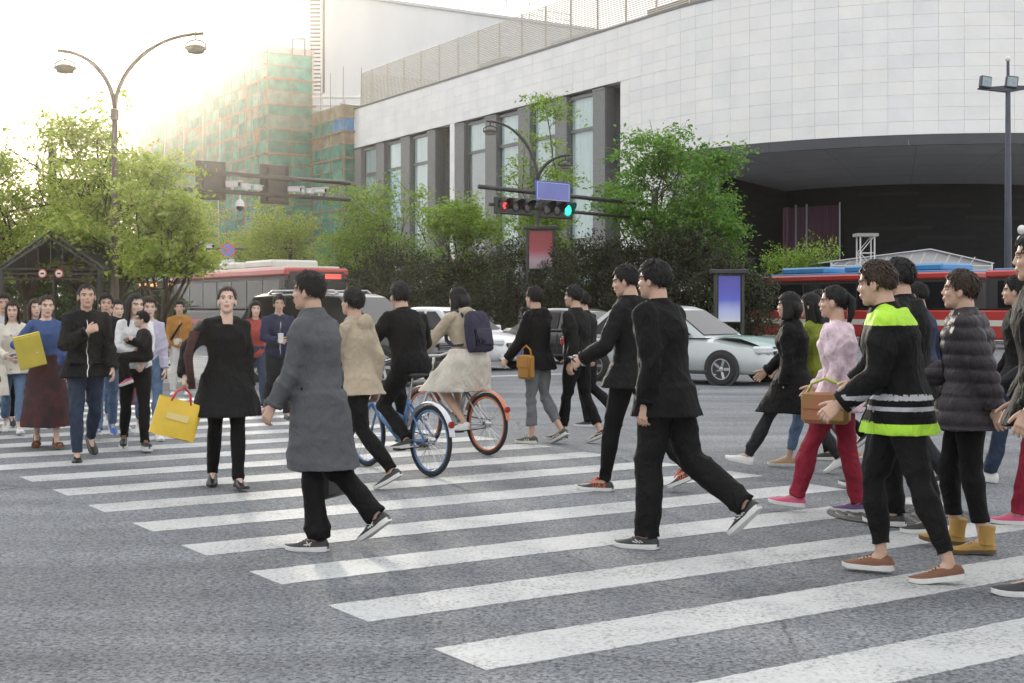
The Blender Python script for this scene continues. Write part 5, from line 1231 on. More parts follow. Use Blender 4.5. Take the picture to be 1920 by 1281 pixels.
SHOE_ST = ((0, .020, .052), (.012, .031, .075), (.05, .036, .088), (.095, .0365, .086), (.135, .039, .072), (.175, .044, .058), (.215, .0455, .048), (.25, .040, .041), (.272, .028, .033), (.284, .010, .022))
def shoe(parent, ankle, f, u, style, k=1.0, mirror=1):
    """shoe about the ankle; f forward, u up of the foot"""
    kind, upper, sole = style['kind'], style['upper'], style['sole']; r = f.cross(u).normalized(); o = ankle - f * .068 * k - u * (.088 * k)
    W = lambda x, y, z: o + r * (x * k) + f * (y * k) + u * (z * k)
    hh = {'sneaker': 1.0, 'dress': .9, 'boot': 1.0, 'skate': .92, 'sandal': .5, 'platform': 1.0}[kind]; st_h = {'sneaker': .026, 'dress': .018, 'boot': .026, 'skate': .026, 'sandal': .02, 'platform': .05}[kind]
    lift = st_h if kind == 'platform' else 0
    b = MB(); rings = []
    for y, w, h in SHOE_ST:
        h = max(h * hh, st_h + .012) + lift * .6; ring = []
        tw = w * (.62 if y < .14 else .75)
        for a in range(13):
            t_ = pi * a / 12; x = cos(t_); ex = abs(x) ** .75 * (1 if x > 0 else -1); zz = st_h * .7 + (h - st_h * .7) * sin(t_) ** .62
            wx = w * .985 + (tw - w) * max(0, (sin(t_) - .4)) * .8; ring.append(W(ex * wx + (.006 * mirror if y > .15 else 0), y, zz))
        ring += [W(-w * .6, y, st_h * .6), W(w * .6, y, st_h * .6)]; rings.append(ring)
    if kind != 'sandal': b.loft(rings)
    else:
        for y0 in (.19, .215): b.tube([W(-.046, y0, .02), W(-.03, y0, .055), W(.03, y0, .055), W(.046, y0, .02)], .011 * k, 6)
        b.tube([W(-.036, .03, .02), W(-.03, .05, .085), W(.03, .05, .085), W(.036, .03, .02)], .009 * k, 6); b.lathe([(.035 * k, 0), (.038 * k, .05 * k)], W(0, .04, .01), u, 14)
    if kind == 'boot':
        b.tube([W(0, .055, .06), W(0, .052, .11), W(0, .046, .17 if style.get('low') else .235)], [.050 * k, .049 * k, .054 * k], 14)
    so = b.build('shoe', upper, parent, 60)
    sb = MB(); r0, r1, r2 = [], [], []
    outl = [(w * 1.06 + .001, y) for y, w, h in SHOE_ST]; poly = [(x, y) for x, y in outl] + [(-x, y) for x, y in reversed(outl)]
    heel = kind in ('dress', 'boot')
    for x, y in poly:
        ts = .010 * max(0, (y - .2) / .08) ** 2 + .004 * max(0, (.03 - y) / .03)
        xo = x + (.006 * mirror if y > .15 else 0); r0.append(W(xo * .97, y, ts + (.010 if heel and .085 < y < .16 else 0))); r1.append(W(xo * 1.02, y, ts + st_h * .5)); r2.append(W(xo, y, st_h + ts * .6 + (.006 if kind == 'sneaker' and y < .08 else 0)))
    sb.loft([r0, r1, r2]); sb.build('sole', sole, so, 50)
    if style.get('lace'):
        for q in range(5):
            y = .125 + q * .017; z = (.083 - q * .0085) * hh + lift * .6
            MB().bar(W(-.021, y, z - .002), W(.021, y, z - .002), .007 * k, .006 * k, u).build('lace', style['lace'], so)
        if style.get('bow'):
            bb = MB()
            for sg in (-1, 1): bb.tube([W(0, .115, .092), W(sg * .03, .12, .105), W(sg * .055, .13, .085), W(sg * .02, .125, .088)], .006 * k, 5); bb.tube([W(0, .115, .09), W(sg * .035, .15, .075), W(sg * .045, .175, .06)], .005 * k, 5)
            bb.build('lace_bow', style['lace'], so)
    if style.get('mark'):
        mk = MB(); kind_m, mm = style['mark']
        for sg in (-1, 1):
            Q = lambda y, z: W(sg * (np.interp(y, [s_[0] for s_ in SHOE_ST], [s_[1] for s_ in SHOE_ST]) * (1.0 - max(0, z - .03) * 5.5) + .003) + (.006 * mirror if y > .15 else 0), y, z)
            def stroke(*pts, w_=.0035): mk.tube([Q(*p) for p in pts], w_ * k, 5)
            if kind_m == 'x': stroke((.095, .058), (.115, .045), (.145, .040)); stroke((.105, .035), (.118, .046), (.130, .062)); stroke((.13, .033), (.118, .046), (.098, .042), w_=.0025)
            elif kind_m == 'check': stroke((.085, .040), (.105, .050), (.10, .036), (.135, .055), (.118, .036), (.15, .044))
            elif kind_m == 'wave': stroke((.03, .045), (.07, .040), (.11, .052), (.16, .034), w_=.005)
            elif kind_m == 'stripes':
                for q in range(3): stroke((.10 + q * .022, .055 - q * .005), (.085 + q * .022, .028), w_=.004)
            elif kind_m == 'letters':       # three gothic capitals on the side: O A B
                for (y0, ch) in ((.135, 'O'), (.100, 'A'), (.062, 'B')):
                    sx = sg; a_ = lambda u_, v_: (y0 + (-u_ if sx > 0 else u_) * .024 + .0, .030 + v_ * .030)
                    if ch == 'O': stroke(a_(-.4, .1), a_(-.45, .9), a_(.4, .9), a_(.45, .1), a_(-.4, .1), w_=.0028)
                    if ch == 'A': stroke(a_(-.5, 0), a_(-.1, 1), a_(.1, 1), a_(.5, 0), w_=.0028); stroke(a_(-.3, .4), a_(.3, .4), w_=.0024)
                    if ch == 'B': stroke(a_(-.4, 0), a_(-.4, 1), a_(.3, .85), a_(-.1, .5), a_(.42, .25), a_(-.4, 0), w_=.0028)
        mk.build('shoe_mark', mm, so)
    return so

WALK = dict(L=(24, 6, 0, -8), R=(-20, 22, 0, 28)); WALKR = dict(R=(24, 6, 0, -8), L=(-20, 22, 0, 28))
MIDL = dict(L=(2, 4, 0, 0), R=(-4, 52, 0, 38)); MIDR = dict(R=(2, 4, 0, 0), L=(-4, 52, 0, 38)); STAND = dict(L=(2, 4, 2, 0), R=(-2, 4, 2, 0))
PEOPLE = {}
def person(label, at, head, height, legs=STAND, arms=None, top=None, bottom=None, shoes=None, hair='short', hair_m=None, skin=None, stance='L', lean=2, head_yaw=0, head_pitch=0, female=False, seat=None, seed=1, twist=0, extra=None, lod=1.0, neck_low=0.0, name='person', group='pedestrians on the crosswalk', key=None, ankles=None, fat=1.0):
    """at: ground point of the stance foot (or of the bicycle when seat is given)"""
    k = height / 1.75; hair_m = hair_m or HAIR; skin = skin or SKIN; vr = random.Random(seed * 31 + 7); fw = fat * vr.uniform(.95, 1.09)
    if legs: legs = {q: (v[0] + vr.gauss(0, 2.5), max(2, v[1] + vr.gauss(0, 3)), v[2] + abs(vr.gauss(0, 1)), v[3]) for q, v in legs.items()}
    if arms: arms = {q: (('swing', v[1] + vr.gauss(0, 7), max(4, v[2] + vr.gauss(0, 2.5)), max(6, v[3] + vr.gauss(0, 9))) + tuple(v[4:]) if v[0] == 'swing' else v) for q, v in arms.items()}
    head_yaw += vr.gauss(0, 7); head_pitch += vr.gauss(-2, 4); lean += vr.gauss(0, 1.2)
    X, Yv, Z = Vector((1, 0, 0)), Vector((0, 1, 0)), UP
    up = Vector((0, sin(radians(lean)), cos(radians(lean)))); fwd = Vector((0, cos(radians(lean)), -sin(radians(lean))))
    J = {'pel': Vector((0, 0, 0))}; hipw = .084 * k; TH, SHN = .43 * k, .425 * k
    feet = {}
    for sd, sx in (('L', -1), ('R', 1)):
        hip = Vector((sx * hipw, 0, -.02 * k))
        if ankles: 
            kn, an = ik(hip, ankles[sd], TH, SHN, (sx * .12, 1, .1)); pitch = ankles.get('pitch', 10)
        else:
            fl, knb, ab, pitch = legs[sd]; a = radians(fl); a2 = radians(fl - knb); ab = radians(ab)
            kn = hip + Vector((sx * sin(ab), sin(a), -cos(a))) * TH; an = kn + Vector((sx * sin(ab) * .5, sin(a2), -cos(a2))) * SHN
        pr = radians(pitch); yaw = sx * radians(6); f_ = Vector((sin(yaw) * cos(pr), cos(yaw) * cos(pr), -sin(pr))); r_ = Vector((cos(yaw), -sin(yaw), 0)); u_ = r_.cross(f_)
        J['hip' + sd], J['kn' + sd], J['an' + sd] = hip, kn, an; feet[sd] = (f_, u_)
    low = min(min((J['an' + s_] - f_ * .068 * k - u_ * .088 * k).z, (J['an' + s_] + f_ * .20 * k - u_ * .088 * k).z + .0) for s_, (f_, u_) in feet.items())
    dz = -low + .001 if seat is None else seat[2]
    tw = Matrix.Rotation(radians(twist), 3, up); xr = tw @ X
    nb = up * .515 * k; hk = k ** .55
    hc = nb + up * .132 * hk + fwd * .030 * hk
    Rm = Matrix.Rotation(radians(head_yaw), 3, 'Z') @ Matrix.Rotation(radians(-lean * .4 - head_pitch), 3, 'X')
    ht = (hc + Rm @ Vector((0, 0, .118 * hk))).z + dz
    UA, FA = .285 * k, .245 * k; sw = (.160 if not female else .143) * k * fw
    arms = arms or {}
    for sd, sx in (('L', -1), ('R', 1)):
        sh = up * .428 * k + xr * (sx * sw); ar = arms.get(sd, ('swing', 0, 6, 12))
        if ar[0] == 'ik':
            t_ = Vector(ar[1]) * k - UP * dz if seat is None else Vector(ar[1]) - UP * dz
            el, wr = ik(sh, t_, UA, FA, ar[2] if len(ar) > 2 else (sx * .6, -.6, -.7))
        else:
            fl, ab, eb = [radians(v) for v in ar[1:4]]
            d1 = Vector((sx * sin(ab), sin(fl) * cos(ab), -cos(fl) * cos(ab))); el = sh + d1 * UA
            d2_ = Vector((sx * sin(ab) * .4 - sx * (ar[4] if len(ar) > 4 else 0), sin(fl + eb), -cos(fl + eb))).normalized(); wr = el + d2_ * FA
        J['sh' + sd], J['el' + sd], J['wr' + sd] = sh, el, wr
    # ---- body
    def torso(b, infl, h0, h1, stretch=0, fem=female, wmul=1.0):
        prof = [(-.10, .118, .098), (-.04, .160, .116), (.02, .165, .116), (.10, .142 if fem else .150, .100), (.16, .130 if fem else .148, .098), (.25, .145 if fem else .155, .108 + (.012 if fem else 0)), (.34, .152 if fem else .166, .116 + (.018 if fem else .004)), (.40, .146 if fem else .162, .106), (.44, .122 if fem else .136, .090), (.475, .088 if fem else .096, .076), (.505, .064, .064), (.54, .054, .054)]
        hs_ = sorted({h0, h1} | {p[0] for p in prof if h0 < p[0] < h1}); rings = []
        for h in hs_:
            rx = float(np.interp(h, [p[0] for p in prof], [p[1] for p in prof])); ry = float(np.interp(h, [p[0] for p in prof], [p[2] for p in prof]))
            c_ = up * h * k; f_ = max(0, min(1, h / .45)); ax = (X * (1 - f_) + xr * f_).normalized(); ay = up.cross(ax) * 1.0
            rings.append(b.ring(c_, ax, ay, 24, (rx * fw + infl) * k * wmul, (ry * fw + infl) * k))
        b.loft(rings); return rings
    b = MB(); torso(b, -.006, -.10, .54)
    for sd, sx in (('L', -1), ('R', 1)):
        b.capsule(up * .475 * k + xr * sx * .035 * k, J['sh' + sd], .045 * k, .046 * k); b.capsule(up * .40 * k + xr * sx * .09 * k, J['sh' + sd], .050 * k, .048 * k); b.tube([J['sh' + sd], J['sh' + sd].lerp(J['el' + sd], .5), J['el' + sd]], [.048 * k * fw, .043 * k * fw, .038 * k], 12); b.tube([J['el' + sd], J['el' + sd].lerp(J['wr' + sd], .3), J['wr' + sd]], [.040 * k, .040 * k, .026 * k], 12); b.ell(J['el' + sd], (.040 * k,) * 3)
        lk = .84 if bottom and bottom['kind'] == 'trousers' else 1.0; b.ell(J['hip' + sd], (.086 * k * fw * lk,) * 3); b.tube([J['hip' + sd], J['hip' + sd].lerp(J['kn' + sd], .45), J['kn' + sd]], [.086 * k * fw * lk, .075 * k * fw * lk, .053 * k * lk], 14); b.ell(J['kn' + sd], (.052 * k * lk,) * 3); b.tube([J['kn' + sd], J['kn' + sd].lerp(J['an' + sd], .3), J['an' + sd]], [.052 * k * lk, .052 * k * lk, .031 * k], 12)
        f_, u_ = feet[sd]; b.capsule(J['an' + sd] - u_ * .02 * k, J['an' + sd] + f_ * .12 * k - u_ * .055 * k, .034 * k, .024 * k)
    b.capsule(up * .48 * k, hc - up * .07 * hk - fwd * .03, .056 * hk, .051 * hk)
    me = remesh(b, .0125 if lod >= 1 else .017, 3); bm_ = MB(); bm_.v = [tuple(v) for v in coords(me)]; bm_.f = [tuple(p.vertices) for p in me.polygons]; bm_.m = [0] * len(bm_.f); bpy.data.meshes.remove(me)
    hm = head_mesh(hc, Rm, hk, hair_m, skin, seed); n0 = len(bm_.v); bm_.v += hm.v; bm_.f += [tuple(i + n0 for i in f) for f in hm.f]; bm_.m += hm.m
    hb_ = MB()
    for sd, sx in (('L', -1), ('R', 1)):
        d_ = (J['wr' + sd] - J['el' + sd]).normalized(); ar = arms.get(sd); th_ = Vector((-sx * .25, 1, .35)) if d_.z < -.3 else Vector((-sx * .55, .1, 1)); cu = (ar[-1] if ar and isinstance(ar[-1], dict) else {}).get('curl', .38)
        hand_shell(hb_, J['wr' + sd], d_, th_, sx, cu, k)
    me = remesh(hb_, .0042 if lod >= 1 else .0058, 2, .4); n0 = len(bm_.v); bm_.v += [tuple(v) for v in coords(me)]; bm_.f += [tuple(i + n0 for i in p.vertices) for p in me.polygons]; bm_.m += [0] * len(me.polygons); bpy.data.meshes.remove(me)
    bm_.v = [(x, y, z + dz) for x, y, z in bm_.v]
    rz = heading(head); Rz = Matrix.Rotation(rz, 3, 'Z'); at = Vector(at)
    if seat is None: st_ = J['an' + stance] + feet[stance][0] * .05 * k; off = Rz @ Vector((st_.x, st_.y, 0)); loc = Vector((at.x - off.x, at.y - off.y, at.z))
    else: off = Rz @ Vector((seat[0], seat[1], 0)); loc = Vector((at.x + off.x, at.y + off.y, at.z))
    o = bm_.build(name, [skin, LIPS, hair_m, EYEW, IRIS], None, True); o.location = loc; o.rotation_euler = (0, 0, rz); tag(o, label, 'person', group)
    def child(nm, me_, mats, smooth=True):
        c = coords(me_); c[:, 2] += dz; setco(me_, c); me_.materials.clear()
        for m_ in (mats if isinstance(mats, list) else [mats]): me_.materials.append(m_)
        if smooth: smoothme(me_)
        return put(nm, me_, o)
    # ---- lower garment
    if bottom:
        kind = bottom['kind']; b = MB(); infl = bottom.get('infl', .012)
        if kind in ('trousers', 'shorts'):
            torso(b, infl + .004, -.10, .10)
            cuff = max(.050, bottom.get('cuff', .062)); up_an = bottom.get('end', -.015)
            for sd in 'LR':
                h_, kn, an = J['hip' + sd], J['kn' + sd], J['an' + sd]; b.ell(h_, ((.086 * fw + infl) * k,) * 3); end = an + (kn - an).normalized() * up_an * k
                b.tube([h_, h_.lerp(kn, .5), kn], [(.086 * fw + infl) * k, (.078 * fw + infl) * k, (.057 + infl + bottom.get('loose', 0) * .5) * k], 16); b.ell(kn, ((.057 + infl + bottom.get('loose', 0) * .5) * k,) * 3); b.tube([kn, kn.lerp(end, .35), kn.lerp(end, .9), end], [(.057 + infl + bottom.get('loose', 0) * .5) * k, (.060 + infl * .8 + bottom.get('loose', 0) * .6) * k, (cuff + .001) * k, (cuff + .003) * k], 16)
            vox = .0115
        else:
            ln = bottom['length']; kf = [(J['knL'] + J['knR']) / 2, (J['anL'] + J['anR']) / 2]; rings = []
            for q in range(8):
                h = .10 - (ln + .10) * q / 7 
                dd = -h; cy = float(np.interp(dd, [0, .43, .85], [0, kf[0].y / k, kf[1].y / k])) * .85; st2 = float(np.interp(dd, [0, .43, .85], [0, abs(J['knL'].y - J['knR'].y) / k, abs(J['anL'].y - J['anR'].y) / k])) * .5
                fl_ = bottom.get('flare', .10) * (q / 7); rx = (.150 + infl if q < 2 else .172 + infl) * fw + fl_; ry = (.115 + infl) * fw + fl_ * .8 + st2 * .8
                rings.append([Vector((cos(a) * rx * (1 + .05 * (q / 7) * sin(a * 7 + seed)), cy + sin(a) * ry * (1 + .06 * (q / 7) * sin(a * 6 + seed)), h)) * k for a in [2 * pi * i / 28 for i in range(28)]])
            b.loft(rings); vox = .013
        me = remesh(b, vox if lod >= 1 else .016, 2); folds(me, bottom.get('fold', .0095), seed + 3, vert=.45 if kind == 'skirt' else .1, ctr=[J[q] for q in ('knL', 'knR', 'anL', 'anR')] if kind != 'skirt' else (), low=-.16 * k if kind != 'skirt' else None); child(bottom.get('name', 'trousers' if kind == 'trousers' else 'skirt'), me, bottom['mat'])
    # ---- upper garment
    if top:
        for ti, tp in enumerate(top if isinstance(top, list) else [top]):
            b = MB(); infl = tp.get('infl', .02); hem = tp.get('hem', -.06); neck = tp.get('neck', .498)
            if hem < -.12:
                torso(b, infl, -.08, neck, wmul=tp.get('wmul', 1)); rings = []
                for q in range(7):
                    h = .02 + (hem - .02) * q / 6; dd = -h; ctr = float(np.interp(dd, [0, .43, .85], [0, (J['knL'].y + J['knR'].y) / 2 / k, (J['anL'].y + J['anR'].y) / 2 / k])) * .8; st2 = float(np.interp(dd, [0, .43, .85], [0, abs(J['knL'].y - J['knR'].y) / k, abs(J['anL'].y - J['anR'].y) / k])) * .45
                    fl_ = tp.get('flare', .05) * q / 6; rx = (.178 * fw + infl) + fl_; ry = (.126 * fw + infl) + fl_ + st2
                    rings.append([Vector((cos(a) * rx * (1 + .03 * (q / 6) * sin(a * 5 + seed)), ctr + sin(a) * ry * (1 + .04 * (q / 6) * sin(a * 7 + seed)), h)) * k for a in [2 * pi * i / 28 for i in range(28)]])
                b.loft(rings)
            else: torso(b, infl, hem, neck, wmul=tp.get('wmul', 1))
            if tp.get('sleeve', 1) > 0:
                sl_ = tp.get('sleeve', 1)
                for sd, sx in (('L', -1), ('R', 1)):
                    s0, e_, w0 = J['sh' + sd], J['el' + sd], J['wr' + sd]; b.capsule(up * .468 * k + xr * sx * .04 * k, s0, (.044 + infl * .8) * k, (.046 + infl * .8) * k); b.capsule(up * .39 * k + xr * sx * .085 * k, s0, (.052 + infl) * k, (.048 + infl) * k)
                    si = tp.get('sinfl', infl * .9)
                    b.tube([s0, s0.lerp(e_, .5), e_], [(.049 * fw + si) * k, (.046 * fw + si) * k, (.042 + si) * k], 14); b.ell(e_, ((.041 + si) * k,) * 3)
                    if sl_ > .5: en = e_.lerp(w0, min(1, (sl_ - .5) * 2) * .97); b.tube([e_, e_.lerp(en, .5), en], [(.043 + si) * k, (.041 + si) * k, (.033 + si * .8) * k], 14)
            if tp.get('hood'): b.ell(up * .462 * k - fwd * .092 * k, (.115 * k, .050 * k, .085 * k), 16, 10)
            me = remesh(b, tp.get('vox', .0115) if lod >= 1 else .016, 2)
            if tp.get('quilt'):
                c = coords(me).astype(float); n_ = normals(me); s_ = np.abs(np.sin(c[:, 2] * pi / (.085 * k))) ** .5; setco(me, c + n_ * ((s_ - .75) * .020)[:, None])
            folds(me, tp.get('fold', .0095), seed + 11 + ti, vert=.2, ctr=[J['elL'], J['elR'], J['shL'], J['shR'], up * .1 * k])
            mats = tp['mat'] if isinstance(tp['mat'], list) else [tp['mat']]
            cc_ = coords(me).astype(float)
            def surf(x, z, w_=.03, sg=1):
                q = cc_[(np.abs(cc_[:, 0] - x) < w_) & (np.abs(cc_[:, 2] - z) < .02)]
                return Vector(q[np.argmax(q[:, 1] * sg)]) if len(q) else None
            trim = tp.get('trim', mats[0]); pts = [p for p in (surf(0, z) for z in np.arange((hem + .012) * k, (neck - .055) * k, .03)) if p]
            if tp.get('zip') and len(pts) > 3:
                zb_ = MB(); zb_.tube([Vector((p.x * .3, p.y + .001, p.z + dz)) for p in pts], .0055, 6); zb_.build('zip', trim, o, True)
            if tp.get('buttons'):
                for p in pts[2::4]: MB().lathe([(.001, .006), (.011, .005), (.012, 0)], Vector((.012, p.y - .002, p.z + dz)), (0, 1, 0), 10).build('button', trim, o, True)
            if tp.get('pockets'):
                for sx in (-1, 1):
                    p = surf(sx * .115 * k, .0, .02)
                    if p: MB().box(Vector((p.x, p.y - .003, p.z + dz)), (.135 * k, .022, .036 * k), Matrix.Rotation(-sx * .45, 3, 'Z'), .006).build('pocket_flap', mats[0], o, True)
            if tp.get('collar'):
                cb_ = MB(); ch = tp['collar']; n_ = 26; R_ = []
                for (r_, h_, fo) in ((.066, .488, 0), (.061, .488 + .050 * ch, .002), (.066, .490 + .050 * ch, .002), (.086, .484 + .018 * ch, .004), (.092, .478, .004), (.082, .474, .003)):
                    ring = []
                    for i in range(n_ + 1):
                        a = radians(-90 + 14 + (360 - 28) * i / n_) + pi        # opening at the front
                        ring.append(up * (h_ * k) + xr * (cos(a) * r_ * hk * 1.06) + fwd * (sin(a) * r_ * hk * 1.12 + .012 * hk) + UP * (dz - .016 * max(0, sin(a)) * k))
                    R_.append(ring)
                cb_.loft(R_ + [R_[0]], caps=False, closed=False); cb_.build('collar', trim if tp.get('ctrim') else mats[0], o, 60)
            if tp.get('sleeve', 1) >= 1:
                for sd in 'LR':
                    e_, w0 = J['el' + sd], J['wr' + sd]; si = tp.get('sinfl', infl * .9); d_ = (w0 - e_).normalized(); q0, q1 = e_.lerp(w0, .86) + UP * dz, e_.lerp(w0, .985) + UP * dz
                    MB().tube([q0, q0.lerp(q1, .12), q0.lerp(q1, .9), q1], [(.034 + si * .8) * k, (.037 + si * .8) * k, (.036 + si * .8) * k, (.030 + si * .6) * k], 16).build('cuff', mats[0], o, True)
            ob = child(tp.get('name', 'jacket'), me, mats)
            if tp.get('paint'): paint_faces(ob.data, lambda f_: tp['paint'](f_ / k))
            if tp.get('open'):          # shirt front showing between the lapels
                pb = MB(); 
                for sg in (-1, 1):
                    pts = [up * (.485 - .052 * q) * k + fwd * ((.085 + .055 * min(1, q / 3)) * k + infl * k + .006) + xr * (sg * (.055 - .0055 * q) * k) for q in range(9)]
                    pb.tube(pts, [.018 * k * (1 - .06 * q) for q in range(9)], 6, flat=.35, up=fwd)
                for v in range(len(pb.v)): pb.v[v] = (pb.v[v][0], pb.v[v][1], pb.v[v][2] + dz)
                pb.build('lapel', mats[0], o, True)
    # ---- shoes
    if shoes:
        for sd, sx in (('L', -1), ('R', 1)):
            st2 = shoes if 'kind' in shoes else shoes[sd]; f_, u_ = feet[sd]; shoe(o, J['an' + sd] + UP * dz, f_, u_, st2, k, sx)
    if hair != 'none':
        hm2 = hair_mesh(hair, hc + UP * dz, Rm, hk, seed); hm2.build('hair', hair_m, o, True)
    J = {q: v + UP * dz for q, v in J.items()}; J['head'] = hc + UP * dz; J['up'] = up; J['fwd'] = fwd; J['k'] = k; J['xr'] = xr; J['nb'] = nb + UP * dz
    J['o'] = o; J['M'] = Matrix.Translation(loc) @ Matrix.Rotation(rz, 4, 'Z'); J['rz'] = rz; J['Rm'] = Rm
    if key: PEOPLE[key] = J
    return J
def wear(J, b, name, mats, smooth=True): return b.build(name, mats, J['o'], smooth)
def held(J, b, name, mats, label, cat, pivot, group=None, smooth=True):
    """a thing carried by a person: built in the person's frame, linked at top level with its origin at pivot"""
    pv_ = Vector(pivot); b.v = [tuple(Vector(p) - pv_) for p in b.v]; o = b.build(name, mats, None, smooth); o.location = J['M'] @ pv_; o.rotation_euler = (0, 0, J['rz']); tag(o, label, cat, group); return o
def sub(parent, J, b, name, mats, pivot, smooth=True):
    pv_ = Vector(pivot); b.v = [tuple(Vector(p) - pv_) for p in b.v]; return b.build(name, mats, parent, smooth)
def strap(J, h0=.10, side=1, w=.022):
    """flat strap across the chest and back, from the shoulder opposite side down to the hip"""
    k = J['k']; up, fw_, xr = J['up'], J['fwd'], J['xr']; base = J['pel']; pts = []
    for i in range(25):
        a = 2 * pi * i / 24; t_ = (1 + cos(a)) / 2; h = h0 + (.47 - h0) * t_; x = (-side * .09 * t_ + side * .19 * (1 - t_)); y = .158 * sin(a) * (1 - .1 * t_)
        pts.append(base + up * h * k + xr * x * k + fw_ * y * k)
    b = MB(); b.tube(pts, w * k, 6, flat=.25, up=fw_); return b
def tote(J, top_c, w, h, d, m_body, m_handle, label, tilt=0, name='shopping_bag', cat='bag', yaw=0, hl=.12, taper=1.0, mark=None):
    """flat-bottomed carrier bag hanging below top_c (person frame)"""
    c = Vector(top_c); R = Matrix.Rotation(yaw, 3, 'Z') @ Matrix.Rotation(tilt, 3, 'Y'); b = MB(); rings = []
    for q in range(6):
        f_ = q / 5; sw_ = (taper + (1 - taper) * f_) ; dd = d * (.35 + .65 * f_ ** .6); n = 20; ring = []
        for i in range(n):
            a = 2 * pi * i / n; cx_, sy_ = cos(a), sin(a); ex = .28; x = abs(cx_) ** ex * (1 if cx_ > 0 else -1) * w / 2 * sw_; y = abs(sy_) ** ex * (1 if sy_ > 0 else -1) * dd / 2 * (1 + .10 * sin(3 * a + q)); ring.append(c + R @ Vector((x, y, -hl - h * f_ + .006 * sin(a * 5 + q))))
        rings.append(ring)
    b.loft(rings); o = held(J, b, name, m_body, label, cat, c, smooth=35)
    for sy in (-1, 1):
        hb2 = MB(); hb2.tube([c + R @ Vector((-w * .22, sy * d * .17, -hl - .02)), c + R @ Vector((-w * .16, sy * d * .1, -hl * .35)), c + R @ Vector((0, sy * .012, .004)), c + R @ Vector((w * .16, sy * d * .1, -hl * .35)), c + R @ Vector((w * .22, sy * d * .17, -hl - .02))], .009, 6); sub(o, J, hb2, 'handle', m_handle, c)
    if mark:
        mb = MB()
        for sy in (-1, 1): mb.box(c + R @ Vector((0, sy * (d * .44), -hl - h * .45)), (w * .5, .012, h * .18), R)
        sub(o, J, mb, 'print', mark, c, False)
    return o
def handbag(J, c, w, h, d, m_, label, hl=.2, yaw=0, name='handbag', hm=None, cat='handbag'):
    c = Vector(c); R = Matrix.Rotation(yaw, 3, 'Z'); b = MB(); b.box(c + Vector((0, 0, -hl - h / 2)), (w, d, h), R, .03); b.box(c + Vector((0, 0, -hl - h * .28)) + R @ Vector((0, d * .5, 0)), (w * .9, .02, h * .5), R, .008)
    o = held(J, b, name, m_, label, cat, c, smooth=40); s_ = MB()
    s_.tube([c + R @ Vector((-w * .42, 0, -hl - .02)), c + R @ Vector((-w * .3, 0, -hl * .4)), c, c + R @ Vector((w * .3, 0, -hl * .4)), c + R @ Vector((w * .42, 0, -hl - .02))], .010, 6); sub(o, J, s_, 'handle', hm or m_, c); return o
def backpack(J, m_, label, w=.30, h=.42, d=.15, up_h=.47, name='backpack', m2=None):
    k = J['k']; up, f_, xr = J['up'], J['fwd'], J['xr']; base = J['pel'] + up * (up_h - h / 2 / k) * k - f_ * (.15 * k + d / 2); R = Matrix((xr, up.cross(xr), up)).transposed(); b = MB()
    rings = []
    for q, (z, sx, sy) in enumerate(((-.5, .80, .75), (-.46, .95, .95), (-.2, 1, 1.05), (.2, .96, .95), (.42, .82, .75), (.5, .55, .45))): rings.append([base + R @ Vector((abs(cos(a)) ** .5 * (1 if cos(a) > 0 else -1) * w / 2 * sx, abs(sin(a)) ** .6 * (1 if sin(a) > 0 else -1) * d / 2 * sy, z * h)) for a in [2 * pi * i / 20 for i in range(20)]])
    b.loft(rings); o = held(J, b, name, m_, label, 'backpack', base, smooth=50); pb = MB(); pb.box(base + R @ Vector((0, -d * .52, -h * .18)), (w * .72, d * .3, h * .42), R, .025); sub(o, J, pb, 'pocket', m2 or m_, base)
    for sg in (-1, 1):
        s_ = MB(); pts = [J['pel'] + up * hh * k + xr * (sg * xx * k) + f_ * yy * k for hh, xx, yy in ((.43, .09, -.13), (.50, .10, -.06), (.515, .105, .02), (.45, .11, .13), (.34, .12, .165), (.22, .15, .13), (.14, .17, .0), (.12, .15, -.13))]; s_.tube(pts, .020, 6, flat=.3, up=f_); sub(o, J, s_, 'shoulder_strap', m2 or m_, base)
    return o
# ================================================================== the crowd
HE, HT = E, -E; HL = Vector((-.86, .51, 0)); HC = Vector((.30, -.95, 0))
SNK = lambda up_, sole=SH_SOLE, **kw: dict(kind='sneaker', upper=up_, sole=sole, **kw)
def TR(m, **kw): return dict(kind='trousers', mat=m, **kw)
SWL = {'L': ('swing', -18, 7, 14), 'R': ('swing', 20, 7, 24)}; SWR = {'R': ('swing', -18, 7, 14), 'L': ('swing', 20, 7, 24)}
# 1 man in the grey coat
J = person('man in a long grey wool coat and black trousers walking left in the foreground', G(582, 1033), Vector((-.93, .36, 0)), 1.72, dict(L=(4, 5, 0, 0), R=(-8, 42, 0, 34)), {'L': ('swing', 6, 6, 22), 'R': ('swing', -10, 9, 16)}, dict(mat=GREYC, hem=-.46, infl=.032, name='coat', collar=1.1, flare=.035, fold=.010, buttons=True, pockets=True, trim=SH_BLK), TR(BLACK, cuff=.075, infl=.018), SNK(SH_BLK, lace=SH_BLK, mark=('x', SH_SOLE)), 'short', stance='L', lean=4, seed=1, key='grey')
handbag(J, J['wrR'] + Vector((.02, .02, -.10)), .40, .30, .14, LEATH, 'large black leather bag hanging from the grey-coated man\'s hand', .16, name='bag', cat='bag')
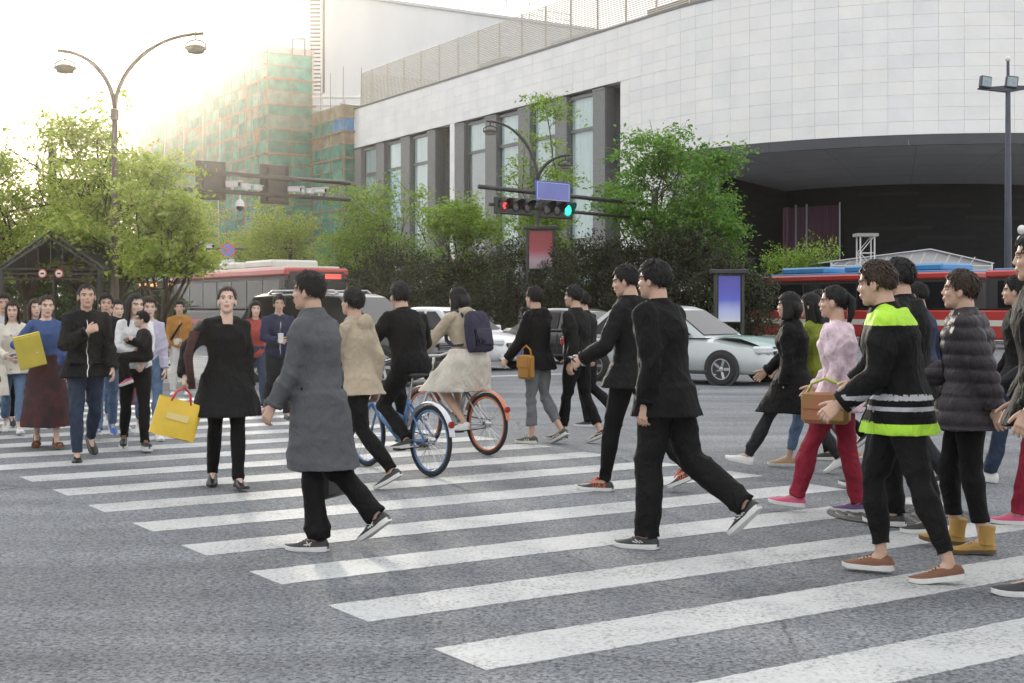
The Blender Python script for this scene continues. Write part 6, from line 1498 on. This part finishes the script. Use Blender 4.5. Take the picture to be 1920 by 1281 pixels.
# 2 two men in black
J = person('man in black jacket and wide black trousers, nearer of the two men in black', G(1200, 1028), Vector((-.82, .57, 0)), 1.80, dict(L=(6, 5, 0, 0), R=(-16, 34, 0, 42)), {'L': ('swing', -16, 8, 16), 'R': ('swing', 16, 8, 26)}, dict(mat=BLACK, hem=-.17, infl=.035, collar=.9, zip=True, trim=M_chrome if 0 else CHAR, pockets=True, flare=.02), TR(BLACK2, cuff=.078, infl=.022, loose=.02), SNK(SH_BLK, lace=SH_BLK, mark=('check', SH_SOLE)), 'short', stance='L', lean=5, seed=2, head_yaw=10)
J = person('taller man in black with orange-laced lettered shoes, farther of the two men in black', G(1122, 920), Vector((-.86, .5, 0)), 1.87, dict(L=(20, 6, 0, 0), R=(-18, 20, 0, 24)), {'L': ('ik', (-.22, .30, 1.00), (-.5, -.6, -.5)), 'R': ('swing', -8, 8, 14)}, dict(mat=BLACK2, hem=-.16, infl=.03, collar=1.0, hood=True), TR(BLACK, cuff=.052, infl=.012), dict(L=dict(kind='skate', upper=SH_BLK, sole=SH_SOLE, lace=SH_ORG, bow=True, mark=('letters', SH_ORG)), R=dict(kind='skate', upper=SH_BLK, sole=SH_SOLE, lace=SH_ORG, bow=True, mark=('letters', SH_ORG))), 'short', stance='L', lean=3, seed=3, head_yaw=14)
b = MB(); c = J['wrL'] + Vector((.03, .07, -.02)); b.box(c, (.075, .155, .010), Matrix.Rotation(.5, 3, 'X'), .004)
ph = held(J, b, 'phone', LEATH, 'dark phone in the hand of the taller man in black', 'phone', c, smooth=False); b = MB(); b.box(c + Vector((0, 0, .0065)), (.066, .14, .002), Matrix.Rotation(.5, 3, 'X')); sub(ph, J, b, 'screen', M_cgl, c, False)
# 3 woman in black with the yellow bag
J = person('woman in a loose black dress coat and black ankle boots carrying a yellow bag', G(450, 920), Vector((.32, -.95, 0)), 1.66, dict(L=(12, 5, 0, 0), R=(-10, 14, 0, 14)), {'R': ('ik', (.36, .10, .98), (.8, -.5, -.2), {'curl': .95}), 'L': ('swing', -6, 8, 12)}, dict(mat=BLACK2, hem=-.34, infl=.035, name='dress', flare=.10, fold=.012, neck=.455), TR(BLACK, cuff=.050, infl=.010, fold=.004, name='leggings'), dict(kind='boot', upper=LEATH, sole=SH_DSOLE), 'tail', HAIRB, SKINP, stance='L', female=True, seed=4, lean=3, head_yaw=-18, head_pitch=-8)
tote(J, J['wrR'] + Vector((.0, .02, -.10)), .36, .30, .14, mat('bag_yellow', (.60, .40, .03), .5, 0, .12, 5), mat('bag_handle_red', (.55, .04, .05), .5), 'bright yellow shopping bag with red handles', tilt=-.28, mark=mat('bag_print', (.62, .50, .20), .5), hl=.10)
b = MB()
for q in range(5):
    x0 = .15 + q * .012; b.tube([J['wrR'] + Vector((-.10 + .01 * q, -.05 + q * .025, .36)), J['wrR'] + Vector((-.02, -.02 + q * .025, .16)), J['wrR'] + Vector((-.05, -.02 + q * .03, -.10))], [.030, .034, .026], 8)
wear(J, b, 'striped_shawl', mat('shawl', (.10, .02, .022), .9, 0, .3, 3, .3, 80, streak=(1, 1, 14), col2=(.012, .012, .012)))
# 4 man on the left in dark jacket
J = person('man in a black jacket and dark trousers with a hand raised to his chest', G(145, 866), Vector((.42, -.90, 0)), 1.74, dict(R=(6, 5, 0, 0), L=(-14, 40, 0, 38)), {'R': ('ik', (.02, .26, 1.26), (.8, -.4, -.4), {'curl': .7}), 'L': ('swing', 10, 7, 18)}, dict(mat=BLACK2, hem=-.15, infl=.030, collar=.8, zip=True, trim=M_chrome, pockets=True), TR(JEANSD, cuff=.062, infl=.014), dict(kind='dress', upper=LEATH, sole=SH_DSOLE), 'crop', HAIR, stance='R', seed=5, lean=3, head_yaw=-8, fat=1.06)
# 5 woman with the yellow folder
J = person('woman in a dark blue top and long black patterned skirt holding a yellow folder', G(108, 843), Vector((.40, -.92, 0)), 1.62, dict(L=(10, 5, 0, 0), R=(-10, 12, 0, 12)), {'R': ('ik', (.20, .24, 1.10), (.9, -.3, -.4), {'curl': .6}), 'L': ('swing', 4, 6, 14)}, dict(mat=BLUEC, hem=-.07, infl=.018, name='blouse'), dict(kind='skirt', length=.72, mat=mat('skirt_pattern', (.014, .011, .012), .85, 0, .3, 9, .2, 120, col2=(.07, .012, .014)), flare=.10), dict(kind='sandal', upper=SH_BRN, sole=SH_BRN), 'bun', HAIRB, SKINP, stance='L', female=True, seed=6, head_yaw=14)
c = J['wrR'] + Vector((.0, .06, .02)); b = MB(); R_ = Matrix.Rotation(.25, 3, 'Y') @ Matrix.Rotation(-.2, 3, 'X'); b.box(c, (.27, .03, .36), R_, .006); b.box(c + Vector((0, .022, -.01)), (.25, .012, .33), R_, .003)
held(J, b, 'folder', mat('folder_yellow', (.52, .42, .06), .55, 0, .12, 6), 'yellow folder held at the chest by the woman in the long skirt', 'folder', c, smooth=False)
# 6 girl in cream cardigan
J = person('young woman with long brown hair in a cream cardigan and blue jeans', G(37, 817), Vector((.30, -.95, 0)), 1.58, dict(L=(18, 6, 0, -4), R=(-16, 22, 0, 24)), {'R': ('ik', (.06, .28, 1.02), (.8, -.4, -.4), {'curl': .6}), 'L': ('ik', (-.10, .27, 1.00), (-.8, -.4, -.4), {'curl': .6})}, dict(mat=CREAM, hem=-.16, infl=.022, name='cardigan', buttons=True, trim=BEIGE), TR(JEANS, cuff=.062, infl=.01, end=.06), SNK(SH_WHT, lace=SH_SOLE), 'long', HAIRB, SKINP, stance='L', female=True, seed=7, head_pitch=6)
tote(J, J['elR'] + Vector((.05, .10, -.06)), .30, .36, .09, CREAM, CREAM, 'cream canvas tote bag on the cardigan wearer\'s arm', tilt=.12, name='tote_bag', hl=.14, mark=CHAR)
# 7 person cut by the left edge
person('person in a pale grey shirt and black trousers cut off by the left edge', G(-12, 812), Vector((.35, -.93, 0)), 1.70, WALKR, SWR, dict(mat=cloth('pale_grey', (.42, .44, .47)), hem=-.09, infl=.02, name='shirt'), TR(BLACK), SNK(SH_BLK), 'short', stance='R', seed=8)
# 8 woman in pink
J = person('woman in a pink jacket and jeans with a crimson handbag', G(236, 809), Vector((.35, -.93, 0)), 1.60, dict(L=(16, 6, 0, -4), R=(-14, 20, 0, 24)), {'R': ('swing', 6, 8, 14, 0), 'L': ('swing', 14, 6, 30)}, dict(mat=PINK, hem=-.20, infl=.026, collar=.7, buttons=True, pockets=True), TR(JEANS, cuff=.055, infl=.008, end=.06), SNK(SH_WHT, lace=SH_SOLE), 'tail', HAIR, SKINP, stance='L', female=True, seed=9, head_yaw=10)
handbag(J, J['wrL'] + Vector((.05, .04, -.09)), .30, .26, .14, mat('bag_crimson', (.20, .035, .055), .45, 0, .1, 6), 'crimson leather handbag carried by the woman in pink', .16)
# 9 woman in white carrying a child, 10 companion behind
J9 = person('woman in a white top and black trousers carrying a small child on her arm', G(273, 848), Vector((.36, -.93, 0)), 1.63, dict(L=(10, 5, 0, 0), R=(-12, 20, 0, 20)), {'L': ('ik', (-.06, .30, .98), (-.8, -.3, -.5), {'curl': .7}), 'R': ('ik', (.02, .30, 1.10), (.8, -.3, -.5), {'curl': .5})}, dict(mat=WHITEC, hem=-.05, infl=.022, name='blouse', fold=.011), TR(BLACK, cuff=.050, infl=.010, fold=.005), dict(kind='platform', upper=SH_BLK, sole=SH_SOLE, lace=SH_TAN), 'long', HAIR, SKINP, stance='L', female=True, seed=10, head_yaw=20)
M9 = J9['M']; cpos = M9 @ Vector((-.06, .34, 0)); cpos.z = 0
person('small child in black with pink shoes carried on the arm of the woman in white', cpos, Vector((-.93, -.36, 0)), .92, None, {'L': ('ik', (-.10, .12, 1.16), (-.5, -.4, -.4)), 'R': ('ik', (.10, .16, 1.15), (.5, -.4, -.4))}, dict(mat=BLACK2, hem=-.08, infl=.035, fold=.003), TR(BLACK2, cuff=.07, infl=.025, fold=.003), SNK(SH_PINK), 'short', skin=SKINP, seat=(0, 0, 1.0), ankles={'L': Vector((-.06, .17, -.22)), 'R': Vector((.07, .15, -.24)), 'pitch': 20}, seed=11, lod=.5, group='children')
person('woman in a lilac shirt and jeans half hidden behind the woman carrying a child', G(297, 826), Vector((.32, -.94, 0)), 1.62, dict(L=(14, 5, 0, 0), R=(-12, 16, 0, 18)), SWL, dict(mat=cloth('lilac', (.40, .38, .47)), hem=-.08, infl=.02, name='shirt'), TR(JEANS, cuff=.06, end=.06), SNK(SH_WHT, lace=SH_SOLE), 'short', HAIRB, SKINP, stance='L', female=True, seed=12, lod=.5)
# 11 man in mustard jacket
J = person('man in a mustard jacket and pale trousers with a black cross-body strap', G(350, 741), Vector((.30, -.95, 0)), 1.62, STAND, {'L': ('swing', 6, 8, 20), 'R': ('swing', 2, 8, 12)}, dict(mat=MUST, hem=-.10, infl=.022, collar=.7, zip=True, trim=BEIGE), TR(cloth('pale_trouser', (.48, .47, .45)), cuff=.065), SNK(SH_WHT), 'short', stance='L', seed=13, lod=.5, head_yaw=-12)
wear(J, strap(J, .02, 1, .020), 'bag_strap', BLACK)
# 12, 13 pair farther back
person('person in a red jacket and dark trousers with red shoes, far back on the crosswalk', G(497, 771), Vector((.30, -.95, 0)), 1.66, WALK, SWL, dict(mat=REDJ, hem=-.10, infl=.024), TR(JEANSD), SNK(SH_RED), 'bob', HAIR, SKINP, stance='L', female=True, seed=14, lod=.5)
J = person('man in a navy jacket holding a pale cup, beside the person in red', G(540, 786), Vector((.32, -.94, 0)), 1.68, MIDL, {'R': ('ik', (.05, .30, 1.10), (.8, -.3, -.5), {'curl': .8}), 'L': ('swing', 4, 7, 12)}, dict(mat=NAVY, hem=-.09, infl=.024, collar=.6, zip=True, trim=M_chrome), TR(CHAR, cuff=.072, loose=.012), dict(kind='dress', upper=LEATH, sole=SH_DSOLE), 'short', stance='L', seed=15, lod=.5)
c = J['wrR'] + Vector((-.02, .07, .03)); b = MB(); b.lathe([(.028, -.06), (.038, .06), (.040, .065), (.002, .07)], c, n=16); held(J, b, 'paper_cup', SH_WHT, 'pale paper cup in the hand of the man in navy', 'cup', c, smooth=40)
# 23 person in beige behind the grey coat
J = person('person in a beige coat half hidden behind the grey-coated man', G(628, 905), Vector((-.86, .5, 0)), 1.70, WALKR, SWR, dict(mat=BEIGE, hem=-.14, infl=.028, collar=.9, hood=True), TR(BLACK), SNK(SH_BLK), 'short', stance='R', seed=16)
# 16 couple in black
J = person('man in a black jacket and cropped grey trousers with olive trainers', G(990, 833), Vector((-.80, .60, 0)), 1.72, dict(L=(6, 6, 0, 0), R=(-6, 30, 0, 26)), {'L': ('swing', 12, 7, 30), 'R': ('swing', -8, 7, 14)}, dict(mat=BLACK, hem=-.15, infl=.03, collar=.8, hood=True), TR(GREYT, cuff=.058, infl=.01, end=.11), SNK(SH_OLV, lace=SH_OLV, mark=('stripes', SH_SOLE)), 'short', stance='L', seed=17)
handbag(J, J['pel'] + Vector((-.24, -.02, .12)), .20, .26, .10, mat('bag_amber', (.32, .15, .02), .5, 0, .1), 'amber shoulder bag at the hip of the man in grey cropped trousers', .10, name='shoulder_bag', yaw=1.4)
person('person all in black with white-striped skate shoes beside the amber-bag man', G(1046, 831), Vector((-.84, .54, 0)), 1.72, dict(L=(10, 5, 0, 0), R=(-8, 22, 0, 22)), SWL, dict(mat=BLACK2, hem=-.12, infl=.03, collar=.8), TR(BLACK, cuff=.055, infl=.012, end=.07), dict(kind='skate', upper=SH_BLK, sole=SH_SOLE, lace=SH_BLK, mark=('wave', SH_SOLE)), 'short', stance='L', seed=18)
# 17 right group
person('person in a long black coat and white trainers striding left, left of the pink top', G(1394, 884), Vector((-.88, .47, 0)), 1.66, dict(L=(26, 4, 0, -10), R=(-22, 18, 0, 30)), SWL, dict(mat=BLACK, hem=-.36, infl=.03, name='coat', collar=.9, flare=.06), TR(CHAR, cuff=.055), SNK(SH_WHT, lace=SH_SOLE), 'bob', HAIR, stance='L', seed=19, female=True)
J = person('woman in an olive-lime top and blue jeans with tan shoes', G(1470, 876), Vector((-.88, .47, 0)), 1.64, dict(L=(18, 5, 0, 0), R=(-18, 20, 0, 26)), SWR, dict(mat=OLIVE, hem=-.12, infl=.026, collar=.7), TR(JEANS, cuff=.052, infl=.008, end=.06), dict(kind='dress', upper=SH_TAN, sole=SH_SOLE), 'long', HAIR, stance='L', seed=20, female=True)
J = person('woman in a pink and white patterned top and crimson trousers', G(1598, 961), Vector((-.90, .42, 0)), 1.66, dict(R=(-8, 6, 0, 0), L=(26, 12, 0, -6)), {'L': ('swing', -14, 8, 24), 'R': ('swing', 16, 8, 40)}, dict(mat=PINKW, hem=-.18, infl=.03, name='blouse', fold=.011), TR(REDT, cuff=.068, infl=.014, loose=.012), dict(L=SNK(SH_PINK, lace=SH_SOLE), R=SNK(SH_PUR, lace=SH_SOLE)), 'tail', HAIR, stance='R', seed=21, female=True)
handbag(J, J['pel'] + Vector((-.25, .04, .08)), .34, .22, .12, mat('bag_lime_tan', (.34, .26, .06), .55, 0, .4, 4, col2=(.35, .13, .06)), 'yellow and tan shoulder bag of the woman in the pink top', .10, name='shoulder_bag', yaw=1.5, hm=mat('bag_strap_lime', (.36, .42, .06), .6))
def lime(f_):
    z = f_[:, 2]; r = np.zeros(len(z), int); r[z > 1.36] = 1; r[(z > .76) & (z < .845)] = 1; r[((z > .965) & (z < .992)) | ((z > .905) & (z < .932))] = 2; return r
person('person in a black jacket with lime shoulders, lime hem band and grey reflective stripes', G(1762, 1096), Vector((-.93, .36, 0)), 1.78, dict(L=(-15, 5, 0, 7), R=(21, 24, 0, 0)), {'L': ('swing', 14, 9, 40), 'R': ('swing', -16, 9, 22)}, dict(mat=[BLACK, LIME, REFL], hem=-.17, flare=.0, infl=.040, collar=1.0, paint=lime, zip=True), TR(BLACK2, cuff=.054, infl=.014, end=.05), SNK(SH_BRN, lace=SH_BRN), 'short', HAIRB, stance='L', seed=22, lean=7)
person('person in a quilted brown-grey puffer jacket and black trousers with yellow leather boots', G(1828, 1040), Vector((-.92, .38, 0)), 1.72, dict(L=(-4, 4, 0, 2), R=(20, 22, 0, -4)), SWL, dict(mat=PUFF, hem=-.20, infl=.044, collar=1.1, quilt=True, fold=.006, zip=True, trim=BLACK), TR(BLACK, cuff=.058, infl=.012, end=.10, fold=.006), dict(kind='boot', upper=SH_YEL, sole=mat('sole_gum', (.10, .065, .03), .7), lace=SH_YEL, low=True), 'short', HAIRB, stance='L', seed=23)
person('tall man all in black cut off by the right edge, nearest the camera', G(1928, 1118), Vector((-.90, .43, 0)), 1.90, dict(L=(14, 6, 0, 0), R=(-16, 22, 0, 28)), {'L': ('swing', -14, 8, 20), 'R': ('swing', 16, 8, 34)}, dict(mat=BLACK, hem=-.16, infl=.040, collar=1.0, hood=True), TR(BLACK2), SNK(SH_BLK), 'short', stance='L', seed=24, lean=4)
person('person in a black hooded jacket walking between the pink top and the lime-banded jacket', G(1612, 917), Vector((-.86, .51, 0)), 1.78, dict(L=(18, 6, 0, -4), R=(-14, 20, 0, 24)), SWR, dict(mat=BLACK2, hem=-.14, infl=.034, collar=.9, hood=True), TR(CHAR), SNK(SH_BLK), 'short', stance='L', seed=30)
person('person all in black stepping between the lime-banded jacket and the puffer jacket', G(1738, 1002), Vector((-.88, .47, 0)), 1.84, dict(L=(-10, 5, 0, 4), R=(20, 26, 0, -2)), {'L': ('swing', 10, 8, 30), 'R': ('swing', -12, 8, 16)}, dict(mat=BLACK, hem=-.18, infl=.04, collar=1.0), TR(BLACK), SNK(SH_BLK), 'short', stance='L', seed=37)
person('person in a charcoal coat behind the woman in the pink top', G(1545, 862), Vector((-.84, .54, 0)), 1.68, MIDL, SWL, dict(mat=CHAR, hem=-.26, infl=.03, name='coat', collar=.8), TR(BLACK), SNK(SH_BLK), 'bob', stance='L', seed=31, female=True, lod=.5)
person('man in a navy jacket far back among the right-hand crowd', G(1715, 868), Vector((-.84, .54, 0)), 1.74, MIDR, SWR, dict(mat=NAVY, hem=-.12, infl=.03, collar=.8), TR(JEANSD), SNK(SH_WHT), 'short', stance='R', seed=32, lod=.5)
person('person in dark clothes and white trainers half hidden behind the puffer jacket', G(1846, 905), Vector((-.86, .51, 0)), 1.80, WALK, SWL, dict(mat=BLACK2, hem=-.14, infl=.034, hood=True), TR(JEANSD), SNK(SH_WHT), 'short', stance='L', seed=33, lod=.5)
person('dark-clothed person behind the two men in black, far side of the crosswalk', G(1098, 800), Vector((-.80, .6, 0)), 1.72, MIDL, SWL, dict(mat=BLACK2, hem=-.12, infl=.03, collar=.8), TR(BLACK), SNK(SH_BLK), 'short', stance='L', seed=34, lod=.5)
person('person in a black top, jeans and blue trainers behind the man with the raised hand', G(184, 826), Vector((.36, -.93, 0)), 1.66, WALKR, SWR, dict(mat=BLACK2, hem=-.10, infl=.026, collar=.7), TR(JEANS, cuff=.06), SNK(SH_BLUE, lace=SH_SOLE), 'short', stance='R', seed=35, lod=.5)
person('person in dark grey between the cream cardigan and the yellow folder', G(80, 800), Vector((.34, -.94, 0)), 1.64, WALK, SWL, dict(mat=CHAR, hem=-.12, infl=.026), TR(BLACK), SNK(SH_WHT), 'long', HAIRB, SKINP, stance='L', seed=36, female=True, lod=.5)
person('person in crimson trousers and pink trainers at the right edge', G(1897, 984), Vector((-.90, .43, 0)), 1.64, dict(L=(18, 6, 0, -2), R=(-18, 20, 0, 24)), SWL, dict(mat=CHAR, hem=-.15, infl=.03), TR(REDT, cuff=.062, infl=.012), SNK(SH_PINK, lace=SH_PINK), 'bob', HAIR, stance='L', seed=25, female=True)

# ================================================================== bicycles and their riders
def bicycle(label, loc, head, frame_m, accent, rim_m, basket=True):
    o = thing('bicycle', label, 'bicycle', loc, heading(head), 'bicycles ridden over the crosswalk'); r = .315; wb = .52
    for y, nm in ((wb, 'front'), (-wb, 'rear')):
        u = thing_part('wheel', o); c = Vector((0, y, r)); ax = Vector((1, 0, 0))
        def torus(R, t, n=36, m_=8):
            b = MB(); rings = []
            for i in range(n + 1):
                a = 2 * pi * i / n; d = Vector((0, cos(a), sin(a))); rings.append([c + d * (R + t * cos(q)) + ax * (t * sin(q)) for q in [2 * pi * j / m_ for j in range(m_)]])
            return b.loft(rings, caps=False)
        torus(r - .019, .019).build('tyre', M_tyre, u, True); torus(r - .048, .012).build('rim', rim_m, u, True)
        b = MB()
        for i in range(24): a = 2 * pi * i / 24; d = Vector((0, cos(a), sin(a))); b.tube([c + ax * (.025 if i % 2 else -.025), c + d * (r - .05)], .0022, 4)
        tag(b.build('spoke', M_chrome, u), kind='stuff'); MB().lathe([(.028, -.04), (.035, -.02), (.035, .02), (.028, .04)], c, ax, 12).build('hub', M_chrome, u, 40)
        fb = MB(); r0, r1 = [], []
        for i in range(15): a = radians(20 + 150 * i / 14) if y < 0 else radians(35 + 120 * i / 14); d = Vector((0, cos(a), sin(a))); r0.append(c + d * (r + .022) - ax * .03); r1.append(c + d * (r + .022) + ax * .03)
        fb.loft([r0, [(p + q) / 2 + (((p + q) / 2) - c).normalized() * .012 for p, q in zip(r0, r1)], r1], caps=False, closed=False); fb.build('mudguard', accent, o, True)
    bb = Vector((0, -.06, .29)); hd = Vector((0, .36, .78)); hd2 = Vector((0, .39, .62)); st_ = Vector((0, -.19, .66))
    b = MB()
    for pts, rd in (([hd + Vector((0, .02, .04)), hd2 - UP * .02], .026), ([hd2, Vector((0, .22, .46)), bb], .030), ([hd, Vector((0, .16, .56)), (bb + st_) / 2], .022), ([bb, st_], .022)): b.tube(pts, rd, 10)
    for sx in (-1, 1): b.tube([bb + Vector((sx * .03, 0, 0)), Vector((sx * .06, -wb, r))], .013, 8); b.tube([st_ + Vector((sx * .015, 0, -.04)), Vector((sx * .06, -wb, r))], .010, 8); b.tube([hd2 + Vector((sx * .05, 0, -.03)), Vector((sx * .055, wb - .02, r + .06)), Vector((sx * .055, wb, r))], .013, 8)
    b.tube([hd2 + Vector((-.05, 0, -.03)), hd2 + Vector((.05, 0, -.03))], .018, 8); b.build('frame', frame_m, o, True)
    sb = MB(); sb.tube([st_, Vector((0, -.235, .86))], .014, 8); sb.build('seat_post', M_chrome, o)
    b = MB(); rings = []
    for y, w, h in ((-.36, .085, .02), (-.33, .10, .03), (-.25, .085, .032), (-.17, .045, .028), (-.10, .025, .024), (-.075, .012, .014)): rings.append([Vector((cos(a) * w, y, .885 + sin(a) * h)) for a in [2 * pi * i / 16 for i in range(16)]])
    b.loft(rings); b.build('saddle', M_black, o, True)
    b = MB(); b.tube([hd + Vector((0, .02, .03)), Vector((0, .34, .96))], .014, 8); b.tube([Vector((-.29, .22, 1.02)), Vector((-.22, .30, 1.02)), Vector((-.08, .35, .98)), Vector((.08, .35, .98)), Vector((.22, .30, 1.02)), Vector((.29, .22, 1.02))], .012, 8); b.build('handlebar', M_chrome, o, True)
    for sx in (-1, 1): MB().tube([Vector((sx * .245, .27, 1.02)), Vector((sx * .30, .205, 1.02))], .017, 8).build('grip', M_black, o); MB().tube([Vector((sx * .2, .32, 1.01)), Vector((sx * .25, .30, .985))], .006, 5).build('brake_lever', M_black, o)
    if basket:
        b = MB()
        for z, k_ in ((.78, .8), (.86, .9), (.95, 1.0)): w, d = .15 * k_, .11 * k_; b.tube([Vector((-w, .55 - d, z)), Vector((w, .55 - d, z)), Vector((w, .55 + d, z)), Vector((-w, .55 + d, z)), Vector((-w, .55 - d, z))], .006, 5)
        for i in range(7):
            for sy in (-1, 1): x = -.15 + .05 * i; b.tube([Vector((x * .8, .55 + sy * .088, .78)), Vector((x, .55 + sy * .11, .95))], .004, 4)
        b.build('basket', M_pole, o)
    for sx, a in ((1, .4), (-1, .4 + pi)):
        pe = bb + Vector((sx * .07, cos(a) * .165, sin(a) * .165)); MB().bar(bb + Vector((sx * .06, 0, 0)), pe, .014, .024, (1, 0, 0)).build('crank', M_chrome, o); MB().box(pe + Vector((sx * .05, 0, 0)), (.09, .07, .022)).build('pedal', M_black, o)
    MB().lathe([(.085, .05), (.085, .056), (.02, .056)], bb, (1, 0, 0), 24).build('chainring', M_pole, o, 40)
    b = MB(); b.tube([bb + Vector((.05, 0, .085)), Vector((.05, -wb, r + .035))], .006, 4); b.tube([bb + Vector((.05, 0, -.085)), Vector((.05, -wb, r - .035))], .006, 4); b.build('chain', M_pole, o)
    MB().lathe([(.03, 0), (.03, .02)], (0, -wb - .305, .475), (0, -1, 0), 12).build('reflector', M_tail, o)
    return o, bb
def rider(label, loc, head, h, **kw):
    k = h / 1.75; pz = .97; bb = Vector((0, -.06, .29)); an = {}
    for sd, sx, a in (('R', 1, .4), ('L', -1, .4 + pi)):
        pe = bb + Vector((sx * .12, cos(a) * .165, sin(a) * .165)); an[sd] = pe + Vector((-sx * .03, -.06, .10)) - Vector((0, -.22, pz))
    an['pitch'] = 8
    return person(label, loc, head, h, None, {'L': ('ik', (-.27, .24 + .22 - .03, 1.05), (-.7, -.3, -.6), {'curl': .9}), 'R': ('ik', (.27, .24 + .22 - .03, 1.05), (.7, -.3, -.6), {'curl': .9})}, ankles=an, seat=(0, -.22, pz), lean=14, group='cyclists', **kw)
ORG = mat('bike_orange', (.46, .13, .05), .4, 0, .06, 3, coat=.4); SILV = mat('bike_silver', (.40, .41, .42), .35, .5, .05); BBL = mat('bike_blue', (.06, .16, .33), .4, 0, .06, 3, coat=.4); BWH = mat('bike_white', (.55, .57, .6), .4, 0, .05)
c = G(852, 846); bicycle('silver and orange bicycle ridden by the person in the beige coat', c, Vector((-.66, .75, 0)), SILV, ORG, ORG)
J = rider('cyclist in a beige coat over a cream skirt with a dark backpack', c, Vector((-.66, .75, 0)), 1.68, top=dict(mat=BEIGE, hem=-.10, infl=.032, collar=1.0, hood=True, name='coat'), bottom=dict(kind='skirt', length=.36, mat=CREAM, flare=.17, infl=.055), shoes=SNK(SH_WHT), hair='bob', hair_m=HAIR, female=True, seed=26)
backpack(J, PLAID, 'dark navy backpack on the cyclist in the beige coat', up_h=.46)
c = G(745, 884); bicycle('blue and white bicycle ridden by the person in black', c, Vector((-.62, .78, 0)), BBL, BWH, BBL)
J = rider('cyclist in black clothes between the grey coat and the beige coat', c, Vector((-.62, .78, 0)), 1.74, top=dict(mat=BLACK, hem=-.10, infl=.032, collar=.8), bottom=TR(BLACK2), shoes=SNK(SH_BLK), hair='short', seed=27)
# ================================================================== haze in the air
m = bpy.data.materials.new('haze'); m.use_nodes = True; N, L = m.node_tree.nodes, m.node_tree.links
N.remove(N['Principled BSDF']); pv = N.new('ShaderNodeVolumePrincipled')
pv.inputs['Color'].default_value = (0.98, 0.89, 0.74, 1); pv.inputs['Density'].default_value = HAZE_DENSITY; pv.inputs['Anisotropy'].default_value = HAZE_G
L.new(pv.outputs['Volume'], N['Material Output'].inputs['Volume'])
b = MB(); b.box((0, 95, 22.5), (420, 230, 47)); tag(b.build('haze', m), kind='stuff')
bpy.data.scenes.remove(TMP)
